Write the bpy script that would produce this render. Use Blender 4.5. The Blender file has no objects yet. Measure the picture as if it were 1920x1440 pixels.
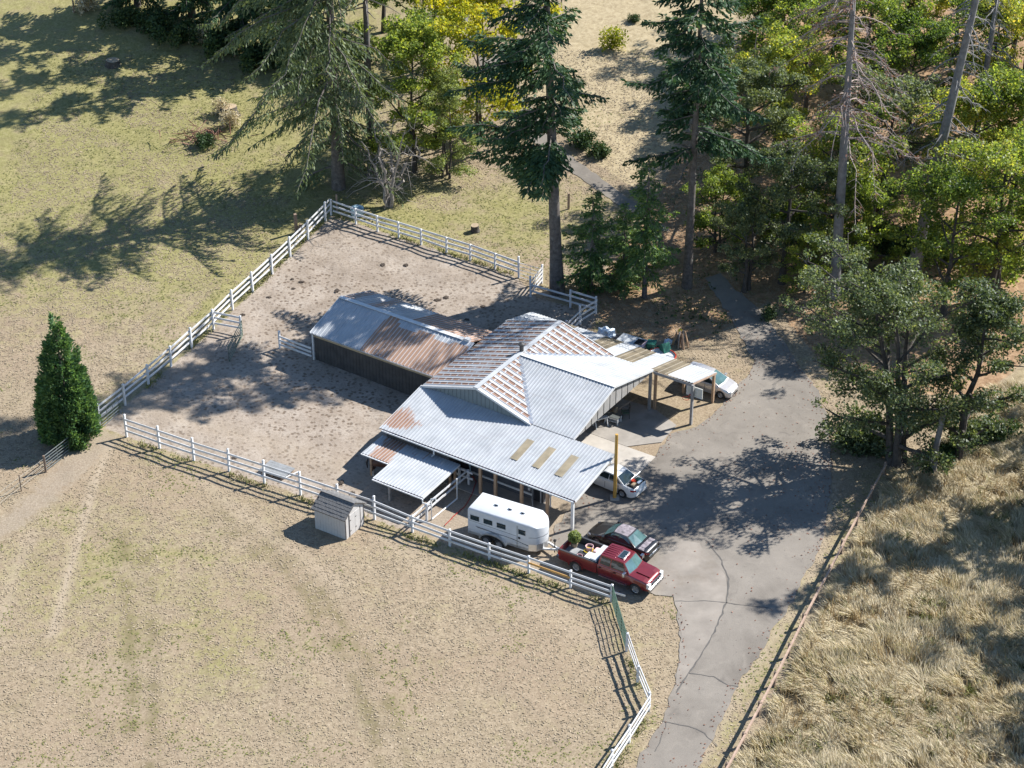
import bpy, bmesh, math, random
import numpy as np
from mathutils import Vector, Matrix

R = math.radians
PI = math.pi
SC = bpy.context.scene
COL = SC.collection
rng = np.random.default_rng(7)
random.seed(7)

# ------------------------------------------------------------------ camera
FPX = 3883.0            # focal length in pixels of a 1920 px wide frame
PITCH = R(32.0)
CAMH = 78.0
cam_d = bpy.data.cameras.new("camera")
cam_d.sensor_width = 36.0
cam_d.lens = 36.0 * FPX / 1920.0
cam_d.clip_start = 1.0
cam_d.clip_end = 1500.0
cam = bpy.data.objects.new("camera", cam_d)
cam.location = (0, 0, CAMH)
cam.rotation_euler = (PI / 2 - PITCH, 0, 0)
COL.objects.link(cam)
SC.camera = cam

# ------------------------------------------------------------------ sky, sun, exposure
SUN_EL, SUN_AZ = R(40.5), R(25.5)          # azimuth counted from +X towards +Y
world = bpy.data.worlds.new("World")
SC.world = world
world.use_nodes = True
wn = world.node_tree
wn.nodes.clear()
sky = wn.nodes.new("ShaderNodeTexSky")
sky.sky_type = 'NISHITA'
sky.sun_disc = False
sky.sun_elevation = SUN_EL
sky.sun_rotation = PI / 2 - SUN_AZ
sky.air_density = 1.0
sky.dust_density = 0.0
sky.ozone_density = 3.5
bg = wn.nodes.new("ShaderNodeBackground")
bg.inputs[1].default_value = 0.085
wo = wn.nodes.new("ShaderNodeOutputWorld")
wn.links.new(sky.outputs[0], bg.inputs[0])
wn.links.new(bg.outputs[0], wo.inputs[0])

sun_d = bpy.data.lights.new("sun", 'SUN')
sun_d.energy = 4.6
sun_d.angle = R(0.5)
sun_d.color = (1.0, 0.975, 0.935)
sun = bpy.data.objects.new("sun", sun_d)
sv = Vector((math.cos(SUN_EL) * math.cos(SUN_AZ), math.cos(SUN_EL) * math.sin(SUN_AZ), math.sin(SUN_EL)))
sun.rotation_euler = sv.to_track_quat('Z', 'Y').to_euler()
sun.location = (60, 140, 90)
COL.objects.link(sun)

SC.view_settings.view_transform = 'Standard'
SC.view_settings.look = 'None'
SC.view_settings.exposure = 1.26
SC.view_settings.gamma = 1.0
SC.view_settings.use_curve_mapping = False
SC.render.engine = 'CYCLES'
SC.cycles.use_denoising = True
SC.cycles.max_bounces = 8
SC.cycles.diffuse_bounces = 5
SC.cycles.glossy_bounces = 3
SC.cycles.transmission_bounces = 4
SC.cycles.transparent_max_bounces = 6

# ------------------------------------------------------------------ ground height and photo rays
def hgt(Y):
    t = np.maximum(np.asarray(Y, float) - 119.0, 0.0)
    return np.where(t < 40, 0.12 * t * t / 80.0, 2.4 + 0.12 * (t - 40))

def at(px, py, z=None):
    x = (px - 960) / FPX
    y = -(py - 720) / FPX
    d = np.array([x, math.cos(PITCH) + y * math.sin(PITCH), -math.sin(PITCH) + y * math.cos(PITCH)])
    C = np.array([0, 0, CAMH])
    if z is not None:
        return C + d * ((z - CAMH) / d[2])
    lo, hi = 40.0, (0 - CAMH) / d[2] if d[2] < -1e-6 else 2000.0
    for _ in range(50):
        m = (lo + hi) / 2
        p = C + m * d
        if p[2] > hgt(p[1]):
            lo = m
        else:
            hi = m
    return C + hi * d

# building axes: u runs along the eaves, v away from the camera
BANG = R(-33.4)
BO = np.array([-5.983, 119.340])
BU = np.array([math.cos(BANG), math.sin(BANG)])
BV = np.array([-BU[1], BU[0]])

def uvw(u, v, z=0.0):
    p = BO + u * BU + v * BV
    return (float(p[0]), float(p[1]), z)

# ------------------------------------------------------------------ materials
def new_mat(name):
    m = bpy.data.materials.new(name)
    m.use_nodes = True
    nt = m.node_tree
    nt.nodes.clear()
    out = nt.nodes.new("ShaderNodeOutputMaterial")
    b = nt.nodes.new("ShaderNodeBsdfPrincipled")
    nt.links.new(b.outputs[0], out.inputs[0])
    return m, nt, b

def N(nt, typ, **kw):
    n = nt.nodes.new(typ)
    for k, v in kw.items():
        setattr(n, k, v)
    return n

def noise(nt, vec, scale, detail=4, rough=0.55, dist=0.0):
    n = N(nt, "ShaderNodeTexNoise")
    n.inputs['Scale'].default_value = scale
    n.inputs['Detail'].default_value = detail
    n.inputs['Roughness'].default_value = rough
    n.inputs['Distortion'].default_value = dist
    if vec is not None:
        nt.links.new(vec, n.inputs['Vector'])
    return n.outputs['Fac']

def ramp(nt, fac, stops, interp='LINEAR'):
    r = N(nt, "ShaderNodeValToRGB")
    r.color_ramp.interpolation = interp
    els = r.color_ramp.elements
    while len(els) < len(stops):
        els.new(0.5)
    for e, (p, c) in zip(els, stops):
        e.position = p
        e.color = (*c, 1) if len(c) == 3 else c
    nt.links.new(fac, r.inputs[0])
    return r.outputs[0]

def mixc(nt, fac, a, b, mode='MIX'):
    m = N(nt, "ShaderNodeMix", data_type='RGBA', blend_type=mode)
    for s, i in ((fac, 0), (a, 6), (b, 7)):
        if isinstance(s, (int, float)):
            m.inputs[i].default_value = s
        elif isinstance(s, tuple):
            m.inputs[i].default_value = (*s, 1)
        else:
            nt.links.new(s, m.inputs[i])
    return m.outputs[2]

def math_(nt, op, a, b=None, c=None, clamp=False):
    m = N(nt, "ShaderNodeMath", operation=op, use_clamp=clamp)
    for i, s in enumerate((a, b, c)):
        if s is None:
            continue
        if isinstance(s, (int, float)):
            m.inputs[i].default_value = s
        else:
            nt.links.new(s, m.inputs[i])
    return m.outputs[0]

def smooth(nt, x, lo, hi):
    m = N(nt, "ShaderNodeMapRange", interpolation_type='SMOOTHSTEP')
    nt.links.new(x, m.inputs[0])
    m.inputs[1].default_value = lo
    m.inputs[2].default_value = hi
    return m.outputs[0]

def bump(nt, b, height, strength=0.5, dist=0.05):
    n = N(nt, "ShaderNodeBump")
    n.inputs['Strength'].default_value = strength
    n.inputs['Distance'].default_value = dist
    nt.links.new(height, n.inputs['Height'])
    nt.links.new(n.outputs[0], b.inputs['Normal'])

def plain(name, col, rough=0.6, metal=0.0, var=0.15, scale=3.0, spec=0.5, dirt=None, dirt_amt=0.3, coat=0.0):
    m, nt, b = new_mat(name)
    tc = N(nt, "ShaderNodeTexCoord")
    f = noise(nt, tc.outputs['Object'], scale, 5, 0.6)
    lo = tuple(c * (1 - var) for c in col)
    hi = tuple(min(1, c * (1 + var)) for c in col)
    c = ramp(nt, f, [(0.3, lo), (0.7, hi)])
    if dirt:
        f2 = noise(nt, tc.outputs['Object'], scale * 0.6, 6, 0.7)
        c = mixc(nt, math_(nt, 'MULTIPLY', smooth(nt, f2, 0.5, 0.72), dirt_amt), c, dirt)
    nt.links.new(c, b.inputs['Base Color'])
    b.inputs['Roughness'].default_value = rough
    b.inputs['Metallic'].default_value = metal
    b.inputs['Specular IOR Level'].default_value = spec
    b.inputs['Coat Weight'].default_value = coat
    b.inputs['Coat Roughness'].default_value = 0.05
    return m

M = {}
M['fence'] = plain('fence_white', (0.58, 0.58, 0.58), 0.5, var=0.07, scale=2.0, dirt=(0.32, 0.30, 0.22), dirt_amt=0.5)
M['raw_rail'] = plain('raw_wood_rail', (0.52, 0.29, 0.09), 0.7, var=0.2, scale=6)
M['old_wood'] = plain('weathered_wood', (0.20, 0.14, 0.10), 0.85, var=0.3, scale=5)
M['tan_rail'] = plain('tan_rail', (0.33, 0.23, 0.17), 0.85, var=0.25, scale=4)
M['post_wood'] = plain('post_wood', (0.32, 0.21, 0.13), 0.8, var=0.2, scale=5)
M['grey_post'] = plain('grey_post', (0.24, 0.23, 0.22), 0.8, var=0.2, scale=5)
M['yellow_pole'] = plain('yellow_pole', (0.42, 0.24, 0.05), 0.55, var=0.15, scale=5)
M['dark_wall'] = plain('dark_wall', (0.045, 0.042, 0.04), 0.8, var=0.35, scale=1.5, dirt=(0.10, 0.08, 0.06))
M['gable'] = plain('gable_siding', (0.16, 0.19, 0.20), 0.6, var=0.1, scale=2)
M['batten_board'] = plain('batten_board', (0.26, 0.25, 0.235), 0.7, var=0.15, scale=2, dirt=(0.28, 0.23, 0.18))
M['dark_trim'] = plain('dark_trim', (0.06, 0.055, 0.05), 0.6)
M['red_trim'] = plain('red_trim', (0.20, 0.035, 0.03), 0.6, var=0.2)
M['white_trim'] = plain('white_trim', (0.55, 0.55, 0.54), 0.5, var=0.06)
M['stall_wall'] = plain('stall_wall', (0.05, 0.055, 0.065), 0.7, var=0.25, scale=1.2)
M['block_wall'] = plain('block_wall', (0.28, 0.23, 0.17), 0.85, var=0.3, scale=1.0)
M['wood_band'] = plain('wood_band', (0.34, 0.27, 0.17), 0.7, var=0.25, scale=2, dirt=(0.16, 0.12, 0.08))
M['skylight'] = plain('skylight_panel', (0.27, 0.225, 0.15), 0.45, var=0.25, scale=1.2)
M['skylight_dark'] = plain('weathered_skylight', (0.15, 0.122, 0.08), 0.45, var=0.35, scale=1.0)
M['chimney'] = plain('chimney_metal', (0.04, 0.04, 0.04), 0.5)
M['concrete'] = plain('concrete', (0.36, 0.325, 0.28), 0.85, var=0.14, scale=0.8, dirt=(0.22, 0.19, 0.16), dirt_amt=0.5)
M['concrete_dark'] = plain('patio_concrete', (0.25, 0.225, 0.195), 0.85, var=0.2, scale=0.7, dirt=(0.15, 0.13, 0.11), dirt_amt=0.6)
M['glass'] = plain('dark_glass', (0.018, 0.03, 0.034), 0.04, var=0.1, spec=0.8)
M['teal_glass'] = plain('windshield_glass', (0.07, 0.13, 0.13), 0.05, var=0.25, scale=2.5, spec=0.9)
M['tyre'] = plain('tyre_rubber', (0.022, 0.022, 0.023), 0.85)
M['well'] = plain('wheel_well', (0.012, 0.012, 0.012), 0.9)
M['alloy'] = plain('alloy_rim', (0.55, 0.55, 0.56), 0.3, metal=0.8, var=0.1)
M['chrome'] = plain('chrome', (0.42, 0.42, 0.43), 0.2, metal=0.95, var=0.05)
M['alu'] = plain('aluminium_sheet', (0.62, 0.63, 0.64), 0.35, metal=0.85, var=0.08)
M['red_paint'] = plain('red_paint', (0.15, 0.012, 0.014), 0.3, metal=0.25, var=0.08, coat=0.8)
M['black_paint'] = plain('black_paint', (0.018, 0.016, 0.015), 0.3, metal=0.2, coat=0.8)
M['faded_roof'] = plain('peeling_roof_paint', (0.22, 0.19, 0.20), 0.5, var=0.55, scale=5, dirt=(0.03, 0.03, 0.03), dirt_amt=0.7)
M['white_paint'] = plain('white_car_paint', (0.55, 0.55, 0.54), 0.3, var=0.03, coat=0.6)
M['silver_paint'] = plain('silver_paint', (0.50, 0.48, 0.47), 0.28, metal=0.5, var=0.05, coat=0.7)
M['trailer_white'] = plain('trailer_white', (0.45, 0.46, 0.47), 0.35, var=0.08, scale=1.2, dirt=(0.38, 0.37, 0.33), dirt_amt=0.4)
M['bed_liner'] = plain('bed_liner', (0.03, 0.032, 0.036), 0.6)
M['bed_floor'] = plain('bed_floor', (0.25, 0.25, 0.25), 0.6, var=0.2)
M['tail_red'] = plain('tail_lamp', (0.30, 0.015, 0.012), 0.2)
M['headlamp'] = plain('headlamp_lens', (0.62, 0.62, 0.60), 0.1, spec=0.9)
M['plate'] = plain('number_plate', (0.65, 0.65, 0.66), 0.4)
M['hose'] = plain('red_hose', (0.28, 0.02, 0.015), 0.4)
M['gate_green'] = plain('gate_green', (0.07, 0.12, 0.085), 0.4, metal=0.2)
M['gate_grey'] = plain('gate_grey', (0.16, 0.175, 0.17), 0.4, metal=0.5)
M['wire'] = plain('wire', (0.06, 0.06, 0.055), 0.5, metal=0.6)
M['shed_wall'] = plain('shed_siding', (0.42, 0.40, 0.38), 0.7, var=0.06)
M['shed_trim'] = plain('shed_trim', (0.07, 0.06, 0.055), 0.7)
M['shingle'] = plain('shingle', (0.13, 0.125, 0.12), 0.9, var=0.35, scale=9)
M['bark_fir'] = plain('bark_fir', (0.10, 0.085, 0.075), 0.95, var=0.4, scale=4, dirt=(0.22, 0.22, 0.20), dirt_amt=0.5)
M['bark_oak'] = plain('bark_oak', (0.055, 0.045, 0.038), 0.95, var=0.4, scale=4, dirt=(0.16, 0.17, 0.14), dirt_amt=0.5)
M['bark_dead'] = plain('bark_dead', (0.17, 0.16, 0.155), 0.9, var=0.3, scale=3, dirt=(0.12, 0.09, 0.08))
M['bark_white'] = plain('bark_white', (0.22, 0.195, 0.175), 0.9, var=0.35, scale=3, dirt=(0.10, 0.08, 0.07))
M['dead_twig'] = plain('dead_twig', (0.25, 0.20, 0.175), 0.9, var=0.3, scale=2, dirt=(0.26, 0.11, 0.07), dirt_amt=0.5)
M['stump_top'] = plain('stump_top', (0.33, 0.25, 0.16), 0.9, var=0.25)
M['horse_coat'] = plain('horse_coat', (0.07, 0.03, 0.018), 0.6, var=0.15)
M['horse_white'] = plain('horse_white', (0.6, 0.58, 0.54), 0.7)
M['horse_mane'] = plain('horse_mane', (0.015, 0.012, 0.01), 0.7)
M['hoop_red'] = plain('hoop_red', (0.5, 0.05, 0.02), 0.4)
M['backboard'] = plain('backboard_face', (0.52, 0.50, 0.42), 0.5, var=0.08)
M['tarp_blue'] = plain('pale_tarp', (0.52, 0.60, 0.66), 0.5, var=0.2, scale=3)
M['bin_green'] = plain('bin_green', (0.02, 0.13, 0.09), 0.5)
M['box_grey'] = plain('box_grey', (0.42, 0.44, 0.45), 0.5, var=0.12)
M['cooler_blue'] = plain('cooler_blue', (0.30, 0.42, 0.60), 0.5)
M['bright_yellow'] = plain('bright_yellow', (0.7, 0.5, 0.03), 0.5)
M['pink'] = plain('faded_pink', (0.65, 0.42, 0.42), 0.5)
M['manure'] = plain('manure', (0.045, 0.032, 0.022), 0.95)
M['plank_mat'] = plain('grey_plank', (0.20, 0.205, 0.205), 0.8, var=0.15)
M['trough_blue'] = plain('trough_blue', (0.33, 0.45, 0.50), 0.5)

def leaf_mat(name, stops, transl=0.35, rough=0.55, hue_var=0.25, gscale=0.35, tint=(1.25, 1.2, 0.55), spec=0.22):
    """foliage: each leaf its own shade, slow drifts of hue through the crown, each tree a little different"""
    m, nt, b = new_mat(name)
    geo = N(nt, "ShaderNodeNewGeometry")
    oi = N(nt, "ShaderNodeObjectInfo")
    f = geo.outputs['Random Per Island']
    slow = noise(nt, geo.outputs['Position'], gscale, 3)
    g = math_(nt, 'MULTIPLY_ADD', slow, 1.3, -0.4)
    fac = math_(nt, 'MULTIPLY_ADD', f, 0.55, math_(nt, 'MULTIPLY_ADD', g, 0.45, math_(nt, 'MULTIPLY_ADD', oi.outputs['Random'], hue_var, -hue_var / 2)), clamp=True)
    c = ramp(nt, fac, stops)
    nt.links.new(c, b.inputs['Base Color'])
    b.inputs['Roughness'].default_value = rough
    b.inputs['Specular IOR Level'].default_value = spec
    tr = N(nt, "ShaderNodeBsdfTranslucent")
    c2 = mixc(nt, 1.0, c, tint, 'MULTIPLY')
    nt.links.new(c2, tr.inputs[0])
    mx = N(nt, "ShaderNodeMixShader")
    mx.inputs[0].default_value = transl
    nt.links.new(b.outputs[0], mx.inputs[1])
    nt.links.new(tr.outputs[0], mx.inputs[2])
    out = [n for n in nt.nodes if n.type == 'OUTPUT_MATERIAL'][0]
    nt.links.new(mx.outputs[0], out.inputs[0])
    return m

M['leaf_fir'] = leaf_mat('fir_needles', [(0.0, (0.020, 0.048, 0.024)), (0.5, (0.055, 0.108, 0.048)), (0.85, (0.115, 0.17, 0.065)), (1.0, (0.18, 0.21, 0.085))], 0.3)
M['leaf_fir_pale'] = leaf_mat('pale_fir_needles', [(0.0, (0.04, 0.065, 0.035)), (0.5, (0.13, 0.17, 0.085)), (1.0, (0.28, 0.31, 0.17))], 0.35)
M['leaf_cedar'] = leaf_mat('cedar_needles', [(0.0, (0.025, 0.065, 0.035)), (0.4, (0.085, 0.17, 0.075)), (0.75, (0.18, 0.28, 0.10)), (0.86, (0.24, 0.27, 0.10)), (0.93, (0.26, 0.17, 0.08)), (1.0, (0.30, 0.14, 0.07))], 0.4, gscale=1.1)
M['leaf_maple'] = leaf_mat('maple_leaves', [(0.0, (0.06, 0.11, 0.03)), (0.3, (0.17, 0.24, 0.055)), (0.6, (0.32, 0.37, 0.085)), (0.82, (0.54, 0.48, 0.09)), (1.0, (0.60, 0.38, 0.10))], 0.6, rough=0.45, hue_var=0.5, spec=0.4)
M['leaf_lime'] = leaf_mat('yellow_green_leaves', [(0.0, (0.09, 0.15, 0.04)), (0.3, (0.22, 0.29, 0.07)), (0.65, (0.40, 0.43, 0.10)), (1.0, (0.56, 0.48, 0.10))], 0.58, hue_var=0.3)
M['leaf_yellow'] = leaf_mat('yellow_maple_leaves', [(0.0, (0.12, 0.17, 0.02)), (0.45, (0.33, 0.35, 0.03)), (0.8, (0.52, 0.44, 0.04)), (1.0, (0.55, 0.29, 0.03))], 0.48)
M['leaf_oak'] = leaf_mat('oak_leaves', [(0.0, (0.04, 0.062, 0.032)), (0.45, (0.125, 0.165, 0.075)), (0.8, (0.27, 0.29, 0.155)), (1.0, (0.46, 0.42, 0.25))], 0.45, rough=0.5, spec=0.42)
M['leaf_pale'] = leaf_mat('pale_green_leaves', [(0.0, (0.12, 0.17, 0.06)), (0.5, (0.25, 0.30, 0.11)), (1.0, (0.42, 0.43, 0.18))], 0.45)
M['leaf_shrub'] = leaf_mat('shrub_leaves', [(0.0, (0.022, 0.05, 0.022)), (0.6, (0.065, 0.105, 0.038)), (1.0, (0.16, 0.17, 0.055))], 0.32)
M['grass_tall'] = leaf_mat('tall_dry_grass', [(0.0, (0.24, 0.25, 0.09)), (0.22, (0.40, 0.33, 0.20)), (0.5, (0.60, 0.52, 0.36)), (0.85, (0.70, 0.63, 0.465)), (1.0, (0.45, 0.42, 0.20))], 0.38, gscale=1.1, hue_var=0, tint=(1.05, 1.0, 0.8))
M['grass_dry'] = leaf_mat('short_dry_grass', [(0.0, (0.22, 0.172, 0.11)), (0.5, (0.33, 0.264, 0.18)), (1.0, (0.47, 0.39, 0.28))], 0.06, gscale=0.3, hue_var=0, tint=(1.05, 1.0, 0.8))
M['grass_green'] = leaf_mat('short_green_grass', [(0.0, (0.12, 0.125, 0.04)), (0.6, (0.20, 0.20, 0.07)), (1.0, (0.30, 0.28, 0.11))], 0.10, gscale=0.3, hue_var=0)
M['grass_stalk'] = leaf_mat('grass_seed_stalks', [(0.0, (0.20, 0.13, 0.07)), (0.5, (0.36, 0.27, 0.15)), (1.0, (0.55, 0.46, 0.30))], 0.25, gscale=0.5, hue_var=0, tint=(1.05, 1.0, 0.8))
M['dead_leaf'] = leaf_mat('reddish_dead_leaves', [(0.0, (0.12, 0.06, 0.04)), (0.6, (0.26, 0.13, 0.09)), (1.0, (0.30, 0.24, 0.18))], 0.2)

# ---- metal roofing: ribs come from geometry, rust from the sheet's own coordinates (metres along eave, up slope)
def roof_mat(name, mode):
    m, nt, b = new_mat(name)
    uvn = N(nt, "ShaderNodeUVMap")
    uvn.uv_map = "sheet"
    sep = N(nt, "ShaderNodeSeparateXYZ")
    nt.links.new(uvn.outputs[0], sep.inputs[0])
    a, s = sep.outputs[0], sep.outputs[1]
    tc = N(nt, "ShaderNodeTexCoord")
    comb = N(nt, "ShaderNodeCombineXYZ")
    nt.links.new(math_(nt, 'MULTIPLY', a, 3.0), comb.inputs[0])
    nt.links.new(math_(nt, 'MULTIPLY', s, 0.5), comb.inputs[1])
    streak = noise(nt, comb.outputs[0], 1.6, 5, 0.7)
    blot = noise(nt, tc.outputs['Object'], 0.8, 5, 0.6)
    zinc = ramp(nt, blot, [(0.3, (0.29, 0.303, 0.313)), (0.7, (0.40, 0.41, 0.42))])
    zinc = mixc(nt, math_(nt, 'MULTIPLY', smooth(nt, streak, 0.52, 0.75), 0.35), zinc, (0.33, 0.31, 0.28))
    if mode == 'patch':
        rp_ = math_(nt, 'FRACT', math_(nt, 'DIVIDE', a, 0.24))
        foot = math_(nt, 'MULTIPLY', smooth(nt, rp_, 0.40, 0.56), math_(nt, 'SUBTRACT', 1.0, smooth(nt, rp_, 0.60, 0.70)))
        zinc = mixc(nt, math_(nt, 'MULTIPLY', foot, 0.55), zinc, (0.20, 0.195, 0.19))  # dirt line along rib feet, its darkness painted in for rib shading
        lap = math_(nt, 'FRACT', math_(nt, 'DIVIDE', s, 2.45))
        zinc = mixc(nt, math_(nt, 'MULTIPLY', smooth(nt, lap, 0.965, 0.985), 0.35), zinc, (0.25, 0.24, 0.23))
    rustc = ramp(nt, streak, [(0.25, (0.15, 0.078, 0.05)), (0.5, (0.24, 0.135, 0.088)), (0.75, (0.32, 0.205, 0.145))])
    att = N(nt, "ShaderNodeAttribute", attribute_name="rust")
    r = att.outputs['Fac']
    if mode == 'banded':
        pan = math_(nt, 'FRACT', math_(nt, 'DIVIDE', a, 0.62))
        inpan = math_(nt, 'MULTIPLY', smooth(nt, pan, 0.40, 0.46), math_(nt, 'SUBTRACT', 1.0, smooth(nt, pan, 0.90, 0.96)))
        wob = noise(nt, comb.outputs[0], 2.3, 3, 0.6)
        row = math_(nt, 'FRACT', math_(nt, 'ADD', math_(nt, 'DIVIDE', s, 0.62), math_(nt, 'MULTIPLY', wob, 0.5)))
        dash = math_(nt, 'MULTIPLY', smooth(nt, row, 0.0, 0.10), math_(nt, 'SUBTRACT', 1.0, smooth(nt, row, 0.84, 1.0)))
        big = noise(nt, tc.outputs['Object'], 0.55, 4, 0.6)
        f = math_(nt, 'MULTIPLY', inpan, math_(nt, 'MULTIPLY', math_(nt, 'MAXIMUM', dash, smooth(nt, r, 0.75, 0.95)), smooth(nt, math_(nt, 'ADD', big, math_(nt, 'MULTIPLY', r, 0.4)), 0.46, 0.66)))
        f = math_(nt, 'MULTIPLY', f, 0.95)
    elif mode == 'pans':
        pan = math_(nt, 'FRACT', math_(nt, 'DIVIDE', a, 0.31))
        inpan = math_(nt, 'SUBTRACT', 1.0, math_(nt, 'MULTIPLY', smooth(nt, pan, 0.60, 0.68), math_(nt, 'SUBTRACT', 1.0, smooth(nt, pan, 0.86, 0.96))))
        f = math_(nt, 'MULTIPLY', math_(nt, 'MULTIPLY_ADD', inpan, 0.60, 0.36), smooth(nt, math_(nt, 'ADD', r, math_(nt, 'MULTIPLY', streak, 0.5)), 0.62, 0.82))
    else:
        pan = math_(nt, 'FRACT', math_(nt, 'DIVIDE', a, 0.24))
        inpan = math_(nt, 'SUBTRACT', 1.0, math_(nt, 'MULTIPLY', smooth(nt, pan, 0.6, 0.7), math_(nt, 'SUBTRACT', 1.0, smooth(nt, pan, 0.85, 0.95))))
        f = math_(nt, 'MULTIPLY', math_(nt, 'MULTIPLY_ADD', inpan, 0.7, 0.3), smooth(nt, math_(nt, 'ADD', r, math_(nt, 'MULTIPLY', streak, 0.9)), 0.88, 1.0))
    if mode == 'banded':
        rustc = mixc(nt, 1.0, rustc, (0.80, 0.76, 0.74), 'MULTIPLY')
    if mode == 'pans':
        rustc = mixc(nt, 0.5, rustc, (0.36, 0.21, 0.125))
    c = mixc(nt, f, zinc, rustc)
    nt.links.new(c, b.inputs['Base Color'])
    rr = math_(nt, 'MULTIPLY_ADD', f, 0.35, 0.5)
    nt.links.new(rr, b.inputs['Roughness'])
    b.inputs['Metallic'].default_value = 0.0
    return m

M['roof_banded'] = roof_mat('roof_banded_rust', 'banded')
M['roof_pans'] = roof_mat('roof_rusty_pans', 'pans')
M['roof_patch'] = roof_mat('roof_patchy_rust', 'patch')

# ------------------------------------------------------------------ mesh helpers
class MB:
    """collects shapes, then links them as ONE mesh object"""
    def __init__(s):
        s.v = []
        s.f = []
    def add(s, vs, fs):
        o = len(s.v)
        s.v += [tuple(map(float, p)) for p in vs]
        s.f += [tuple(i + o for i in f) for f in fs]
        return s
    def box(s, x0, x1, y0, y1, z0, z1):
        return s.add([(x0, y0, z0), (x1, y0, z0), (x1, y1, z0), (x0, y1, z0), (x0, y0, z1), (x1, y0, z1), (x1, y1, z1), (x0, y1, z1)],
                     [(0, 3, 2, 1), (4, 5, 6, 7), (0, 1, 5, 4), (1, 2, 6, 5), (2, 3, 7, 6), (3, 0, 4, 7)])
    def beam(s, p0, p1, w, h, up=(0, 0, 1)):
        p0, p1 = Vector(p0), Vector(p1)
        d = (p1 - p0).normalized()
        upv = Vector(up)
        if abs(d.dot(upv)) > 0.98:
            upv = Vector((1, 0, 0))
        sd = d.cross(upv).normalized() * (w / 2)
        u = sd.cross(d).normalized() * (h / 2)
        vs = [p + a * sd + b * u for p in (p0, p1) for a, b in ((-1, -1), (1, -1), (1, 1), (-1, 1))]
        return s.add(vs, [(3, 2, 1, 0), (4, 5, 6, 7), (0, 1, 5, 4), (1, 2, 6, 5), (2, 3, 7, 6), (3, 0, 4, 7)])
    def tube(s, pts, rad, n=8, cap=True):
        pts = [Vector(p) for p in pts]
        if not hasattr(rad, '__len__'):
            rad = [rad] * len(pts)
        vs, fs = [], []
        for i, p in enumerate(pts):
            d = (pts[min(i + 1, len(pts) - 1)] - pts[max(i - 1, 0)])
            d = d.normalized() if d.length > 1e-9 else Vector((0, 0, 1))
            ref = Vector((0, 0, 1)) if abs(d.z) < 0.9 else Vector((1, 0, 0))
            a = d.cross(ref).normalized()
            b = a.cross(d).normalized() * -1
            for k in range(n):
                t = 2 * PI * k / n
                vs.append(p + (a * math.cos(t) + b * math.sin(t)) * rad[i])
        for i in range(len(pts) - 1):
            for k in range(n):
                fs.append((i * n + k, i * n + (k + 1) % n, (i + 1) * n + (k + 1) % n, (i + 1) * n + k))
        if cap:
            fs.append(tuple(range(n))[::-1])
            fs.append(tuple((len(pts) - 1) * n + k for k in range(n)))
        return s.add(vs, fs)
    def poly(s, pts, t=None):
        """flat polygon, or a plate of thickness vector t"""
        n = len(pts)
        if t is None:
            return s.add(pts, [tuple(range(n))])
        t = Vector(t)
        vs = [Vector(p) for p in pts] + [Vector(p) + t for p in pts]
        fs = [tuple(range(n))[::-1], tuple(range(n, 2 * n))] + [(i, (i + 1) % n, n + (i + 1) % n, n + i) for i in range(n)]
        return s.add(vs, fs)
    def lathe(s, prof, axis='Y', c=(0, 0, 0), n=20):
        """profile of (radius, along) turned about an axis through c"""
        vs, fs = [], []
        m = len(prof)
        for k in range(n):
            t = 2 * PI * k / n
            for r, a in prof:
                if axis == 'Y':
                    vs.append((c[0] + r * math.cos(t), c[1] + a, c[2] + r * math.sin(t)))
                else:
                    vs.append((c[0] + r * math.cos(t), c[1] + r * math.sin(t), c[2] + a))
        for k in range(n):
            for j in range(m - 1):
                k2 = (k + 1) % n
                fs.append((k * m + j, k * m + j + 1, k2 * m + j + 1, k2 * m + j))
        return s.add(vs, fs)
    def mesh(s, name, smooth_=False):
        me = bpy.data.meshes.new(name)
        me.from_pydata(s.v, [], s.f)
        me.validate()
        bm = bmesh.new()
        bm.from_mesh(me)
        bmesh.ops.recalc_face_normals(bm, faces=bm.faces)
        bm.to_mesh(me)
        bm.free()
        if smooth_:
            me.polygons.foreach_set('use_smooth', [True] * len(me.polygons))
            try:
                me.set_sharp_from_angle(angle=R(38))
            except Exception:
                pass
        return me
    def build(s, name, mat, parent=None, smooth_=False):
        return link_mesh(name, s.mesh(name, smooth_), mat, parent)

def link_mesh(name, me, mat, parent=None):
    if mat is not None and not len(me.materials):
        me.materials.append(M[mat] if isinstance(mat, str) else mat)
    o = bpy.data.objects.new(name, me)
    COL.objects.link(o)
    if parent is not None:
        o.parent = parent
    return o

def bevelled(o, w, seg=2, angle=30):
    bm = bmesh.new()
    bm.from_mesh(o.data)
    es = [e for e in bm.edges if len(e.link_faces) == 2 and e.calc_face_angle(0) > R(angle)]
    bmesh.ops.bevel(bm, geom=es, offset=w, segments=seg, affect='EDGES', profile=0.6)
    bmesh.ops.recalc_face_normals(bm, faces=bm.faces)
    bm.to_mesh(o.data)
    bm.free()
    o.data.polygons.foreach_set('use_smooth', [True] * len(o.data.polygons))
    o.data.set_sharp_from_angle(angle=R(40))
    return o

def tag(o, label=None, cat=None, group=None, kind=None):
    if label: o['label'] = label
    if cat: o['category'] = cat
    if group: o['group'] = group
    if kind: o['kind'] = kind
    return o

def thing(name, label, cat, loc=(0, 0, 0), rz=0.0, group=None):
    o = bpy.data.objects.new(name, None)
    o.empty_display_size = 0.3
    COL.objects.link(o)
    o.location = [float(c) for c in loc]
    o.rotation_euler = (0, 0, rz)
    return tag(o, label, cat, group)

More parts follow.
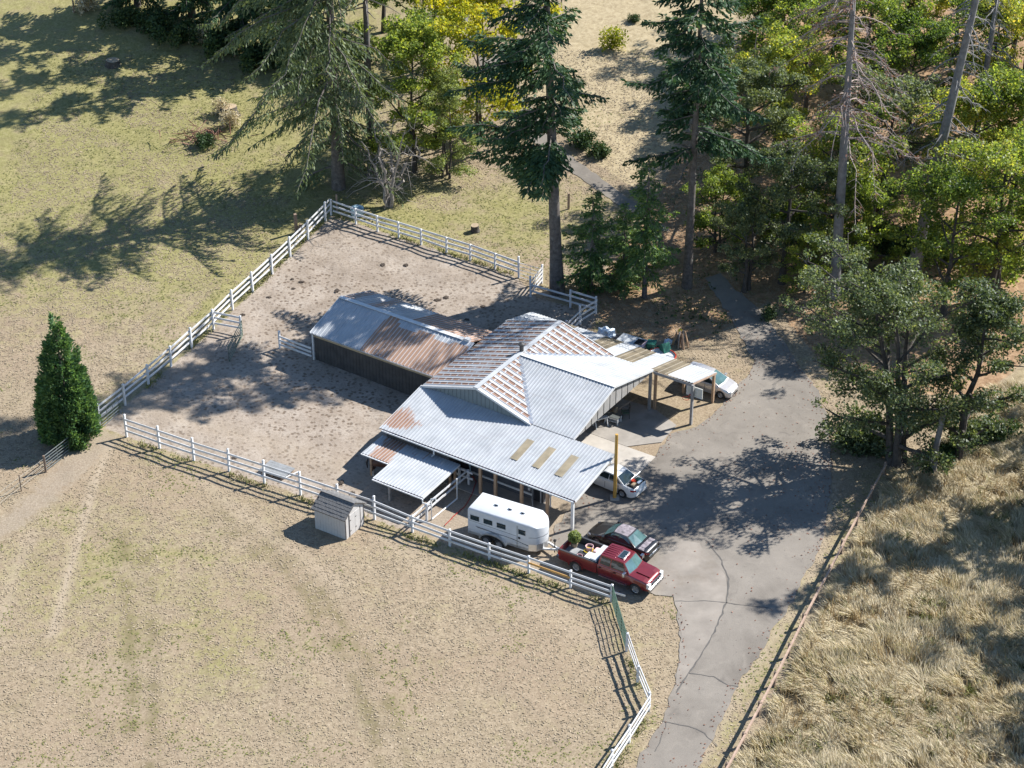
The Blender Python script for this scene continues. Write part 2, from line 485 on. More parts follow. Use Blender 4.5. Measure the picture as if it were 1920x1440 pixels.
def np_mesh(name, V, F):
    """V (n,3) float, F (m,3 or 4) int"""
    me = bpy.data.meshes.new(name)
    V = np.ascontiguousarray(V, dtype=np.float32)
    F = np.ascontiguousarray(F, dtype=np.int32)
    k = F.shape[1]
    me.vertices.add(len(V))
    me.vertices.foreach_set('co', V.ravel())
    me.loops.add(F.size)
    me.loops.foreach_set('vertex_index', F.ravel())
    me.polygons.add(len(F))
    me.polygons.foreach_set('loop_start', np.arange(len(F), dtype=np.int32) * k)
    me.update(calc_edges=True)
    return me

def ptxy(px, py):
    p = at(px, py)
    return p

def inside(poly, X, Y):
    """even-odd test, vectorised"""
    poly = np.asarray(poly)[:, :2]
    r = np.zeros(X.shape, bool)
    n = len(poly)
    j = n - 1
    for i in range(n):
        xi, yi = poly[i]
        xj, yj = poly[j]
        c = ((yi > Y) != (yj > Y)) & (X < (xj - xi) * (Y - yi) / (yj - yi + 1e-12) + xi)
        r ^= c
        j = i
    return r

def seg_dist(pts, X, Y):
    d = np.full(X.shape, 1e9)
    pts = np.asarray(pts)[:, :2]
    for (x0, y0), (x1, y1) in zip(pts[:-1], pts[1:]):
        l2 = (x1 - x0) ** 2 + (y1 - y0) ** 2 + 1e-9
        t = np.clip(((X - x0) * (x1 - x0) + (Y - y0) * (y1 - y0)) / l2, 0, 1)
        d = np.minimum(d, np.hypot(X - x0 - t * (x1 - x0), Y - y0 - t * (y1 - y0)))
    return d

def P2(lst):
    return np.array([at(*p)[:2] for p in lst])

def vnoise(X, Y, s, seed=0):
    """cheap smooth value noise in 0..1"""
    r = np.random.default_rng(seed)
    T = r.random((64, 64))
    x, y = X / s, Y / s
    i, j = np.floor(x).astype(int), np.floor(y).astype(int)
    fx, fy = x - i, y - j
    fx, fy = fx * fx * (3 - 2 * fx), fy * fy * (3 - 2 * fy)
    a = T[i % 64, j % 64]; b = T[(i + 1) % 64, j % 64]; c = T[i % 64, (j + 1) % 64]; d = T[(i + 1) % 64, (j + 1) % 64]
    return (a * (1 - fx) + b * fx) * (1 - fy) + (c * (1 - fx) + d * fx) * fy

# ------------------------------------------------------------------ ground zones (outlines on the ground)
Z_PADDOCK = P2([(238, 819), (190, 800), (235, 759), (401, 617), (621, 404), (740, 443), (972, 521), (1000, 556), (1117, 590), (1100, 640), (900, 690), (860, 800), (900, 900), (835, 990), (773, 998), (564, 928), (364, 863)])
Z_ASPHALT = P2([(1185, 1448), (1245, 1345), (1268, 1275), (1277, 1200), (1268, 1130), (1240, 1080), (1205, 1110), (1150, 1120), (1060, 1050), (1030, 1020), (1045, 985), (1090, 930), (1120, 880), (1180, 860), (1230, 855), (1255, 815),
                 (1291, 806), (1320, 792), (1379, 731), (1404, 700), (1414, 678), (1382, 619), (1348, 562), (1322, 522), (1352, 512), (1382, 544), (1432, 587), (1495, 681), (1532, 731), (1549, 775), (1559, 837), (1561, 887),
                 (1551, 975), (1536, 1031), (1514, 1072), (1496, 1110), (1443, 1195), (1382, 1288), (1309, 1440), (1304, 1448)])
Z_UPPER = P2([(1225, 432), (1160, 385), (1090, 335), (1018, 287), (968, 225), (925, 165), (896, 110), (862, 50), (822, 0), (770, -60),
                 (815, -60), (862, 0), (905, 50), (938, 110), (970, 165), (1008, 222), (1060, 285), (1125, 332), (1195, 385), (1258, 432)])
Z_YARD = P2([(773, 998), (846, 1024), (918, 1050), (1146, 1128), (1200, 1125), (1262, 1090), (1230, 860), (1100, 850), (1020, 800), (900, 880), (860, 900)])
Z_TALL = P2([(1672, 905), (1642, 962), (1612, 1020), (1575, 1090), (1542, 1155), (1486, 1272), (1445, 1348), (1412, 1405), (1364, 1492), (1318, 1580), (2200, 1560), (2300, 650), (1960, 640), (1880, 720), (1800, 800), (1760, 870), (1700, 890)])
Z_FOREST = P2([(1130, 520), (1180, 440), (1240, 350), (1290, 250), (1330, 140), (1400, 60), (1460, -60), (2300, -60), (2300, 560), (1960, 640), (1850, 740), (1700, 740), (1560, 700), (1440, 560), (1390, 600), (1320, 640), (1200, 640), (1120, 600)])
Z_FAR = P2([(960, 130), (1090, -40), (1420, -40), (1330, 120), (1260, 280), (1200, 360), (1110, 300), (1010, 210)])
Z_GRAVEL = P2([(190, 800), (232, 818), (205, 845), (140, 910), (60, 975), (0, 1020), (-60, 1030), (20, 950), (95, 880), (150, 822)])
Z_GREEN1 = P2([(-60, 60), (200, 60), (420, 100), (620, 330), (618, 400), (400, 612), (340, 600), (480, 470), (330, 300), (120, 220), (-60, 250)])
L_TRAIL = P2([(205, 840), (178, 900), (155, 980), (130, 1070), (112, 1140), (98, 1190)])
L_TRACK2 = P2([(360, 890), (450, 960), (560, 1040), (640, 1100)])
L_TRACKS = [(P2([(400, 930), (440, 1000), (500, 1060)]), .35, .5), (P2([(230, 1000), (240, 1120), (250, 1260), (245, 1400)]), .44, .5), (P2([(270, 1040), (285, 1160), (290, 1300), (280, 1440)]), .40, .5), (P2([(470, 985), (560, 1100), (640, 1220), (700, 1360), (720, 1460)]), .4, .55), (P2([(520, 1000), (610, 1120), (690, 1240), (745, 1360), (765, 1460)]), .4, .45),
            (P2([(720, 1010), (800, 1060), (900, 1100), (1040, 1150), (1120, 1210)]), .8, .4), (P2([(60, 1000), (30, 1060), (10, 1130), (-10, 1200)]), .5, .5),
            (P2([(230, 745), (330, 655), (420, 575), (520, 480), (600, 405)]), .7, .6), (P2([(700, 900), (560, 850), (400, 800), (240, 760)]), 1.2, .35)]
L_STRIP = P2([(1640, 900), (1600, 980), (1560, 1050), (1500, 1120), (1440, 1230), (1380, 1330), (1320, 1450)])
L_FRONTFENCE = P2([(238, 825), (1146, 1135), (1216, 1340), (1147, 1445)])
L_LEFTFENCE = P2([(190, 800), (401, 612), (621, 400)])
L_ROADEDGE = P2([(1320, 1420), (1390, 1290), (1450, 1195), (1505, 1110), (1530, 1060), (1555, 980), (1566, 880)])

# ------------------------------------------------------------------ ground sheet
def lumps(X, Y):
    """small unevenness of the open ground; flat under road, barn and yard"""
    road = inside(Z_ASPHALT, X, Y) | (seg_dist(Z_ASPHALT, X, Y) < 1.2) | inside(Z_UPPER, X, Y) | (seg_dist(Z_UPPER, X, Y) < 1.0)
    du, dv = (X - BO[0]) * BU[0] + (Y - BO[1]) * BU[1], (X - BO[0]) * BV[0] + (Y - BO[1]) * BV[1]
    flat = road | ((du > -1) & (du < 24) & (dv > -10.5) & (dv < 14.5))
    fine = (np.abs(X) < 50) & (Y > 82) & (Y < 214)
    l = (vnoise(X, Y, 1.7, 3) - 0.5) * 0.09 + (vnoise(X, Y, 0.75, 4) - 0.5) * 0.04
    return np.where(flat, -0.012, np.where(fine, l, 0.0))

def build_ground():
    xs = np.concatenate([np.arange(-260, -48, 6.0), np.arange(-48, 56, 0.36), np.arange(56, 266, 6.0)])
    ys = np.concatenate([np.arange(30, 80, 3.0), np.arange(80, 215, 0.36), np.arange(215, 520, 8.0)])
    X, Y = np.meshgrid(xs, ys)
    Zz = hgt(Y) + 0.0
    pad = inside(Z_PADDOCK, X, Y)
    tall = inside(Z_TALL, X, Y)
    Zz = Zz + lumps(X, Y)
    V = np.stack([X.ravel(), Y.ravel(), Zz.ravel()], 1)
    ny, nx = X.shape
    idx = np.arange(ny * nx).reshape(ny, nx)
    F = np.stack([idx[:-1, :-1].ravel(), idx[:-1, 1:].ravel(), idx[1:, 1:].ravel(), idx[1:, :-1].ravel()], 1)
    me = np_mesh('ground', V, F)
    me.polygons.foreach_set('use_smooth', np.ones(len(me.polygons), bool))
    def soft(mask):
        m = mask.astype(float)
        for _ in range(2):
            p = np.pad(m, 1, mode='edge')
            m = (p[:-2, 1:-1] + p[2:, 1:-1] + p[1:-1, :-2] + p[1:-1, 2:] + 4 * p[1:-1, 1:-1]) / 8
        return m
    dirt = soft(pad)
    gravel = inside(Z_GRAVEL, X, Y) | inside(Z_YARD, X, Y)
    for _ in range(5): gravel = soft(gravel)
    forest = soft(inside(Z_FOREST, X, Y))
    tallm = soft(tall)
    green = 0.62 * soft(inside(Z_GREEN1, X, Y))
    green = np.maximum(green, np.exp(-(seg_dist(L_LEFTFENCE, X, Y) / 2.2) ** 2) * 0.5)
    green = np.maximum(green, np.exp(-(seg_dist(L_FRONTFENCE, X, Y) / 0.9) ** 2) * 0.22)
    green = np.maximum(green, np.exp(-(seg_dist(L_STRIP, X, Y) / 0.9) ** 2) * 0.3)
    green = np.maximum(green, np.exp(-(((X + 11) / 12) ** 2 + ((Y - 148) / 8) ** 2)) * 0.6)
    green = np.maximum(green, np.exp(-(((X - 0) / 8) ** 2 + ((Y - 148) / 6) ** 2)) * 0.55)
    green = np.maximum(green, 0.34 * np.exp(-(((X + 26) / 8) ** 2 + ((Y - 103) / 8) ** 2)) + 0.30 * np.exp(-(((X + 17) / 3) ** 2 + ((Y - 95) / 6) ** 2)))
    green = np.maximum(green, 0.56 / (1 + np.exp(-(Y - 134) / 3.0)) / (1 + np.exp((X + 10) / 2.5)))
    trail = 1.0 * np.exp(-(seg_dist(L_TRAIL, X, Y) / 0.34) ** 2) + 0.5 * np.exp(-(seg_dist(L_TRACK2, X, Y) / 0.6) ** 2)
    ruts = np.zeros(X.shape)
    for L_, w_, k_ in L_TRACKS:
        if w_ < .45: ruts += np.exp(-(seg_dist(L_, X, Y) / w_) ** 2)
        else: trail += k_ * np.exp(-(seg_dist(L_, X, Y) / w_) ** 2)
    trail += 0.6 * np.exp(-(seg_dist(L_ROADEDGE, X, Y) / 0.35) ** 2)
    far = soft(inside(Z_FAR, X, Y))
    for name, arrs in (('zone_a', (dirt, green, gravel)), ('zone_b', (tallm, forest, np.clip(trail, 0, 1))), ('zone_c', (far, ruts, far))):
        at_ = me.color_attributes.new(name, 'FLOAT_COLOR', 'POINT')
        buf = np.ones((X.size, 4), np.float32)
        for k in range(3):
            buf[:, k] = np.clip(arrs[k], 0, 1).ravel()
        at_.data.foreach_set('color', buf.ravel())
    m, nt, b = new_mat('ground_mix')
    geo = N(nt, "ShaderNodeNewGeometry")
    P = geo.outputs['Position']
    za = N(nt, "ShaderNodeSeparateColor"); zb = N(nt, "ShaderNodeSeparateColor"); zc = N(nt, "ShaderNodeSeparateColor")
    for nm, s in (('zone_a', za), ('zone_b', zb), ('zone_c', zc)):
        a = N(nt, "ShaderNodeAttribute", attribute_name=nm)
        nt.links.new(a.outputs['Color'], s.inputs[0])
    n_big = noise(nt, P, 0.10, 5, 0.6)
    n_mid = noise(nt, P, 0.55, 5, 0.62)
    n_sm = noise(nt, P, 2.2, 5, 0.7, 0.6)
    n_fine = noise(nt, P, 9.0, 4, 0.7)
    mp_ = N(nt, "ShaderNodeMapping")
    mp_.inputs['Rotation'].default_value = (0, 0, R(28))
    mp_.inputs['Scale'].default_value = (0.35, 1.6, 1.0)
    nt.links.new(P, mp_.inputs['Vector'])
    strk = noise(nt, mp_.outputs[0], 0.55, 6, 0.68, 0.5)
    # dry mown grass
    n_grit = noise(nt, P, 5.0, 6, 0.78, 0.3)
    dmix = math_(nt, 'ADD', math_(nt, 'MULTIPLY', n_sm, 0.40), math_(nt, 'MULTIPLY', n_grit, 0.60))
    dry = ramp(nt, dmix, [(0.34, (0.115, 0.088, 0.054)), (0.46, (0.205, 0.159, 0.104)), (0.56, (0.27, 0.213, 0.146)), (0.66, (0.36, 0.292, 0.21))])
    dry = mixc(nt, math_(nt, 'MULTIPLY', smooth(nt, n_big, 0.42, 0.62), 0.45), dry, (0.225, 0.163, 0.112))
    dry = mixc(nt, math_(nt, 'MULTIPLY', smooth(nt, n_fine, 0.45, 0.75), 0.5), dry, (0.44, 0.36, 0.245))
    grn = ramp(nt, dmix, [(0.34, (0.13, 0.122, 0.036)), (0.5, (0.205, 0.186, 0.074)), (0.66, (0.315, 0.276, 0.135))])
    gsum = math_(nt, 'ADD', math_(nt, 'MULTIPLY', za.outputs[1], 0.55), math_(nt, 'MULTIPLY', n_mid, 0.62))
    gsum = math_(nt, 'ADD', gsum, math_(nt, 'MULTIPLY', math_(nt, 'SUBTRACT', n_sm, 0.5), 0.35))
    col = mixc(nt, smooth(nt, gsum, 0.30, 0.70), dry, grn)
    col = mixc(nt, math_(nt, 'MULTIPLY', smooth(nt, strk, 0.55, 0.8), 0.35), col, (0.15, 0.115, 0.055))
    # trodden paddock dirt with hoof pocks
    vor = N(nt, "ShaderNodeTexVoronoi")
    vor.inputs['Scale'].default_value = 2.7
    nt.links.new(P, vor.inputs['Vector'])
    pock = math_(nt, 'SUBTRACT', 1.0, smooth(nt, math_(nt, 'ADD', vor.outputs['Distance'], math_(nt, 'MULTIPLY', n_fine, 0.35)), 0.36, 0.60))
    dirt_c = ramp(nt, n_mid, [(0.3, (0.225, 0.182, 0.142)), (0.5, (0.28, 0.232, 0.186)), (0.7, (0.335, 0.286, 0.236))])
    dirt_c = mixc(nt, math_(nt, 'MULTIPLY', smooth(nt, n_grit, 0.52, 0.40), 0.5), dirt_c, (0.15, 0.116, 0.080))
    dirt_c = mixc(nt, math_(nt, 'MULTIPLY', pock, math_(nt, 'MULTIPLY_ADD', smooth(nt, n_big, 0.40, 0.58), 0.6, 0.22)), dirt_c, (0.105, 0.075, 0.052))
    edge = math_(nt, 'ADD', za.outputs[0], math_(nt, 'MULTIPLY', math_(nt, 'SUBTRACT', n_sm, 0.5), 0.5))
    col = mixc(nt, smooth(nt, edge, 0.35, 0.6), col, dirt_c)
    # gravel and dusty yard
    grav = ramp(nt, n_fine, [(0.3, (0.185, 0.145, 0.103)), (0.55, (0.265, 0.215, 0.16)), (0.75, (0.35, 0.295, 0.23))])
    edge = math_(nt, 'ADD', za.outputs[2], math_(nt, 'MULTIPLY', math_(nt, 'SUBTRACT', math_(nt, 'MULTIPLY_ADD', n_sm, 0.5, math_(nt, 'MULTIPLY', n_mid, 0.5)), 0.5), 3.0))
    col = mixc(nt, math_(nt, 'MULTIPLY', smooth(nt, edge, 0.3, 0.9), 0.85), col, grav)
    # wood floor
    duff = ramp(nt, n_sm, [(0.25, (0.13, 0.078, 0.042)), (0.5, (0.26, 0.165, 0.095)), (0.75, (0.40, 0.28, 0.17))])
    edge = math_(nt, 'ADD', zb.outputs[1], math_(nt, 'MULTIPLY', math_(nt, 'SUBTRACT', n_mid, 0.5), 0.8))
    col = mixc(nt, smooth(nt, edge, 0.35, 0.65), col, duff)
    # bleached far slope
    farc = ramp(nt, n_sm, [(0.25, (0.19, 0.145, 0.08)), (0.5, (0.34, 0.275, 0.165)), (0.75, (0.44, 0.365, 0.235))])
    col = mixc(nt, math_(nt, 'MULTIPLY', smooth(nt, zc.outputs[0], 0.3, 0.7), 0.8), col, farc)
    # soil below the tall grass
    soil = ramp(nt, n_sm, [(0.3, (0.16, 0.125, 0.07)), (0.7, (0.36, 0.295, 0.185))])
    col = mixc(nt, zb.outputs[0], col, soil)
    rut = math_(nt, 'MULTIPLY', zc.outputs[1], math_(nt, 'MULTIPLY', smooth(nt, n_mid, 0.35, 0.6), 0.75), clamp=True)
    col = mixc(nt, rut, col, (0.125, 0.105, 0.05))
    tr = math_(nt, 'MULTIPLY', zb.outputs[2], math_(nt, 'MULTIPLY_ADD', n_sm, 0.8, 0.55), clamp=True)
    col = mixc(nt, tr, col, (0.31, 0.25, 0.18))
    nt.links.new(col, b.inputs['Base Color'])
    b.inputs['Roughness'].default_value = 0.95
    b.inputs['Specular IOR Level'].default_value = 0.15
    hsum = math_(nt, 'ADD', math_(nt, 'MULTIPLY', n_sm, 0.9), math_(nt, 'MULTIPLY', n_fine, 0.5))
    hsum = math_(nt, 'SUBTRACT', hsum, math_(nt, 'MULTIPLY', math_(nt, 'MULTIPLY', pock, za.outputs[0]), 0.5))
    bump(nt, b, hsum, 0.40, 0.09)
    o = link_mesh('ground', me, m)
    tag(o, kind='structure')
    return o

GROUND = build_ground()

# ------------------------------------------------------------------ asphalt and slabs
def drape(name, outline, lift, mat, step=0.8, jitter=0.0):
    from mathutils.geometry import delaunay_2d_cdt
    out = []
    n = len(outline)
    for i in range(n):
        a, b = outline[i], outline[(i + 1) % n]
        k = max(1, int(np.hypot(*(b - a)) / 0.5))
        for j in range(k):
            p = a + (b - a) * j / k
            out.append(p + (rng.random(2) - 0.5) * jitter)
    out = np.array(out)
    x0, y0 = out.min(0); x1, y1 = out.max(0)
    gx, gy = np.meshgrid(np.arange(x0, x1, step), np.arange(y0, y1, step))
    ok = inside(out, gx, gy) & (seg_dist(np.vstack([out, out[:1]]), gx, gy) > 0.3)
    pts = [Vector(p) for p in out] + [Vector((a, b)) for a, b in zip(gx[ok], gy[ok])]
    m = len(out)
    r = delaunay_2d_cdt(pts, [(i, (i + 1) % m) for i in range(m)], [tuple(range(m))], 1, 1e-4)
    V = [(v.x, v.y, float(hgt(v.y)) + lift) for v in r[0]]
    me = bpy.data.meshes.new(name)
    me.from_pydata(V, [], [tuple(f) for f in r[2]])
    me.update()
    bm = bmesh.new(); bm.from_mesh(me)
    bmesh.ops.recalc_face_normals(bm, faces=bm.faces)
    if sum(f.normal.z for f in bm.faces) < 0:
        bmesh.ops.reverse_faces(bm, faces=bm.faces)
    bm.to_mesh(me); bm.free()
    return tag(link_mesh(name, me, mat), kind='structure')

def asphalt_mat():
    m, nt, b = new_mat('asphalt')
    geo = N(nt, "ShaderNodeNewGeometry")
    P = geo.outputs['Position']
    n1 = noise(nt, P, 0.20, 6, 0.62, 0.4)
    n2 = noise(nt, P, 0.9, 6, 0.68, 0.8)
    n3 = noise(nt, P, 14.0, 3, 0.7)
    n4 = noise(nt, P, 3.5, 4, 0.7)
    c = ramp(nt, n1, [(0.30, (0.135, 0.118, 0.099)), (0.5, (0.188, 0.166, 0.140)), (0.72, (0.232, 0.206, 0.174))])
    c = mixc(nt, math_(nt, 'MULTIPLY', smooth(nt, n2, 0.52, 0.72), 0.45), c, (0.26, 0.228, 0.19))
    c = mixc(nt, math_(nt, 'MULTIPLY', smooth(nt, n2, 0.46, 0.26), 0.5), c, (0.095, 0.083, 0.073))
    c = mixc(nt, math_(nt, 'MULTIPLY', smooth(nt, n4, 0.62, 0.74), 0.5), c, (0.075, 0.066, 0.058))
    c = mixc(nt, math_(nt, 'MULTIPLY', smooth(nt, n3, 0.45, 0.8), 0.3), c, (0.10, 0.09, 0.08))
    nt.links.new(c, b.inputs['Base Color'])
    b.inputs['Roughness'].default_value = 0.95
    b.inputs['Specular IOR Level'].default_value = 0.2
    bump(nt, b, n3, 0.4, 0.02)
    return m
M['asphalt'] = asphalt_mat()
M['crack'] = plain('tar_crack', (0.085, 0.078, 0.07), 0.9, var=0.2)
M['old_asphalt'] = plain('old_dusty_asphalt', (0.225, 0.198, 0.168), 0.95, var=0.22, scale=0.5, dirt=(0.16, 0.13, 0.10), dirt_amt=0.6, spec=0.2)

drape('driveway', Z_ASPHALT, 0.022, 'asphalt', 0.9, 0.26)
drape('upper_drive', Z_UPPER, 0.022, 'asphalt', 0.9, 0.2)
drape('parking_apron', P2([(1262, 1300), (1268, 1288), (1275, 1230), (1278, 1157), (1262, 1120), (1215, 1112), (1225, 1062), (1255, 1030), (1280, 1012), (1310, 1020), (1335, 1045), (1360, 1080), (1365, 1110), (1355, 1150), (1335, 1195), (1310, 1235), (1285, 1275)]), 0.028, 'old_asphalt', 0.9, 0.16)

def crack(name, pix, w=0.05):
    pts = P2(pix)
    q = []
    for a, b in zip(pts[:-1], pts[1:]):
        k = max(2, int(np.hypot(*(b - a)) / 0.35))
        for j in range(k):
            q.append(a + (b - a) * j / k + (rng.random(2) - 0.5) * 0.09)
    q.append(pts[-1])
    q = np.array(q)
    d = np.gradient(q, axis=0)
    d /= np.linalg.norm(d, axis=1, keepdims=True) + 1e-9
    nrm = np.stack([-d[:, 1], d[:, 0]], 1)
    ww = (w / 2 * (0.5 + rng.random(len(q))))[:, None]
    L, Rr = q + nrm * ww, q - nrm * ww
    vs = [(p[0], p[1], float(hgt(p[1])) + 0.034) for p in np.vstack([L, Rr])]
    k = len(q)
    m = MB().add(vs, [(i, i + 1, k + i + 1, k + i) for i in range(k - 1)])
    return tag(m.build(name, 'crack'), kind='structure')

crack('pavement_crack', [(1322, 1012), (1350, 1045), (1366, 1085), (1362, 1130), (1340, 1185), (1310, 1235), (1290, 1265), (1268, 1300)], 0.09)
crack('pavement_crack', [(1265, 1128), (1330, 1127), (1400, 1136), (1440, 1140)], 0.05)
crack('pavement_crack', [(1292, 1263), (1340, 1270), (1365, 1285), (1385, 1288)], 0.06)
crack('pavement_crack', [(1240, 1352), (1290, 1362), (1320, 1375), (1345, 1400)], 0.05)
crack('pavement_crack', [(1250, 1355), (1240, 1385), (1228, 1410)], 0.04)

def slab(name, uvs, z, mat):
    m = MB()
    m.poly([uvw(u, v, -0.1) for u, v in uvs], (0, 0, z + 0.1))
    return tag(m.build(name, mat), kind='structure')
slab('concrete_slab', [(8.8, -0.2), (15.3, 1.5), (15.15, 5.4), (9.6, 5.4), (8.8, 5.0)], 0.055, 'concrete')
slab('patio_slab', [(8.8, 5.45), (12.9, 5.45), (14.6, 7.2), (14.4, 9.6), (12.0, 10.6), (8.8, 10.4)], 0.045, 'concrete_dark')
slab('aisle_slab', [(4.6, -4.9), (12.4, -4.9), (12.4, -3.2), (4.6, -3.2)], 0.04, 'concrete_dark')

# ------------------------------------------------------------------ white rail fences
_shared = {}
def post_mesh(h, w=0.13, pointed=False):
    k = ('post', round(h, 2), w)
    if k not in _shared:
        m = MB().box(-w / 2, w / 2, -w / 2, w / 2, -0.15, h - 0.03)
        c = w / 2 + 0.012
        m.add([(-c, -c, h - 0.03), (c, -c, h - 0.03), (c, c, h - 0.03), (-c, c, h - 0.03), (0, 0, h + 0.03)],
              [(0, 3, 2, 1), (0, 1, 4), (1, 2, 4), (2, 3, 4), (3, 0, 4)])
        _shared[k] = m.mesh('post')
    return _shared[k]

def fence(label, pix, heights, rails, group=None, mat='fence', side=1, skip=(), odd=None, pw=0.13, rail_h=0.15, world=None):
    """posts at photo points (post feet); rails[i] = list of (z at post i, z at post i+1)"""
    pts = [Vector(at(*p)) for p in pix] if world is None else [Vector((x, y, float(hgt(y)))) for x, y in world]
    t = thing('rail_fence', label, 'fence', pts[0], 0, group)
    o0 = pts[0]
    for i, p in enumerate(pts):
        if heights[i] is None:
            continue
        o = link_mesh('post', post_mesh(heights[i], pw), mat, t)
        o.location = p - o0
        d = (pts[min(i + 1, len(pts) - 1)] - pts[max(i - 1, 0)])
        o.rotation_euler = (random.uniform(-.022, .022), random.uniform(-.022, .022), math.atan2(d.y, d.x))
    for i in range(len(pts) - 1):
        a, b = pts[i] - o0, pts[i + 1] - o0
        d = (b - a); d.z = 0; d.normalize()
        off = Vector((-d.y, d.x, 0)) * (side * (pw / 2 + 0.018))
        for k, (za, zb) in enumerate(rails[i]):
            m = MB()
            sag = random.uniform(-.025, .025)
            g = 0.004 * (1 if i % 2 else -1)
            m.beam(a + off + d * 0.01 + Vector((0, 0, za + sag)), b + off - d * 0.01 + Vector((0, 0, zb - sag)), 0.036 + g, rail_h)
            om = mat if not (odd and (i, k) in odd) else odd[(i, k)]
            m.build('rail', om, t)
    return t

FR_T, FR_L = [1.5, 1.03, 0.58], [1.22, 0.82, 0.44]
fp = [(238, 819.6), (300, 841), (364, 863), (430, 884.6), (496, 906), (564, 928), (633, 951), (702.5, 974), (773.4, 997.5), (843.7, 1023.7), (918, 1050), (991.6, 1074), (1069.7, 1101.7), (1146, 1128)]
rl = []
for i in range(13):
    A = FR_T if i <= 7 else FR_L
    B = FR_T if i + 1 <= 7 else FR_L
    rl.append(list(zip(A, B)))
fence('long white three-rail fence along the front of the dirt paddock, passing behind the grey shed', fp, [1.84] * 8 + [1.33] * 6, rl, 'white rail fences', side=-1, odd={(11, 1): 'raw_rail'})

lp = [(187, 797), (235, 759), (278.7, 722.5), (321, 687.5), (360, 652.5), (401, 617.5), (436.5, 581), (474.5, 547), (510.7, 513.7), (544.5, 481), (578, 448.7), (610.7, 415), (621, 404)]
lh = [1.75] * 12 + [1.45]
fence('white three-rail fence climbing the meadow side of the paddock from the dark cone-shaped evergreen', lp, lh, [[(1.42, 1.42), (0.98, 0.98), (0.52, 0.52)]] * 12, 'white rail fences', side=1)

bp = [(621, 404), (667.5, 420.5), (708, 434), (748, 446), (790, 459), (837.5, 475), (882, 488), (928, 505), (972.8, 521)]
bp2 = [(623.5, 405)] + bp[1:]
fence('white three-rail fence along the upper end of the paddock below the bare multi-stemmed tree', bp2, [None] + [1.42] * 7 + [1.9], [[(1.3, 1.3), (0.88, 0.88), (0.45, 0.45)]] * 8, 'white rail fences', side=1)

fence('short white four-rail fence piece closing the corner beside the tall fir trunk', [(1016, 531), (995, 555.5)], [1.65, 1.75], [[(1.45, 1.4), (1.1, 1.05), (0.75, 0.7), (0.4, 0.35)]], 'white rail fences', side=1)
fence('white fence with two low rails then three, at the foot of the tall fir', [(995.6, 556.2), (1069.4, 576), (1117.2, 589)], [None, 1.5, 1.5],
      [[(0.98, 0.9), (0.45, 0.42)], [(1.33, 1.3), (0.9, 0.88), (0.42, 0.42)]], 'white rail fences', side=1)
fence('white three-rail fence running from the paddock corner down behind the barn roof', [(1117.6, 589.6), (1087.8, 609), (1062, 634)], [None, 1.7, 1.5], [[(1.28, 1.28), (0.86, 0.86), (0.42, 0.42)]] * 2, 'white rail fences', side=1)
fence('short white fence stub of one bay ending at the dark green pipe gate', [(402, 618), (453, 628)], [None, 1.65], [[(1.42, 1.42), (0.98, 0.98), (0.52, 0.52)]], 'white rail fences', side=1)
fence('short white fence stub of one bay against the stable corner', [(525, 654), (586, 676.5)], [1.55, None], [[(1.1, 1.1), (0.78, 0.78), (0.44, 0.44)]], 'white rail fences', side=-1)
fence('white three-rail fence beside the driveway that bends at its corner post, bottom of the yard', [(1174.5, 1221), (1195, 1281), (1216.5, 1333), (1179.5, 1392), (1147, 1440), (1112, 1496)],
      [1.4, 1.33, 1.4, 1.33, 1.33, 1.33], [[(1.22, 1.22), (0.82, 0.82), (0.44, 0.44)]] * 5, 'white rail fences', side=1)

# fence of two rails from the front fence to the small lean-to, in building axes
v0 = [uvw(6.5, v) for v in (-10.75, -8.95, -6.9, -4.15)]
fence('white two-rail fence running from the front fence to under the small lean-to roof', None, [None, 1.3, None, 1.2], [[(1.12, 1.12), (0.7, 0.7)]] * 3, 'white rail fences', side=1, world=[p[:2] for p in v0])
v1 = [uvw(u, -4.35) for u in (3.4, 5.9, 6.9)]
fence('short white two-rail fence meeting the lean-to fence at a right angle', None, [None, 1.25, None], [[(1.1, 1.1), (0.62, 0.62)]] * 2, 'white rail fences', side=1, world=[p[:2] for p in v1])

# ---- brown rail fence on the right of the drive
rp = [(1660, 868), (1636, 912), (1609, 962), (1580.5, 1015), (1556.5, 1062), (1533.7, 1105), (1508, 1154), (1481, 1210), (1454, 1264), (1425, 1320), (1395, 1378), (1364, 1436), (1330, 1496)]
pts = [Vector(at(px - 3, py + 22)) for px, py in rp]
t = thing('rail_fence', 'low brown wooden rail fence with square posts between driveway and tall dry grass', 'fence', pts[0])
for i, p in enumerate(pts):
    o = link_mesh('post', post_mesh(1.05, 0.15), 'old_wood', t)
    o.location = p - pts[0]
    o.rotation_euler = (random.uniform(-.04, .04), random.uniform(-.04, .04), R(60) + random.uniform(-.1, .1))
for a, b in zip(pts[:-1], pts[1:]):
    d = (b - a).normalized()
    off = Vector((-d.y, d.x, 0)) * 0.1
    m = MB().beam(a - pts[0] + off + Vector((0, 0, 0.9 + random.uniform(-.03, .03))), b - pts[0] + off + Vector((0, 0, 0.9 + random.uniform(-.03, .03))), 0.10, 0.17)
    m.build('rail', 'tan_rail', t)

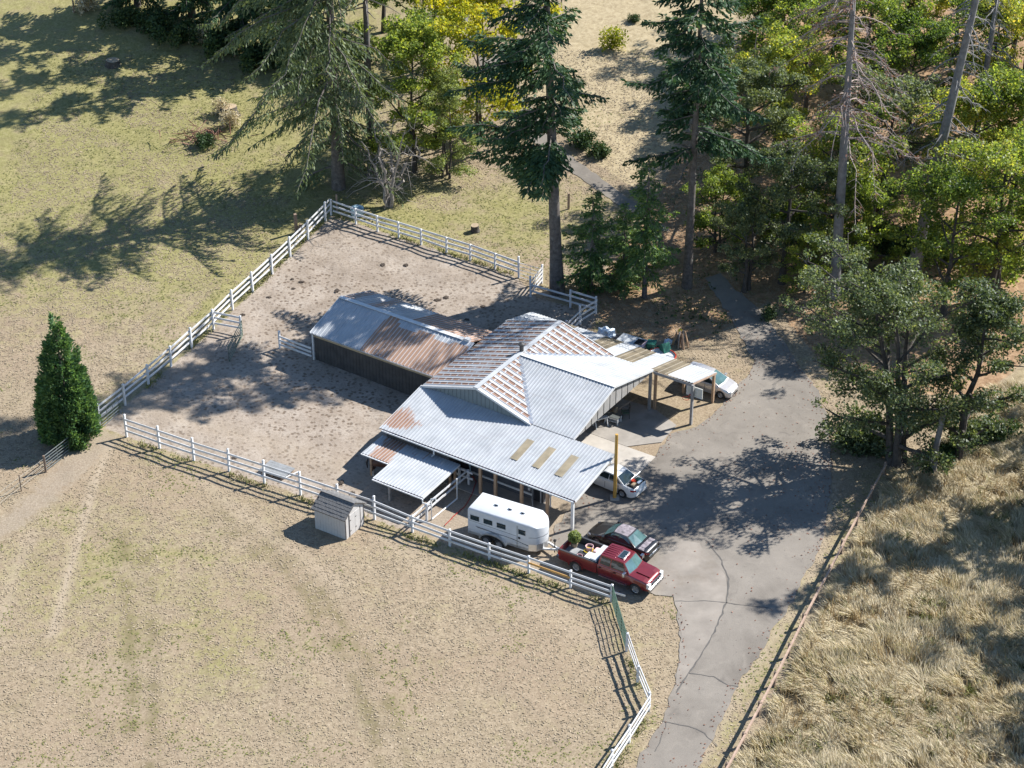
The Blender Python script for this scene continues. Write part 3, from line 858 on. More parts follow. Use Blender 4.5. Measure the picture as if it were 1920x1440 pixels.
# ---- pipe gates
def pipe_gate(label, p0, p1, h, bars, verts, mat, z0=0.12, r=0.032, mesh_wire=False, group='metal pipe gates'):
    a, b = Vector(at(*p0)), Vector(at(*p1))
    t = thing('pipe_gate', label, 'gate', a, 0, group)
    d = b - a
    up = Vector((0, 0, 1))
    fr = MB().tube([up * z0, up * h, d + up * h, d + up * z0, up * z0], r, 8)
    fr.build('gate_frame', mat, t, True)
    for i in range(1, bars - 1):
        z = z0 + (h - z0) * i / (bars - 1)
        MB().tube([up * z + d * 0.01, d * 0.99 + up * z], r * 0.85, 6).build('gate_bar', mat, t, True)
    for i in range(1, verts + 1):
        q = d * (i / (verts + 1))
        MB().tube([q + up * (z0 + .02), q + up * (h - .02)], r * 0.8, 6).build('gate_upright', mat, t, True)
    if mesh_wire:
        w = MB()
        L = d.length
        dn = d / L
        n = int(L / 0.16)
        for i in range(1, n):
            w.tube([dn * (i * 0.16) + up * (z0 + .02), dn * (i * 0.16) + up * (h - .02)], 0.004, 3, False)
        for z in np.arange(z0 + .1, h - .05, .12):
            w.tube([up * z, d + up * z], 0.004, 3, False)
        tag(w.build('wire_mesh', mat, t), kind='stuff')
    return t
pipe_gate('green pipe gate with wire mesh between the white fences beside the red pickup', (1147.5, 1131), (1173.5, 1219), 1.3, 6, 2, 'gate_green', mesh_wire=True)
pipe_gate('dark green pipe gate swung open in the paddock near the short fence stub', (455, 631), (430, 680), 1.35, 6, 1, 'gate_green')
pipe_gate('pale pipe gate at the side of the cone-shaped evergreen, ahead of the fence', (192, 803), (224, 776), 1.35, 6, 2, 'gate_grey')
pipe_gate('grey pipe gate hung from the dark post, partly behind the cone-shaped evergreen', (87, 884), (131, 850), 1.25, 6, 1, 'gate_grey')
pipe_gate('slim white pipe gate beside the tall fir trunk', (974, 522), (1014, 533), 1.35, 5, 1, 'fence', r=0.025)

def lone_post(name, label, pix, h, w, mat, cat='post', lean=(0, 0)):
    o = link_mesh(name, MB().box(-w / 2, w / 2, -w / 2, w / 2, -0.2, h).mesh(name), mat)
    o.location = at(*pix)
    o.rotation_euler = (lean[0], lean[1], random.random())
    return tag(o, label, cat)
lone_post('wooden_post', 'dark wooden post holding the grey pipe gate left of the evergreen', (86, 885), 1.3, 0.13, 'old_wood')
lone_post('steel_post', 'thin steel wire-fence post at the left edge of the gravel', (40, 921), 1.3, 0.06, 'old_wood')
o = MB()
pa, pb = Vector(at(86, 885)), Vector(at(40, 921))
pc = Vector(at(-30, 975))
for z in (0.35, 0.7, 1.1):
    o.tube([pa + Vector((0, 0, z)), pb + Vector((0, 0, z)), pc + Vector((0, 0, z))], 0.012, 4)
tag(o.build('fence_wire', 'wire'), 'slack wire strands between the dark post and the thin steel post', 'wire fence')
lone_post('wooden_post', 'split grey post stump standing outside the white fence under the wide fir', (556, 436), 1.7, 0.22, 'old_wood', lean=(0.05, -0.04))
lone_post('wooden_post', 'short broken grey post leaning beside the taller split post', (561, 438), 0.8, 0.2, 'old_wood', lean=(-0.1, 0.2))
lone_post('wooden_post', 'weathered tan post just outside the top corner of the white fence', (632, 396), 1.5, 0.12, 'tan_rail')
for k, (px, py, lab) in enumerate([(139, 24, 'dark fence post by the dry weeds in the top left corner'), (336, 79, 'dark fence post below the shrubs at the top of the meadow'), (440, 105, 'dark fence post under the wide fir at the meadow edge'),
                                   (1066, 392, 'small pale fence post in the sunny clearing right of the fir trunk'), (748, 205, 'small wooden post in the sunlit gap beside the slim dark trunk')]):
    lone_post('wooden_post', lab, (px, py), 1.4, 0.14, 'old_wood')

# ------------------------------------------------------------------ the barn
def roof_strip(poly, origin, ea, eb, n, w=0.93, prof='rib', rust=None, parent=None, mat='roof_patch', pitch=0.24, bstep=None, thick=0.0, over=0.0):
    """one roof slope laid in metal sheets. poly: convex outline in (a, b): metres along the eave, metres up the slope.
    origin/ea/eb/n: where the slope lies; every sheet is a mesh of its own, ribbed along b"""
    poly = np.asarray(poly, float)
    a0, a1 = poly[:, 0].min(), poly[:, 0].max()
    O_, A_, B_, N_ = Vector(origin), Vector(ea), Vector(eb), Vector(n)
    def brange(a):
        bs = []
        k = len(poly)
        for i in range(k):
            (xa, ya), (xb, yb) = poly[i], poly[(i + 1) % k]
            if abs(xa - xb) < 1e-9:
                if abs(a - xa) < 1e-6:
                    bs += [ya, yb]
                continue
            t_ = (a - xa) / (xb - xa)
            if -1e-9 <= t_ <= 1 + 1e-9:
                bs.append(ya + t_ * (yb - ya))
        return (min(bs), max(bs)) if bs else None
    ns = max(1, int(round((a1 - a0) / w)))
    prof_pts = [(0.0, 0.0), (0.60, 0.0), (0.70, 1.0), (0.86, 1.0), (0.96, 0.0)]
    rib = 0.032
    for s in range(ns):
        s0, s1 = a0 + (a1 - a0) * s / ns, a0 + (a1 - a0) * (s + 1) / ns
        cols = [(s0 + 0.001, None), (s1 - 0.001, None)]
        k0 = math.floor(s0 / pitch)
        while k0 * pitch < s1:
            for f, hh in prof_pts:
                a = (k0 + f) * pitch
                if s0 + 0.002 < a < s1 - 0.002:
                    cols.append((a, hh))
            k0 += 1
        kk = poly[:, 0]
        for a in kk:
            if s0 + 0.003 < a < s1 - 0.003:
                cols.append((a, None))
        cols.sort(key=lambda c: c[0])
        def hof(a):
            f = (a / pitch) % 1.0
            if f < 0.6 or f > 0.96: return 0.0
            if f < 0.7: return (f - 0.6) / 0.1
            if f < 0.86: return 1.0
            return (0.96 - f) / 0.1
        vs, fs, uvs, rs = [], [], [], []
        lift = 0.003 * (s % 2) + 0.004 + random.uniform(0, 0.004)
        nb = 2 if bstep is None else None
        prev = None
        for a, _ in cols:
            br = brange(a)
            if br is None:
                continue
            b0, b1 = br
            m_ = bstep and max(1, int(math.ceil((poly[:, 1].max() - poly[:, 1].min()) / bstep))) or 1
            idx = []
            for j in range(m_ + 1):
                b = b0 + (b1 - b0) * j / m_
                p = O_ + A_ * a + B_ * b + N_ * (rib * hof(a) + lift)
                idx.append(len(vs))
                vs.append(p); uvs.append((a, b)); rs.append(rust(a, b) if rust else 0.0)
            if prev is not None:
                for j in range(m_):
                    fs.append((prev[j], idx[j], idx[j + 1], prev[j + 1]))
            prev = idx
        if len(fs) == 0:
            continue
        me = bpy.data.meshes.new('roof_sheet')
        me.from_pydata(vs, [], fs)
        uvl = me.uv_layers.new(name='sheet')
        li = np.empty(len(me.loops), np.int32)
        me.loops.foreach_get('vertex_index', li)
        uvl.data.foreach_set('uv', np.array(uvs, np.float32)[li].ravel())
        at_ = me.attributes.new('rust', 'FLOAT', 'POINT')
        at_.data.foreach_set('value', np.array(rs, np.float32))
        me.update()
        if me.polygons[0].normal.dot(N_) < 0:
            me.flip_normals()
        link_mesh('roof_sheet', me, mat, parent)

def slope(p_eave, ea, p_ridge):
    """returns ea, eb, n for a slope from an eave point up to a ridge point straight above in plan across the eave"""
    ea = Vector(ea).normalized()
    d = Vector(p_ridge) - Vector(p_eave)
    eb = (d - ea * d.dot(ea)).normalized()
    n = ea.cross(eb).normalized()
    if n.z < 0: n = -n
    return ea, eb, n

barn = thing('barn', 'large barn with rust-streaked ribbed metal gable roofs, wide lean-to and dark walls', 'barn', uvw(0, 0), BANG)
ZE, ZR = 3.3, 4.66           # eaves, ridge
UW, VD, CU = 8.72, 10.36, 11.95
RM = UW / 2                  # main ridge at u = RM, cross ridge at v = VD/2
def part(name, mb, mat, parent=barn, sm=False):
    return mb.build(name, mat, parent, sm)

# walls
w = MB().box(0.12, UW - 0.02, 0.12, VD - 0.12, -0.1, ZE - 0.12)
part('wall', w, 'block_wall')
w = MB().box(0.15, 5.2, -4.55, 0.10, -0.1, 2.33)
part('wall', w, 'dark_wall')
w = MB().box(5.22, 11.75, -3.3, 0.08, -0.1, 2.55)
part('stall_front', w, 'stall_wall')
# gable siding of the long roof (front and rear) as planks
def gable_planks(axis, c, lo, hi, zbase, zpeak, mat, name, step=0.33, thick=0.03, bottom=None):
    mid = (lo + hi) / 2
    k = int((hi - lo) / step)
    st = (hi - lo) / k
    for i in range(k):
        gp_ = 0.05 if step > 0.5 else 0.012
        x0, x1 = lo + i * st + gp_, lo + (i + 1) * st - gp_
        def top(x): return zpeak - (zpeak - zbase) * abs(x - mid) / ((hi - lo) / 2)
        def bot(x): return bottom(x) if bottom else zbase - 0.02
        xs = [x0, x1] if not (x0 < mid < x1) else [x0, mid, x1]
        up = [(x, max(top(x), bot(x) + 0.02)) for x in xs]
        ring = [(x0, bot(x0)), (x1, bot(x1))] + up[::-1]
        if axis == 'u':
            part(name, MB().poly([(x, c, z) for x, z in ring], (0, thick, 0)), mat)
        else:
            part(name, MB().poly([(c, x, z) for x, z in ring], (-thick, 0, 0)), mat)
gable_planks('u', 0.0, 0.05, UW - 0.05, ZE, ZR - 0.08, 'gable', 'siding_plank')
gable_planks('u', VD - 0.04, 0.05, UW - 0.05, ZE, ZR - 0.08, 'gable', 'siding_plank')
gable_planks('v', CU - 0.1, 0.12, VD - 0.12, ZE - 0.05, ZR - 0.08, 'batten_board', 'batten_plank', step=0.74, bottom=lambda x: 3.02)
part('gable_back', MB().poly([(CU - 0.16, 0.15, 3.05), (CU - 0.16, VD - 0.15, 3.05), (CU - 0.16, VD - .15, 3.25), (CU - 0.16, VD / 2, ZR - 0.14), (CU - 0.16, 0.15, 3.25)], (-0.03, 0, 0)), 'dark_trim')

# main roof: left slope, right slope split by the cross gable
roof = part('roof', MB().box(RM - 0.1, RM + 0.1, -0.12, VD + 0.10, ZR - 0.03, ZR + 0.03), 'white_trim')
V3 = Vector
eL = slope((0, 0, ZE), (0, 1, 0), (RM, 0, ZR)); sl = (V3((RM, 0, ZR)) - V3((0, 0, ZE))).length
ov = 0.18
def rust_main(a, b):
    return 0.6 + 0.2 * math.sin(a * 0.9 + 1) * math.sin(b * 0.7)
roof_strip([(-0.1, -ov), (VD + 0.1, -ov), (VD + 0.1, sl), (-0.1, sl)], (0, 0, ZE), *eL, rust=rust_main, parent=roof, mat='roof_banded', bstep=1.2, pitch=0.31)
eR = slope((UW, 0, ZE), (0, 1, 0), (RM, 0, ZR))
def rust_r1(a, b): return 0.55
def rust_r2(a, b): return 0.55 + 0.55 * max(0, min(1, (2.6 - b) / 2.0)) * max(0, min(1, (9.4 - a) / 1.5))
roof_strip([(-0.1, -0.0), (0.0, 0.0), (VD / 2, sl), (-0.1, sl)], (UW, 0, ZE), *eR, rust=rust_r1, parent=roof, mat='roof_banded', bstep=1.2, pitch=0.31)
roof_strip([(VD / 2, sl), (VD, 0.0), (VD + 0.1, 0.0), (VD + 0.1, sl)], (UW, 0, ZE), *eR, rust=rust_r2, parent=roof, mat='roof_banded', bstep=0.8, pitch=0.31)
# cross gable
eC1 = slope((UW, 0, ZE), (1, 0, 0), (UW, VD / 2, ZR)); sc = (V3((0, VD / 2, ZR)) - V3((0, 0, ZE))).length
roof_strip([(RM, sc), (UW, 0), (CU + 0.08, 0), (CU + 0.08, sc)], (0, 0, ZE), *eC1, parent=roof, mat='roof_patch', bstep=1.5, rust=lambda a, b: 0.0)
eC2 = slope((UW, VD, ZE), (1, 0, 0), (UW, VD / 2, ZR))
roof_strip([(RM, sc), (UW, 0), (CU + 0.08, 0), (CU + 0.08, sc)], (0, VD, ZE), *eC2, parent=roof, mat='roof_patch', bstep=1.5, rust=lambda a, b: 0.0)
m = MB().beam((RM, VD / 2, ZR + 0.035), (CU + 0.1, VD / 2, ZR + 0.035), 0.32, 0.03)
part('ridge_cap', m, 'white_trim', roof)
part('ridge_cap', MB().beam((RM, -0.14, ZR + 0.045), (RM, VD + 0.12, ZR + 0.045), 0.34, 0.03), 'roof_patch', roof)
for (x, y) in ((UW, 0.0), (UW, VD)):
    part('valley_flashing', MB().beam((RM + 0.1, VD / 2 + (0.1 if y > 1 else -0.1), ZR + 0.0), (x - 0.02, y, ZE + 0.03), 0.26, 0.02), 'alu', roof)
# rake trims
for x0, x1, yy in ((0, RM, -0.13), (UW, RM, -0.13), (0, RM, VD + 0.13), (UW, RM, VD + 0.13)):
    part('rake_board', MB().beam((x0 - (0.17 if x0 == 0 else 0), yy, ZE - 0.02 - (0.05 if x0 == 0 else 0)), (x1, yy, ZR - 0.02), 0.05, 0.15), 'white_trim', roof)
for y0, y1 in ((0, VD / 2), (VD, VD / 2)):
    part('rake_board', MB().beam((CU + 0.05, y0, ZE - 0.06), (CU + 0.05, y1, ZR - 0.06), 0.04, 0.12), 'white_trim', roof)
# chimney
ch = MB().lathe([(0.0, -0.2), (0.15, -0.2), (0.15, 0.5), (0.0, 0.5)], 'Z', (RM - 0.05, VD / 2 + 0.35, ZR), 14)
ch.lathe([(0.0, 0.5), (0.23, 0.52), (0.23, 0.62), (0.0, 0.72)], 'Z', (RM - 0.05, VD / 2 + 0.35, ZR), 14)
part('chimney', ch, 'chimney', roof, True)

# front lean-to roof, v from -4.8 to 0
ZLT, ZLB, VL = 3.27, 2.42, -4.82
le0 = part('lean_to_roof', MB().box(-0.1, 15.05, VL + 0.05, VL + 0.10, ZLB - 0.16, ZLB - 0.01), 'red_trim')
e = slope((0, VL, ZLB), (1, 0, 0), (0, 0, ZLT)); ls = math.hypot(VL, ZLT - ZLB)
def rust_lean(a, b):
    if b > 3.6 or a > 2.6: return 0.12 if a < 1.2 else 0.0
    return max(0.0, 0.85 - 0.22 * abs(a - 0.4) - 0.28 * abs(b - 1.3)) if b > 0.3 else 0.1
roof_strip([(-0.2, 0), (15.12, 0), (15.12, ls), (-0.2, ls)], (0, VL, ZLB), *e, rust=rust_lean, parent=le0, mat='roof_patch', bstep=0.5)
for u0 in (9.25, 10.93, 12.65):
    for k in range(2):
        b0, b1 = 1.45, 3.55
        O_ = V3((0, VL, ZLB)); ea, eb, n = e
        m = MB()
        a0 = u0 + k * 0.29
        for (x0, x1, hh) in ((0.0, 0.10, 0.046), (0.10, 0.20, 0.030), (0.20, 0.28, 0.046)):
            m.poly([O_ + ea * (a0 + x0) + eb * b0 + n * hh, O_ + ea * (a0 + x1) + eb * b0 + n * hh, O_ + ea * (a0 + x1) + eb * b1 + n * hh, O_ + ea * (a0 + x0) + eb * b1 + n * hh], n * 0.015)
        part('skylight', m, 'skylight', le0)
part('gutter', MB().beam((0.0, VL - 0.06, ZLB - 0.09), (15.05, VL - 0.06, ZLB - 0.09), 0.11, 0.09), 'white_trim', le0)
part('rake_board', MB().beam((15.13, VL, ZLB - 0.07), (15.13, 0.02, ZLT - 0.07), 0.04, 0.14), 'white_trim', le0)
part('rake_board', MB().beam((-0.22, VL, ZLB - 0.07), (-0.22, 0.02, ZLT - 0.07), 0.04, 0.14), 'white_trim', le0)
for k in range(8):
    part('rafter', MB().beam((5.6 + k * 1.3, VL + 0.12, ZLB - 0.12), (5.6 + k * 1.3, -0.05, ZLT - 0.12), 0.05, 0.14), 'post_wood', le0)
for u in (7.74, 8.92, 10.95, 12.92):
    part('post', MB().box(u - 0.09, u + 0.09, VL + 0.13, VL + 0.30, -0.1, ZLB - 0.08), 'post_wood')
part('post', MB().box(14.75, 14.93, VL + 0.10, VL + 0.26, -0.1, ZLB - 0.10), 'white_trim')
for (u0, u1) in ((5.3, 7.4), (7.42, 9.3), (9.32, 10.95)):
    part('base_board', MB().box(u0, u1, -3.36, -3.303, 0.35, 0.48), 'white_trim')
for u in (10.98, 11.6, 12.35):
    part('door_frame', MB().box(u - 0.03, u + 0.03, -3.38, -3.304 if u < 11.7 else -3.3, 0.0, 2.1), 'white_trim')
dr = part('door', MB().poly([(11.0, -3.42, 0.1), (11.0, -3.42, 2.05), (11.55, -4.15, 2.05), (11.55, -4.15, 0.1)], (0.03, 0.02, 0)), 'stall_wall')
part('door_trim', MB().beam((11.0, -3.44, 0.16), (11.55, -4.18, 0.16), 0.05, 0.09), 'white_trim', dr)
part('wall_box', MB().box(10.62, 10.78, -3.42, -3.305, 1.2, 1.5), 'box_grey')
part('wall_box', MB().box(10.66, 10.82, -3.42, -3.305, 0.75, 0.95), 'white_trim')
# curved brace of the stall opening
br = MB()
ring = [(5.25, -3.38, 0.35), (5.25, -3.38, 2.2), (6.1, -3.38, 2.2), (6.1, -3.38, 0.35)] 
arc = [(5.45 + 0.6 * math.sin(t), -3.38, 0.35 + 1.25 * math.cos(t)) for t in np.linspace(PI / 2, 0, 7)]
br.poly([(6.1, -3.38, 0.35), (6.1, -3.38, 2.3), (5.25, -3.38, 2.3)] + arc[::-1][0:1] + [a for a in arc[::-1][1:]], (0, 0.05, 0))
part('stall_panel', br, 'trough_blue')
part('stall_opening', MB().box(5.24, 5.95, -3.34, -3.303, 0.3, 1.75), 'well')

# small lower lean-to
ZBT, ZBB = 1.70, 1.50
lo_ = part('small_lean_to_roof', MB().box(2.15, 6.05, -8.70, -8.65, ZBB - 0.14, ZBB - 0.01), 'red_trim')
e = slope((0, -8.76, ZBB), (1, 0, 0), (0, -4.58, ZBT)); bs = math.hypot(4.18, ZBT - ZBB)
def rust_b(a, b):
    if a < 2.1: return max(0.0, 0.86 - 0.5 * abs(a - 1.1)) if b > 1.8 else 0.3
    return 0.42 if (b > 3.2 and a < 4.6) else 0.0
nb = bs * (8.76 - 6.9) / 4.18
roof_strip([(-0.2, nb), (2.1, nb), (2.1, bs), (-0.2, bs)], (0, -8.76, ZBB), *e, rust=rust_b, parent=lo_, mat='roof_patch', bstep=0.4, w=0.77)
roof_strip([(2.1, 0), (6.1, 0), (6.1, bs), (2.1, bs)], (0, -8.76, ZBB), *e, rust=rust_b, parent=lo_, mat='roof_patch', bstep=0.4, w=0.8)
part('gutter', MB().beam((2.1, -8.82, ZBB - 0.07), (6.12, -8.82, ZBB - 0.07), 0.10, 0.08), 'white_trim', lo_)
part('gutter', MB().beam((-0.2, -6.96, ZBB + 0.04), (2.08, -6.96, ZBB + 0.04), 0.08, 0.07), 'white_trim', lo_)
part('rake_board', MB().beam((6.12, -8.76, ZBB - 0.04), (6.12, -4.6, ZBT - 0.04), 0.04, 0.12), 'white_trim', lo_)
for u, v, h, mt in ((3.2, -8.45, 1.46, 'grey_post'), (0.5, -6.8, 1.5, 'post_wood'), (6.0, -5.0, 1.62, 'post_wood'), (5.6, -5.0, 1.62, 'post_wood')):
    part('post', MB().box(u - 0.07, u + 0.07, v - 0.07, v + 0.07, -0.1, h), mt)
# white downpipes of the small lean-to
for pts_ in ([(6.12, -8.84, 1.44), (6.12, -8.84, 1.15), (6.72, -8.75, 1.15)], [(6.75, -8.75, 1.65), (6.75, -8.75, 0.06), (6.8, -5.95, 0.06), (6.8, -5.95, 1.62)], [(6.75, -8.75, 1.62), (7.0, -8.6, 1.70), (7.0, -8.6, 1.5)],
             [(4.25, VL - 0.08, 2.36), (4.25, VL - 0.08, 1.98), (4.2, VL - 0.25, 1.90)]):
    part('downpipe', MB().tube(pts_, 0.055, 8), 'white_trim', barn, True)

# rear lean-to strip over the back
ZST, ZSB, VS = 3.27, 2.36, 13.8
st = part('rear_lean_to_roof', MB().box(-0.05, 15.0, VS - 0.10, VS - 0.05, ZSB - 0.15, ZSB - 0.01), 'red_trim')
e = slope((0, VS, ZSB), (1, 0, 0), (0, VD, ZST)); ss = math.hypot(VS - VD, ZST - ZSB)
edges = [-0.25, 2.6, 3.75, 6.15, 7.65, 8.85, 10.3, 11.75, 13.1, 15.1]
for i in range(len(edges) - 1):
    sky_ = i in (1, 3, 5, 7)
    roof_strip([(edges[i], 0), (edges[i + 1], 0), (edges[i + 1], ss), (edges[i], ss)], (0, VS, ZSB), *e, parent=st, mat='skylight_dark' if sky_ else 'roof_patch', bstep=1.0, rust=lambda a, b: 0.0, pitch=0.48 if sky_ else 0.24)
part('fascia', MB().beam((12.05, VD - 0.05, ZST - 0.14), (15.1, VD - 0.05, ZST - 0.14), 0.05, 0.2), 'grey_post', st)
part('rake_board', MB().beam((15.12, VD, ZST - 0.06), (15.12, VS, ZSB - 0.06), 0.04, 0.13), 'tan_rail', st)
for u, v, h, mt in ((15.15, 10.28, 3.2, 'grey_post'), (15.05, 13.55, 2.3, 'post_wood'), (11.85, 10.25, 3.2, 'grey_post'), (12.75, 13.5, 2.3, 'post_wood'), (12.1, 10.55, 3.1, 'post_wood'), (9.4, 13.5, 2.3, 'post_wood'), (6.0, 13.5, 2.3, 'post_wood'), (3.0, 13.5, 2.3, 'post_wood'), (0.1, 13.5, 2.3, 'post_wood')):
    zf = float(hgt(uvw(u, v)[1]))
    part('post', MB().box(u - 0.085, u + 0.085, v - 0.085, v + 0.085, zf - 0.1, h), mt)

# stable wing
SE, SR = 2.5, 3.66
SV0, SV1, SU0 = 2.52, 9.6, -11.75
SM = (SV0 + SV1) / 2
k = 40
for i in range(k):
    u0, u1 = SU0 + 0.15 + (0 - SU0 - 0.17) * i / k, SU0 + 0.15 + (0 - SU0 - 0.17) * (i + 1) / k
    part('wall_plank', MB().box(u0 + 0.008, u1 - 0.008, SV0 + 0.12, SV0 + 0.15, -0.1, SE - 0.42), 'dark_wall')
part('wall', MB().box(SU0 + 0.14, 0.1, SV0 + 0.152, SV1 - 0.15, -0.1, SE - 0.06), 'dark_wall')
for i in range(5):
    u0, u1 = SU0 + 0.1 + 2.32 * i, SU0 + 0.1 + 2.32 * (i + 1)
    part('wall_band', MB().box(u0 + 0.01, min(u1, -0.05) - 0.01, SV0 + 0.09, SV0 + 0.12, SE - 0.42, SE - 0.07), 'wood_band')
part('corner_post', MB().box(SU0 + 0.0, SU0 + 0.13, SV0 + 0.02, SV0 + 0.15, -0.1, SE - 0.02), 'white_trim')
sr = part('stable_roof', MB().beam((SU0 - 0.05, SM, SR + 0.04), (-0.9, SM, SR + 0.04), 0.34, 0.035), 'white_trim')
gp = MB()
gp.poly([(SU0 + 0.1, SV0 + 0.2, SE - 0.05), (SU0 + 0.1, SV1 - 0.2, SE - 0.05), (SU0 + 0.1, SM, SR - 0.1)], (0.04, 0, 0))
part('gable_panel', gp, 'gable')
e = slope((0, SV0, SE), (1, 0, 0), (0, SM, SR)); ws = math.hypot(SM - SV0, SR - SE)
def rust_s1(a, b):
    if a < -7.35: return 0.0
    return 1.0 if b < ws - 0.42 - 0.5 * max(0, (-5 - a)) * 0 - 0.12 * math.sin(a * 2.1) - (0.5 if a > -6 else 0.0) * 0.6 else 0.2
roof_strip([(SU0, -0.1), (0.05, -0.1), (0.05, ws), (SU0, ws)], (0, SV0, SE), *e, rust=rust_s1, parent=sr, mat='roof_pans', bstep=0.35, pitch=0.31)
e2 = slope((0, SV1, SE), (1, 0, 0), (0, SM, SR))
def rust_s2(a, b):
    if a > -5.6: return 0.9
    return 0.42 + 0.12 * math.sin(a * 2.6) if a < -8.4 else 0.1
roof_strip([(SU0, -0.1), (-0.1, -0.1), (-0.1, ws), (SU0, ws)], (0, SV1, SE), *e2, rust=rust_s2, parent=sr, mat='roof_pans', bstep=0.5, pitch=0.31)
for y0 in (SV0, SV1):
    part('rake_board', MB().beam((SU0 - 0.03, y0 + (-0.1 if y0 == SV0 else 0.1), SE - 0.06), (SU0 - 0.03, SM, SR - 0.03), 0.05, 0.14), 'white_trim', sr)
part('gutter', MB().beam((SU0, SV0 - 0.12, SE - 0.06), (-0.05, SV0 - 0.12, SE - 0.06), 0.08, 0.07), 'alu', sr)
part('ridge_vent', MB().box(-0.75, -0.35, SM - 0.15, SM + 0.15, SR, SR + 0.2), 'white_trim', sr)

# yellow pole at the corner of the lean-to
t = tag(MB().tube([(0, 0, -0.2), (0.0, 0, 2.0), (0, 0, 5.0)], [0.125, 0.115, 0.10], 12).build('wooden_pole', 'yellow_pole', None, True), 'tall yellow-brown round pole at the corner of the big lean-to roof', 'pole')
t.location = uvw(15.33, -0.2)
t2 = MB().box(-0.3, 0.3, -0.3, 0.3, -0.1, 0.10)
o = tag(t2.build('concrete_footing', 'concrete'), 'small concrete footing at the base of the yellow pole', 'footing')
o.location = uvw(15.33, -0.2, 0.0)

# ------------------------------------------------------------------ shed
shed = thing('garden_shed', 'small grey wooden shed with shingled gable roof against the white fence', 'shed', uvw(1.05, -13.55), R(-32))
SL, SW, SH, SRZ = 2.42, 1.95, 1.62, 2.28
k = 11
for i in range(k):
    x0, x1 = SL * i / k, SL * (i + 1) / k
    part('siding_plank', MB().box(x0 + 0.006, x1 - 0.006, -0.02, 0.0, 0.0, SH), 'shed_wall', shed)
part('wall', MB().box(0.02, SL - 0.02, 0.002, SW, 0.0, SH), 'shed_wall', shed)
part('gable_wall', MB().poly([(SL - 0.019, 0, 0), (SL - 0.019, SW, 0), (SL - 0.019, SW, SH), (SL - 0.019, SW / 2, SRZ - 0.05), (SL - 0.019, 0, SH)], (0.02, 0, 0)), 'shed_wall', shed)
part('gable_wall', MB().poly([(0.0, 0, 0), (0.0, SW, 0), (0.0, SW, SH), (0.0, SW / 2, SRZ - 0.05), (0.0, 0, SH)], (0.02, 0, 0)), 'shed_wall', shed)
for y0, y1 in ((0.42, 0.97), (0.99, 1.52)):
    d_ = part('door', MB().box(SL + 0.004, SL + 0.03, y0, y1, 0.06, 1.62), 'shed_wall', shed)
    part('hinge', MB().box(SL + 0.032, SL + 0.045, y0 + 0.02, y0 + 0.12, 1.2, 1.26), 'shed_trim', d_)
    part('hinge', MB().box(SL + 0.032, SL + 0.045, y0 + 0.02, y0 + 0.12, 0.4, 0.46), 'shed_trim', d_)
for y in (0.39, 1.55):
    part('door_trim', MB().box(SL + 0.004, SL + 0.035, y - 0.03, y + 0.03, 0.0, 1.68), 'shed_trim', shed)
for y in (-0.02, SW - 0.03):
    part('corner_trim', MB().box(SL - 0.02, SL + 0.02, y - 0.01, y + 0.05, 0.0, SH), 'shed_trim', shed)
rf = part('roof', MB().poly([(-0.12, -0.2, SH - 0.06), (-0.12, SW / 2, SRZ), (-0.12, SW + 0.2, SH - 0.06), (-0.12, SW + 0.2, SH), (-0.12, SW / 2, SRZ + 0.05), (-0.12, -0.2, SH)], (SL + 0.24, 0, 0)), 'shed_trim', shed)
shing = MB().box(0, 0.30, 0, 0.21, 0, 0.018).mesh('shingle')
ang = math.atan2(SRZ - SH + 0.06, SW / 2 + 0.2)
rows = 6
slen = math.hypot(SW / 2 + 0.2, SRZ - SH + 0.06)
for side in (0, 1):
    for r_ in range(rows):
        n_ = 9
        for c_ in range(n_):
            x = -0.12 + (SL + 0.24) * (c_ + (0.5 if r_ % 2 else 0)) / n_
            wid = (SL + 0.24) / n_
            if x + 0.1 > SL + 0.12: continue
            o = link_mesh('shingle', shing, 'shingle', rf)
            o.scale = (min(wid, SL + 0.12 - x) / 0.30 * 0.97, 1, random.uniform(0.8, 1.6))
            b = slen * r_ / rows - 0.01
            if side == 0:
                o.location = (x, -0.2 + b * math.cos(ang), SH + 0.004 + b * math.sin(ang) + 0.012 * 0)
                o.rotation_euler = (ang - 0.05, 0, 0)
            else:
                o.location = (x + min(wid, SL + 0.12 - x) * 0.97, SW + 0.2 - b * math.cos(ang), SH + 0.004 + b * math.sin(ang))
                o.rotation_euler = (ang - 0.05, 0, PI)
part('ridge_cap', MB().beam((-0.13, SW / 2, SRZ + 0.075), (SL + 0.13, SW / 2, SRZ + 0.075), 0.24, 0.02), 'shingle', rf)

# ------------------------------------------------------------------ vehicles (x forward, y left, z up)
def interp(x, pts):
    xs = [p[0] for p in pts]; ys = [p[1] for p in pts]
    return float(np.interp(x, xs, ys))

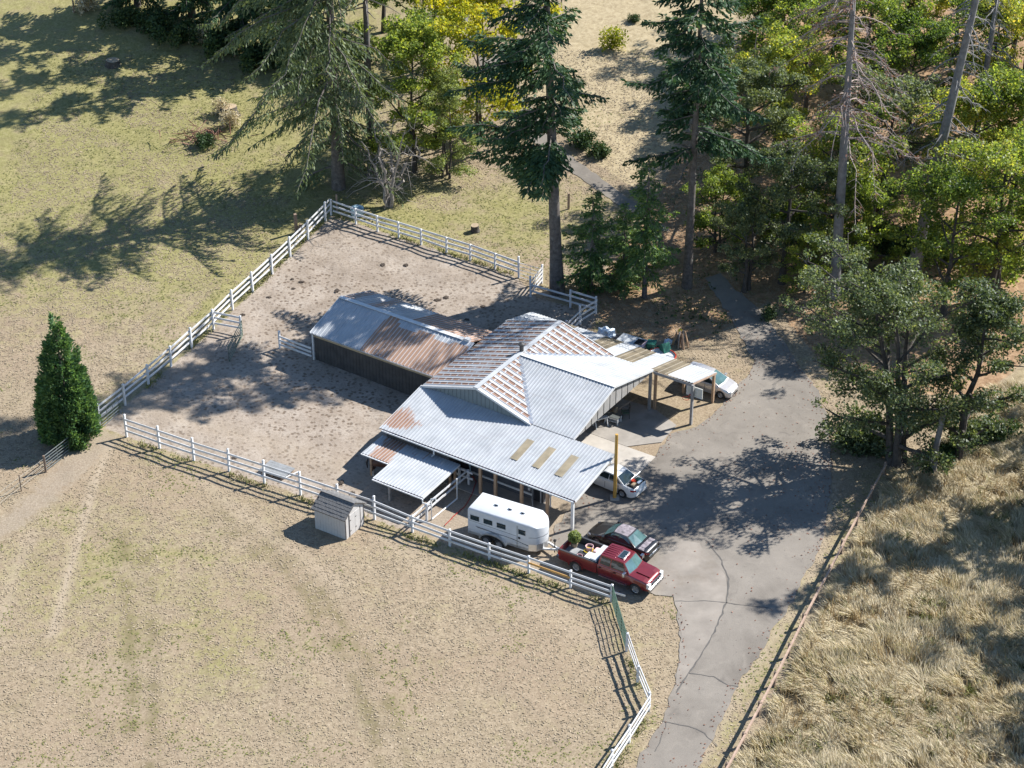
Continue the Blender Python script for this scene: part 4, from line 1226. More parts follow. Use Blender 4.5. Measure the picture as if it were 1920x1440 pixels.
class Body:
    def __init__(s, x0, x1, top, plan, wheels, wr, sill):
        s.x0, s.x1, s.top, s.plan, s.wheels, s.wr, s.sill = x0, x1, top, plan, wheels, wr, sill
    def zt(s, x): return interp(x, s.top)
    def hw(s, x): return interp(x, s.plan)
    def zb(s, x):
        ra = s.wr + 0.055
        z = s.sill if not isinstance(s.sill, list) else interp(x, s.sill)
        for xw in s.wheels:
            d = abs(x - xw)
            if d < ra:
                z = max(z, s.wr + math.sqrt(ra * ra - d * d))
        return min(z, s.zt(x) - 0.10)
    def side(s, x, z):
        zb, zt, hw = s.sill if not isinstance(s.sill, list) else interp(x, s.sill), s.zt(x), s.hw(x)
        t = (z - zb) / max(1e-6, zt - zb)
        return hw * interp(t, [(0, .94), (.35, 1.0), (.62, .995), (.88, .965), (1.0, .90)])
    def build(s, name, mat, parent):
        xs = sorted(set([round(v, 3) for v in np.linspace(s.x0, s.x1, 46)] +
                        [round(xw + (s.wr + 0.055) * c, 3) for xw in s.wheels for c in (-1.001, -.98, -.9, -.75, -.5, -.25, 0, .25, .5, .75, .9, .98, 1.001)]))
        xs = [x for x in xs if s.x0 <= x <= s.x1]
        vs, fs = [], []
        rows = []
        for x in xs:
            zb, zt, hw = s.zb(x), s.zt(x), s.hw(x)
            half = []
            for k in (0.0, 0.3, 0.6, 0.88):
                z = zb + (zt - zb) * k
                half.append((s.side(x, z), z))
            half += [(hw * .90, zt), (hw * .55, zt + .025), (0, zt + .035)]
            ring = [(x, -y, z) for y, z in half] + [(x, y, z) for y, z in half[-2::-1]]
            rows.append(list(range(len(vs), len(vs) + len(ring))))
            vs += ring
        n = len(rows[0])
        for a, b in zip(rows[:-1], rows[1:]):
            for j in range(n - 1):
                fs.append((a[j], a[j + 1], b[j + 1], b[j]))
            fs.append((a[n - 1], a[0], b[0], b[n - 1]))
        fs.append(tuple(rows[0])); fs.append(tuple(rows[-1][::-1]))
        return MB().add(vs, fs).build(name, mat, parent, True)
    def panel(s, name, mat, parent, xa, xb, za, zb_, sgn, off=0.006, nx=4, nz=4):
        """plate lying on the flank (a door, a lamp ...)"""
        vs, fs = [], []
        for i in range(nx):
            x = xa + (xb - xa) * i / (nx - 1)
            for j in range(nz):
                z = za + (zb_ - za) * j / (nz - 1)
                vs.append((x, sgn * (s.side(x, z) + off), z))
        for i in range(nx - 1):
            for j in range(nz - 1):
                a = i * nz + j
                fs.append((a, a + 1, a + nz + 1, a + nz))
        m = MB().add(vs, fs)
        return m.build(name, mat, parent, True)

def wheel(parent, x, y, r, w, spokes=5, dual=False):
    s = 1 if y > 0 else -1
    m = MB().lathe([(r * .62, -w / 2), (r * .93, -w / 2), (r, -w * .32), (r, w * .32), (r * .93, w / 2), (r * .62, w / 2), (r * .58, 0), (r * .62, -w / 2)], 'Y', (x, y, r), 24)
    o = m.build('wheel', 'tyre', parent, True)
    rim = MB().lathe([(r * .63, s * w * .46), (r * .57, s * w * .40), (r * .57, s * w * .1), (0.0, s * w * .1)], 'Y', (x, y, r), 20)
    for k in range(spokes):
        t = 2 * PI * k / spokes
        c, sn = math.cos(t), math.sin(t)
        p0 = (x + r * .08 * c, y + s * w * .40, r + r * .08 * sn); p1 = (x + r * .58 * c, y + s * w * .40, r + r * .58 * sn)
        rim.beam(p0, p1, r * .17, 0.03, (0, 1, 0))
    rim.lathe([(0, s * w * .46), (r * .14, s * w * .45), (r * .16, s * w * .2)], 'Y', (x, y, r), 12)
    rim.build('rim', 'alloy', o, True)
    MB().lathe([(r * 1.0, -.02), (r * 1.0, .02)], 'Y', (x, y - s * w * .5, r), 16).build('wheel_liner', 'well', o)
    return o

def quadplate(name, mat, parent, pts, off, t=0.008):
    """flat pane set proud of the face it lies on; off points outward"""
    P = [Vector(p) for p in pts]
    nrm = (P[1] - P[0]).cross(P[2] - P[0]).normalized()
    if nrm.dot(Vector(off)) < 0: nrm = -nrm
    return MB().poly([p + nrm * 0.006 for p in P], nrm * t).build(name, mat, parent)

def lerp(a, b, t): return Vector(a) * (1 - t) + Vector(b) * t

def cabin(parent, mat, xb0, xb1, xr0, xr1, hb, hr, zb, zr, name='cabin'):
    """xb0/xb1 rear and front ends at belt height, xr0/xr1 of the roof"""
    xm = (xr0 + xr1) / 2
    V = {}
    vs = []
    def a(k, p): V[k] = len(vs); vs.append(p)
    for s_, n_ in ((1, 'L'), (-1, 'R')):
        a('RB' + n_, (xb0, s_ * hb * .96, zb)); a('FB' + n_, (xb1, s_ * hb * .97, zb)); a('MB' + n_, (xm, s_ * hb, zb))
        a('RT' + n_, (xr0, s_ * hr * .95, zr - .03)); a('MT' + n_, (xm, s_ * hr, zr)); a('FT' + n_, (xr1, s_ * hr * .95, zr - .04))
    a('RC', (xr0 - .03, 0, zr)); a('MC', (xm, 0, zr + .035)); a('FC', (xr1 + .05, 0, zr - .005)); a('FBC', (xb1 + .10, 0, zb)); a('RBC', (xb0 - .08, 0, zb))
    f = lambda *k: tuple(V[q] for q in k)
    fs = [f('FBL', 'FBC', 'FC', 'FTL'), f('FBC', 'FBR', 'FTR', 'FC'), f('RBL', 'RTL', 'RC', 'RBC'), f('RBC', 'RC', 'RTR', 'RBR'),
          f('RBL', 'MBL', 'MTL', 'RTL'), f('MBL', 'FBL', 'FTL', 'MTL'), f('RBR', 'RTR', 'MTR', 'MBR'), f('MBR', 'MTR', 'FTR', 'FBR'),
          f('RTL', 'MTL', 'MC', 'RC'), f('MTL', 'FTL', 'FC', 'MC'), f('RTR', 'RC', 'MC', 'MTR'), f('MTR', 'MC', 'FC', 'FTR')]
    o = MB().add(vs, fs).build(name, mat, parent, True)
    P = {k: Vector(vs[i]) for k, i in V.items()}
    return o, P

def sidewin(parent, P, s_, segs, mat='glass'):
    """side panes between belt and roof; segs = list of (t0,t1) from the rear to the front"""
    RB, MB_, FB, RT, MT, FT = (P[k + s_] for k in ('RB', 'MB', 'FB', 'RT', 'MT', 'FT'))
    def low(t): return lerp(RB, MB_, t * 2) if t < .5 else lerp(MB_, FB, t * 2 - 1)
    def high(t): return lerp(RT, MT, t * 2) if t < .5 else lerp(MT, FT, t * 2 - 1)
    out = Vector((0, 1 if s_ == 'L' else -1, 0.3))
    for b0, b1, t0, t1 in segs:
        pts = [lerp(low(b0), high(b0), .10), lerp(low(b1), high(b1), .10), lerp(low(t1), high(t1), .86), lerp(low(t0), high(t0), .86)]
        quadplate('window', mat, parent, pts, out)

def endpane(parent, name, P, k, mat, t0=.08, t1=.9, inset=.07):
    B, T = ('FB', 'FT') if k == 'F' else ('RB', 'RT')
    BC, TC = ('FBC', 'FC') if k == 'F' else ('RBC', 'RC')
    out = Vector((1 if k == 'F' else -1, 0, .6))
    m = MB()
    L0, L1 = P[B + 'L'], P[T + 'L']; C0, C1 = P[BC], P[TC]; R0, R1 = P[B + 'R'], P[T + 'R']
    nrm = (C1 - C0).cross(L0 - C0).normalized()
    if nrm.dot(out) < 0: nrm = -nrm
    vs = []
    for (a0, a1, c0, c1, fr) in ((L0, L1, C0, C1, inset), (C0, C1, C0, C1, 0), (R0, R1, C0, C1, inset)):
        p0, p1 = lerp(a0, c0, fr), lerp(a1, c1, fr)
        vs += [lerp(p0, p1, t0) + nrm * .012, lerp(p0, p1, t1) + nrm * .012]
    m.add(vs, [(0, 2, 3, 1), (2, 4, 5, 3)])
    return m.build(name, mat, parent)

def sedan(name, label, cat, loc, rz, paint, L=4.65, W=1.74, wb=2.67, fo=.92, H=1.37, wr=.31, roofmat=None, hatch=False, trunk_open=False, glass='teal_glass', group=None):
    t = thing(name, label, cat, loc, rz, group)
    xf = wb / 2 + fo; xr = xf - L
    hwm = W / 2
    belt = .90
    if hatch:
        top = [(xr, .78), (xr + .1, .92), (-wb * .5, .96), (wb * .22, .94), (wb * .42, .90), (xf - .35, .72), (xf - .08, .58), (xf, .46)]
    else:
        top = [(xr, .60), (xr + .06, .80), (xr + .25, .90), (-wb * .42, .93), (wb * .2, .90), (wb * .32, .89), (xf - .45, .74), (xf - .12, .62), (xf, .48)]
    plan = [(xr, hwm * .72), (xr + .12, hwm * .86), (xr + .45, hwm * .97), (-.3, hwm), (.8, hwm), (xf - .6, hwm * .97), (xf - .2, hwm * .84), (xf, hwm * .60)]
    b = Body(xr, xf, top, plan, [-wb / 2, wb / 2], wr, [(xr, .34), (xr + .3, .20), (xf - .3, .19), (xf, .26)])
    b.build('body', paint, t)
    if hatch:
        cb, P = cabin(t, paint, xr + .12, wb * .44, xr + .45, wb * .02, hwm * .90, hwm * .70, belt, H)
        segs = [(.06, .22, .10, .24), (.25, .56, .26, .56), (.585, .93, .585, .93)]
    else:
        cb, P = cabin(t, roofmat and paint or paint, -wb * .48 - .18, wb * .36, -wb * .26, wb * .10, hwm * .89, hwm * .67, belt - .01, H)
        segs = [(.10, .50, .10, .50), (.53, .93, .53, .93)]
    sidewin(t, P, 'L', segs); sidewin(t, P, 'R', segs)
    endpane(t, 'windshield', P, 'F', glass); endpane(t, 'rear_window', P, 'R', glass)
    if roofmat:
        m = MB()
        q = [lerp(P['RTL'], P['RC'], .08), lerp(P['MTL'], P['MC'], .08), lerp(P['FTL'], P['FC'], .08), P['FC'], P['MC'], P['RC'], lerp(P['RTR'], P['RC'], .08), lerp(P['MTR'], P['MC'], .08), lerp(P['FTR'], P['FC'], .08)]
        q = [v + Vector((0, 0, .01)) for v in q]
        m.add(q, [(0, 1, 4, 5), (1, 2, 3, 4), (5, 4, 7, 6), (4, 3, 8, 7)])
        m.build('roof_panel', roofmat, t)
    for x in (-wb / 2, wb / 2):
        for s_ in (-1, 1):
            wheel(t, x, s_ * (hwm - .13), wr, .2)
    for s_ in (-1, 1):
        b.panel('headlight', 'headlamp', t, xf - .42, xf - .10, .58, .68, s_, .01)
        if hatch:
            b.panel('taillight', 'tail_red', t, xr + .02, xr + .22, .72, .90, s_, .012)
        else:
            b.panel('taillight', 'tail_red', t, xr + .02, xr + .34, .70, .82, s_, .012)
        for (x0, x1) in ((-.98, .02), (.05, wb * .34)):
            b.panel('door_gap', 'well', t, x0 - .035, x0 + .0, .30, .85, s_, .006, 2, 5)
            d_ = b.panel('door', paint, t, x0, x1, .32, .84, s_, .007, 5, 5)
            MB().box(x0 + .06, x0 + .24, s_ * (hwm + .004), s_ * (hwm + .03), .74, .775).build('handle', paint, d_)
        MB().box(wb * .28, wb * .28 + .14, s_ * (hwm - .02), s_ * (hwm + .17), .93, 1.05).build('mirror', paint, t)
    for nm, x, z, mt in (('number_plate', xr - .012, .60, 'plate'), ('grille', xf - .01, .42, 'well')):
        MB().box(x - .015, x + .015, -.25, .25, z - .06, z + .06).build(nm, mt, t)
    MB().box(xr - .02, xr + .10, -hwm * .70, hwm * .70, .36, .52).build('bumper', paint, t)
    return t, b, P

# black car beside the pickup, nose towards the barn
blk, bb, bP = sedan('black_car', 'black four-door car with peeling grey roof and trunk lid beside the red pickup', 'car', uvw(18.40, -4.45), BANG + PI - R(1), 'black_paint', roofmat='faded_roof', W=1.76)
xr = 1.335 + .92 - 4.65
m = MB()
vs = []
for x in (xr + .16, xr + .45, xr + .78):
    for k in (-.84, -.45, 0, .45, .84):
        vs.append((x, bb.hw(x) * k, bb.zt(x) + .04 - .028 * abs(k)))
fs = [(i * 5 + j, i * 5 + j + 1, i * 5 + j + 6, i * 5 + j + 5) for i in range(2) for j in range(4)]
m.add(vs, fs)
m.build('trunk_lid', 'faded_roof', blk)
MB().tube([(xr - .02, -.7, .62), (xr - .03, 0, .62), (xr - .02, .7, .62)], .04, 6).build('bumper_trim', 'chrome', blk)

# white car parked behind the lean-to, trunk open
wht, wb_, wP = sedan('white_car', 'white four-door car with open trunk at the corner of the big lean-to', 'car', uvw(14.42, 1.02), BANG + PI - R(3.5), 'white_paint', L=4.5, W=1.72, wb=2.62, glass='glass')
xr = 1.31 + .92 - 4.5
MB().box(xr + .14, xr + .74, -.62, .62, .905, .955).build('trunk_opening', 'well', wht)
MB().poly([(xr + .80, -.62, .97), (xr + .80, .62, .97), (xr + .50, .55, 1.52), (xr + .50, -.55, 1.52)], (-.035, 0, -.02)).build('trunk_lid', 'white_paint', wht)
def on_car(root, name, label, cat, mb, mat, sm=False):
    o = mb.build(name, mat, None, sm)
    o.matrix_world = Matrix.Translation(root.location) @ Matrix.Rotation(root.rotation_euler.z, 4, 'Z')
    return tag(o, label, cat)
o = on_car(wht, 'luggage_bag', 'red bag lying in the open trunk of the white car', 'bag', MB().box(xr + .48, xr + .70, -.12, .18, .955, 1.10), 'hoop_red'); bevelled(o, .04)
o = on_car(wht, 'luggage_bag', 'pale yellow bag lying in the open trunk of the white car', 'bag', MB().box(xr + .30, xr + .52, .14, .52, .955, 1.08), 'M' and 'stump_top'); bevelled(o, .04)
o = on_car(wht, 'luggage_bag', 'light blue bundle at the edge of the open trunk of the white car', 'bag', MB().box(xr + .18, xr + .36, -.40, .05, .955, 1.05), 'tarp_blue'); bevelled(o, .04)
o = on_car(wht, 'luggage_bag', 'dark teal bag in the corner of the open trunk of the white car', 'bag', MB().box(xr + .38, xr + .60, -.54, -.18, .955, 1.07), 'bin_green'); bevelled(o, .04)

# silver hatchback behind the rear lean-to
slv, sb, sP = sedan('silver_car', 'silver hatchback parked behind the rear lean-to posts on dry grass', 'car', uvw(14.0, 15.0, float(hgt(uvw(14, 15)[1]))), BANG + R(1), 'silver_paint', L=4.2, W=1.68, wb=2.55, fo=.82, H=1.46, wr=.30, hatch=True)

# ---- red pickup
pk = thing('red_pickup', 'dark red four-door pickup with long open bed hitched in front of the horse trailer', 'truck', uvw(19.50, -7.36), BANG + R(1))
hw = .96
pb = Body(-.62, 3.02, [(-.62, 1.24), (1.4, 1.24), (1.75, 1.20), (2.55, 1.12), (2.85, 1.04), (2.97, .92), (3.02, .72)],
          [(-.62, hw * .98), (2.2, hw), (2.7, hw * .97), (2.95, hw * .90), (3.02, hw * .84)], [2.115], .39, .48)
pb.build('body', 'red_paint', pk)
cb, P = cabin(pk, 'red_paint', -.60, 1.62, -.50, 1.12, hw * .93, hw * .76, 1.23, 1.88)
for s_ in 'LR':
    sidewin(pk, P, s_, [(.07, .46, .07, .46), (.51, .90, .51, .93)])
endpane(pk, 'windshield', P, 'F', 'teal_glass'); endpane(pk, 'rear_window', P, 'R', 'glass')
for k in range(6):
    MB().beam((-.42, -.50 + k * .2, 1.912 - .012 * abs(k - 2.5)), (.42, -.50 + k * .2, 1.918 - .012 * abs(k - 2.5)), .05, .022).build('roof_rib', 'red_paint', pk)
f_ = MB().box(.52, .96, -.40, .40, 1.895, 1.925).build('sunroof_frame', 'alu', pk)
MB().box(.55, .93, -.37, .37, 1.92, 1.932).build('sunroof', 'glass', pk)
MB().poly([(1.85, -.36, 1.235), (2.75, -.32, 1.13), (2.75, .32, 1.13), (1.85, .36, 1.235)], (0, 0, .045)).build('hood_bulge', 'red_paint', pk)
# bed walls with the wheel arch cut out
def bedside(s_):
    arch = [(-2.115 + .47 * math.cos(t), .39 + .47 * math.sin(t)) for t in np.linspace(0, PI, 11)]
    ring = [(-.64, .52)] + [(x, max(z, .5)) for x, z in arch] + [(-3.34, .56), (-3.38, 1.26), (-.64, 1.26)]
    y0 = s_ * (hw - .10)
    m = MB()
    m.poly([(x, y0, z) for x, z in ring], (0, s_ * .10, 0))
    o = m.build('bed_side', 'red_paint', pk)
    MB().box(-3.38, -.64, min(y0 - s_ * .02, s_ * (hw + .005)), max(y0 - s_ * .02, s_ * (hw + .005)), 1.262, 1.292).build('bed_rail', 'bed_liner', o)
    MB().poly([(x, y0 - s_ * .008, max(z, .8)) for x, z in [(-.66, .8), (-.66, 1.26), (-3.3, 1.26), (-3.3, .8)]], (0, -s_ * .02, 0)).build('bed_liner', 'bed_liner', o)
    fl = MB()
    oo = [(-2.115 + .53 * math.cos(t), .39 + .53 * math.sin(t)) for t in np.linspace(0.05, PI - .05, 11)]
    ii = [(-2.115 + .46 * math.cos(t), .39 + .46 * math.sin(t)) for t in np.linspace(0.05, PI - .05, 11)]
    fl.poly([(x, s_ * hw, z) for x, z in oo + ii[::-1]], (0, s_ * .05, 0))
    fl.build('fender_flare', 'red_paint', o)
    MB().box(-3.40, -3.26, min(s_ * (hw - .08), s_ * (hw + .008)), max(s_ * (hw - .08), s_ * (hw + .008)), .88, 1.2).build('taillight', 'tail_red', o)
bedside(1); bedside(-1)
MB().box(-3.36, -.64, -hw + .11, hw - .11, .74, .80).build('bed_floor', 'bed_floor', pk)
MB().box(-.70, -.645, -hw + .11, hw - .11, .80, 1.27).build('bed_front', 'bed_liner', pk)
tg = MB().box(-3.40, -3.32, -hw + .1, hw - .1, .76, 1.28).build('tailgate', 'red_paint', pk)
MB().box(-3.42, -3.40, -.12, .12, 1.08, 1.14).build('handle', 'chrome', tg)
MB().box(-3.58, -3.41, -.86, .86, .52, .70).build('rear_bumper', 'chrome', pk)
for x in (-1.75, -2.45):
    for s_ in (-1, 1):
        MB().box(x - .35 if x < -2 else x - .3, x + .3, min(s_ * .62, s_ * .84), max(s_ * .62, s_ * .84), .80, .98).build('wheel_box', 'bed_liner', pk) if x > -2.2 else None
MB().box(2.98, 3.10, -.86, .86, .46, .68).build('front_bumper', 'chrome', pk)
gr = MB().box(3.0, 3.045, -.60, .60, .72, 1.00).build('grille', 'chrome', pk)
for z in (.79, .86, .93):
    MB().box(3.046, 3.06, -.56, .56, z - .014, z + .014).build('grille_bar', 'well', gr)
for s_ in (-1, 1):
    MB().box(2.84, 3.03, min(s_ * .62, s_ * .90), max(s_ * .62, s_ * .90), .70, 1.02).build('headlight', 'headlamp', pk)
    for x0, x1 in ((-.58, .44), (.47, 1.45)):
        pb.panel('door_gap', 'well', pk, x0 - .035, x0, .54, 1.2, s_, .006, 2, 5)
        d_ = pb.panel('door', 'red_paint', pk, x0, x1, .56, 1.18, s_, .008, 5, 5)
        MB().box(x0 + .06, x0 + .25, s_ * (hw + .005), s_ * (hw + .035), 1.04, 1.08).build('handle', 'black_paint', d_)
    MB().box(1.32, 1.48, min(s_ * .98, s_ * 1.25), max(s_ * .98, s_ * 1.25), 1.22, 1.46).build('mirror', 'chrome', pk)
    MB().box(-.5, 1.5, min(s_ * .86, s_ * 1.0), max(s_ * .86, s_ * 1.0), .40, .46).build('running_board', 'chrome', pk)
    for x in (-2.115, 2.115):
        wheel(pk, x, s_ * (hw - .15), .39, .27, 6)
MB().box(-3.2, 2.9, -.5, .5, .36, .52).build('frame', 'well', pk)

bedz = .81
o = on_car(pk, 'tool_box', 'long white tool box lying across the front of the pickup bed', 'tool box', MB().box(-1.18, -.74, -.84, .84, 1.02, 1.36), 'trailer_white'); bevelled(o, .03)
MB().box(-1.17, -.75, -.82, .82, 1.363, 1.385).build('lid', 'trailer_white', o)
o = on_car(pk, 'cooler', 'light blue cooler box in the pickup bed next to the tool box', 'cooler', MB().box(-1.66, -1.24, -.72, -.10, bedz, 1.2), 'cooler_blue'); bevelled(o, .03)
MB().box(-1.67, -1.23, -.73, -.09, 1.202, 1.24).build('lid', 'white_trim', o)
def bucket(label, x, y, r, h, mat, inner='well'):
    o = on_car(pk, 'bucket', label, 'bucket', MB().lathe([(0, bedz), (r * .8, bedz), (r, bedz + h), (r * .9, bedz + h), (r * .75, bedz + .03)], 'Z', (x, y, 0), 16), mat, True)
    MB().lathe([(0, bedz + h * .7), (r * .86, bedz + h * .7)], 'Z', (x, y, 0), 14).build('contents', inner, o)
bucket('white round bucket by the near wall of the pickup bed', -2.05, -.62, .2, .3, 'pink')
bucket('pink tub with dark contents against the far side of the pickup bed', -1.95, .42, .26, .42, 'pink')
o = on_car(pk, 'rope_coil', 'yellow coiled rope lying between the buckets in the pickup bed', 'rope', MB().tube([(-1.75 + (.26 + .01 * k) * math.cos(k * .6), .12 + .24 * math.sin(k * .6), bedz + .05 + .012 * k) for k in range(26)], .03, 6), 'bright_yellow', True)
o = on_car(pk, 'sack', 'dark feed sack slumped in the middle of the pickup bed', 'sack', MB().box(-2.4, -1.75, -.3, .05, bedz, bedz + .2), 'bed_liner'); bevelled(o, .07)
o = on_car(pk, 'sack', 'grey and pink folded bag against the pickup tool box', 'bag', MB().box(-1.55, -1.22, .12, .62, bedz, bedz + .4), 'pink'); bevelled(o, .08)

# ---- horse trailer
tr = thing('horse_trailer', 'white horse trailer with small side windows and three roof vents behind the pickup', 'trailer', uvw(11.54, -7.86), BANG + R(6.0))
xr, xs, xn, ty = -1.86, 2.45, 3.28, 1.0
zf, ztp = .42, 2.33
plan = [(xr, -ty), (xs, -ty), (xs + .45, -ty * .80), (xn - .12, -ty * .42), (xn, 0), (xn - .12, ty * .42), (xs + .45, ty * .80), (xs, ty), (xr, ty)]
def ztop(x): return ztp if x <= xs else ztp - .26 * (x - xs) / (xn - xs)
vs, fs = [], []
n = len(plan)
for x, y in plan: vs.append((x, y, zf))
for x, y in plan: vs.append((x, y, ztop(x) - .10))
for x, y in plan: vs.append((x - (.03 if x > xs else -.03 if x == xr else 0), y * .97, ztop(x) - .03))
for x, y in plan: vs.append((x - (.12 if x > xs else -.06 if x == xr else 0), y * .88, ztop(x) + .02))
for l in range(3):
    for i in range(n):
        j = (i + 1) % n
        fs.append((l * n + i, l * n + j, (l + 1) * n + j, (l + 1) * n + i))
fs.append(tuple(range(n))[::-1])
b0 = 3 * n
fs += [(b0 + 0, b0 + 1, b0 + 7, b0 + 8), (b0 + 1, b0 + 2, b0 + 6, b0 + 7), (b0 + 2, b0 + 3, b0 + 5, b0 + 6), (b0 + 3, b0 + 4, b0 + 5)]
MB().add(vs, fs).build('body', 'trailer_white', tr, True)
for s_ in (-1, 1):
    y = s_ * ty
    for xw, wd in ((-1.36, .62), (-.42, .62), (.52, .62), (1.98, .50)):
        f = MB().box(xw - wd / 2 - .03, xw + wd / 2 + .03, min(y, y + s_ * .012), max(y, y + s_ * .012), 1.50, 1.92).build('window', 'trailer_white', tr)
        g = MB().box(xw - wd / 2, xw + wd / 2, min(y + s_ * .012, y + s_ * .022), max(y + s_ * .012, y + s_ * .022), 1.53, 1.89).build('pane', 'glass', f)
    # pinstripes along the flank
    for (xa, za, xb, zb_, w_) in ((-1.8, 1.43, 1.55, 1.30, .018), (-1.3, 1.10, 1.4, .98, .03), (-1.2, 1.05, .6, .96, .022), (1.4, .98, 2.43, .80, .035), (1.0, 1.0, 2.40, .84, .015)):
        MB().beam((xa, y + s_ * .004, za), (xb, y + s_ * .004, zb_), .008, w_).build('stripe', 'glass', tr)
    MB().box(1.62, 1.66, min(y, y + s_ * .01), max(y, y + s_ * .01), .48, 2.1).build('door_seam', 'gate_grey', tr)
    MB().box(1.72, 1.86, min(y, y + s_ * .03), max(y, y + s_ * .03), 1.16, 1.30).build('door_latch', 'well', tr)
    MB().box(xr + .03, xs - .02, min(y, y + s_ * .006), max(y, y + s_ * .006), zf + .02, .60).build('lower_trim', 'alu', tr)
    fen = [(-.02 + .98 * math.cos(t), .36 + .62 * math.sin(t)) for t in np.linspace(0.1, PI - .1, 15)]
    fin = [(-.02 + .88 * math.cos(t), .36 + .53 * math.sin(t)) for t in np.linspace(0.1, PI - .1, 15)]
    MB().poly([(x, y, z) for x, z in fen + fin[::-1]], (0, s_ * .22, 0)).build('fender', 'alu', tr, True)
    MB().poly([(x, y, z) for x, z in fin + [(-.88, .42), (.84, .42)][:0]], (0, s_ * .012, 0)).build('wheel_well', 'well', tr)
    for xw in (-.48, .45):
        wheel(tr, xw, s_ * (ty + .09), .34, .2, 5)
    MB().box(xr - .015, xr + .05, min(y * .96, y * .80), max(y * .96, y * .80), .95, 1.08).build('taillight', 'tail_red', tr)
for xv in (-.35, .62, 1.52):
    MB().add([(xv - .14, -.02, ztp + .02), (xv + .14, -.02, ztp + .02), (xv + .14, .24, ztp + .02), (xv - .14, .24, ztp + .02), (xv - .14, .02, ztp + .12), (xv + .14, .02, ztp + .12)],
             [(0, 1, 5, 4), (1, 2, 5), (0, 4, 3), (4, 5, 2, 3), (0, 3, 2, 1)]).build('roof_vent', 'trailer_white', tr)
    MB().box(xv - .06, xv + .06, -.05, -.022, ztp + .025, ztp + .10).build('vent_hole', 'well', tr)
pl = [(x + .012 * (1 if x > xs else 0), y * 1.012) for x, y in plan[1:8]]
vs = [(x, y, zf + .0) for x, y in pl] + [(x, y, .92) for x, y in pl]
k = len(pl)
MB().add(vs, [(i, i + 1, k + i + 1, k + i) for i in range(k - 1)]).build('gravel_guard', 'alu', tr)
vs = [(x * 1.0, y, 1.43) for x, y in pl] + [(x, y, 1.455) for x, y in pl]
MB().add(vs, [(i, i + 1, k + i + 1, k + i) for i in range(k - 1)]).build('nose_stripe', 'glass', tr)
tn = MB().beam((2.6, .6, .42), (4.02, .04, .45), .09, .12)
tn.beam((2.6, -.6, .42), (4.02, -.04, .45), .09, .12)
tn.build('tongue', 'white_trim', tr)
MB().box(3.92, 4.18, -.07, .07, .42, .56).build('coupler', 'alu', tr)
MB().tube([(3.78, .0, .12), (3.78, 0, 1.0)], .035, 8).build('jack', 'well', tr, True)
MB().box(3.70, 3.86, -.07, .07, .98, 1.1).build('jack_head', 'well', tr)

# hose
hp = [(870, 882), (885, 893), (893, 905), (886, 925), (872, 950), (858, 962), (842, 978), (832, 988)]
pts = [Vector(at(*p)) + Vector((0, 0, .05)) for p in hp]
fin = []
for a, b in zip(pts[:-1], pts[1:]):
    for j in range(6):
        fin.append(a.lerp(b, j / 6) + Vector((random.uniform(-.03, .03), random.uniform(-.03, .03), 0)))
tag(MB().tube(fin, .03, 6).build('garden_hose', 'hose', None, True), 'red hose lying in the yard between trailer and white lean-to fence', 'hose')

# ------------------------------------------------------------------ trees
def leaf_mesh(name, C, size, r, up=0.35, aspect=0.6):
    """rhombic leaves / leaf sprays with random tilt"""
    n = len(C)
    nr = r.normal(size=(n, 3)); nr[:, 2] += up * 2
    nr /= np.linalg.norm(nr, axis=1, keepdims=True)
    a = r.normal(size=(n, 3)); a -= nr * (a * nr).sum(1, keepdims=True)
    a /= np.linalg.norm(a, axis=1, keepdims=True)
    b = np.cross(nr, a)
    s = (size * (0.6 + 0.8 * r.random(n)))[:, None]
    A, B = a * s * 0.5, b * s * 0.5 * aspect
    fold = nr * s * 0.12
    V = np.empty((n, 4, 3))
    V[:, 0] = C - A; V[:, 1] = C + B + fold; V[:, 2] = C + A; V[:, 3] = C - B + fold
    F = np.arange(n * 4).reshape(n, 4)
    return np_mesh(name, V.reshape(-1, 3), F)

def spray_mesh(name, C, D, L, Wd, r):
    """needle sprays: long rhombi along D"""
    n = len(C)
    D = D / (np.linalg.norm(D, axis=1, keepdims=True) + 1e-9)
    rnd = r.normal(size=(n, 3)) * 0.9 + np.array([0, 0, 0.8])
    b = np.cross(D, rnd); b /= np.linalg.norm(b, axis=1, keepdims=True) + 1e-9
    L = L[:, None]; Wd = Wd[:, None]
    V = np.empty((n, 4, 3))
    V[:, 0] = C; V[:, 1] = C + D * L * 0.45 + b * Wd * .5; V[:, 2] = C + D * L; V[:, 3] = C + D * L * 0.45 - b * Wd * .5
    F = np.arange(n * 4).reshape(n, 4)
    return np_mesh(name, V.reshape(-1, 3), F)

def bend_line(p0, p1, r, k=5, wob=0.12, sag=0.0):
    p0, p1 = np.array(p0, float), np.array(p1, float)
    L = np.linalg.norm(p1 - p0)
    out = []
    off = np.zeros(3)
    for i in range(k + 1):
        t = i / k
        if 0 < i < k: off = off + r.normal(size=3) * wob * L / k
        p = p0 + (p1 - p0) * t + off * math.sin(PI * t)
        p[2] -= sag * L * math.sin(PI * t)
        out.append(p)
    return out

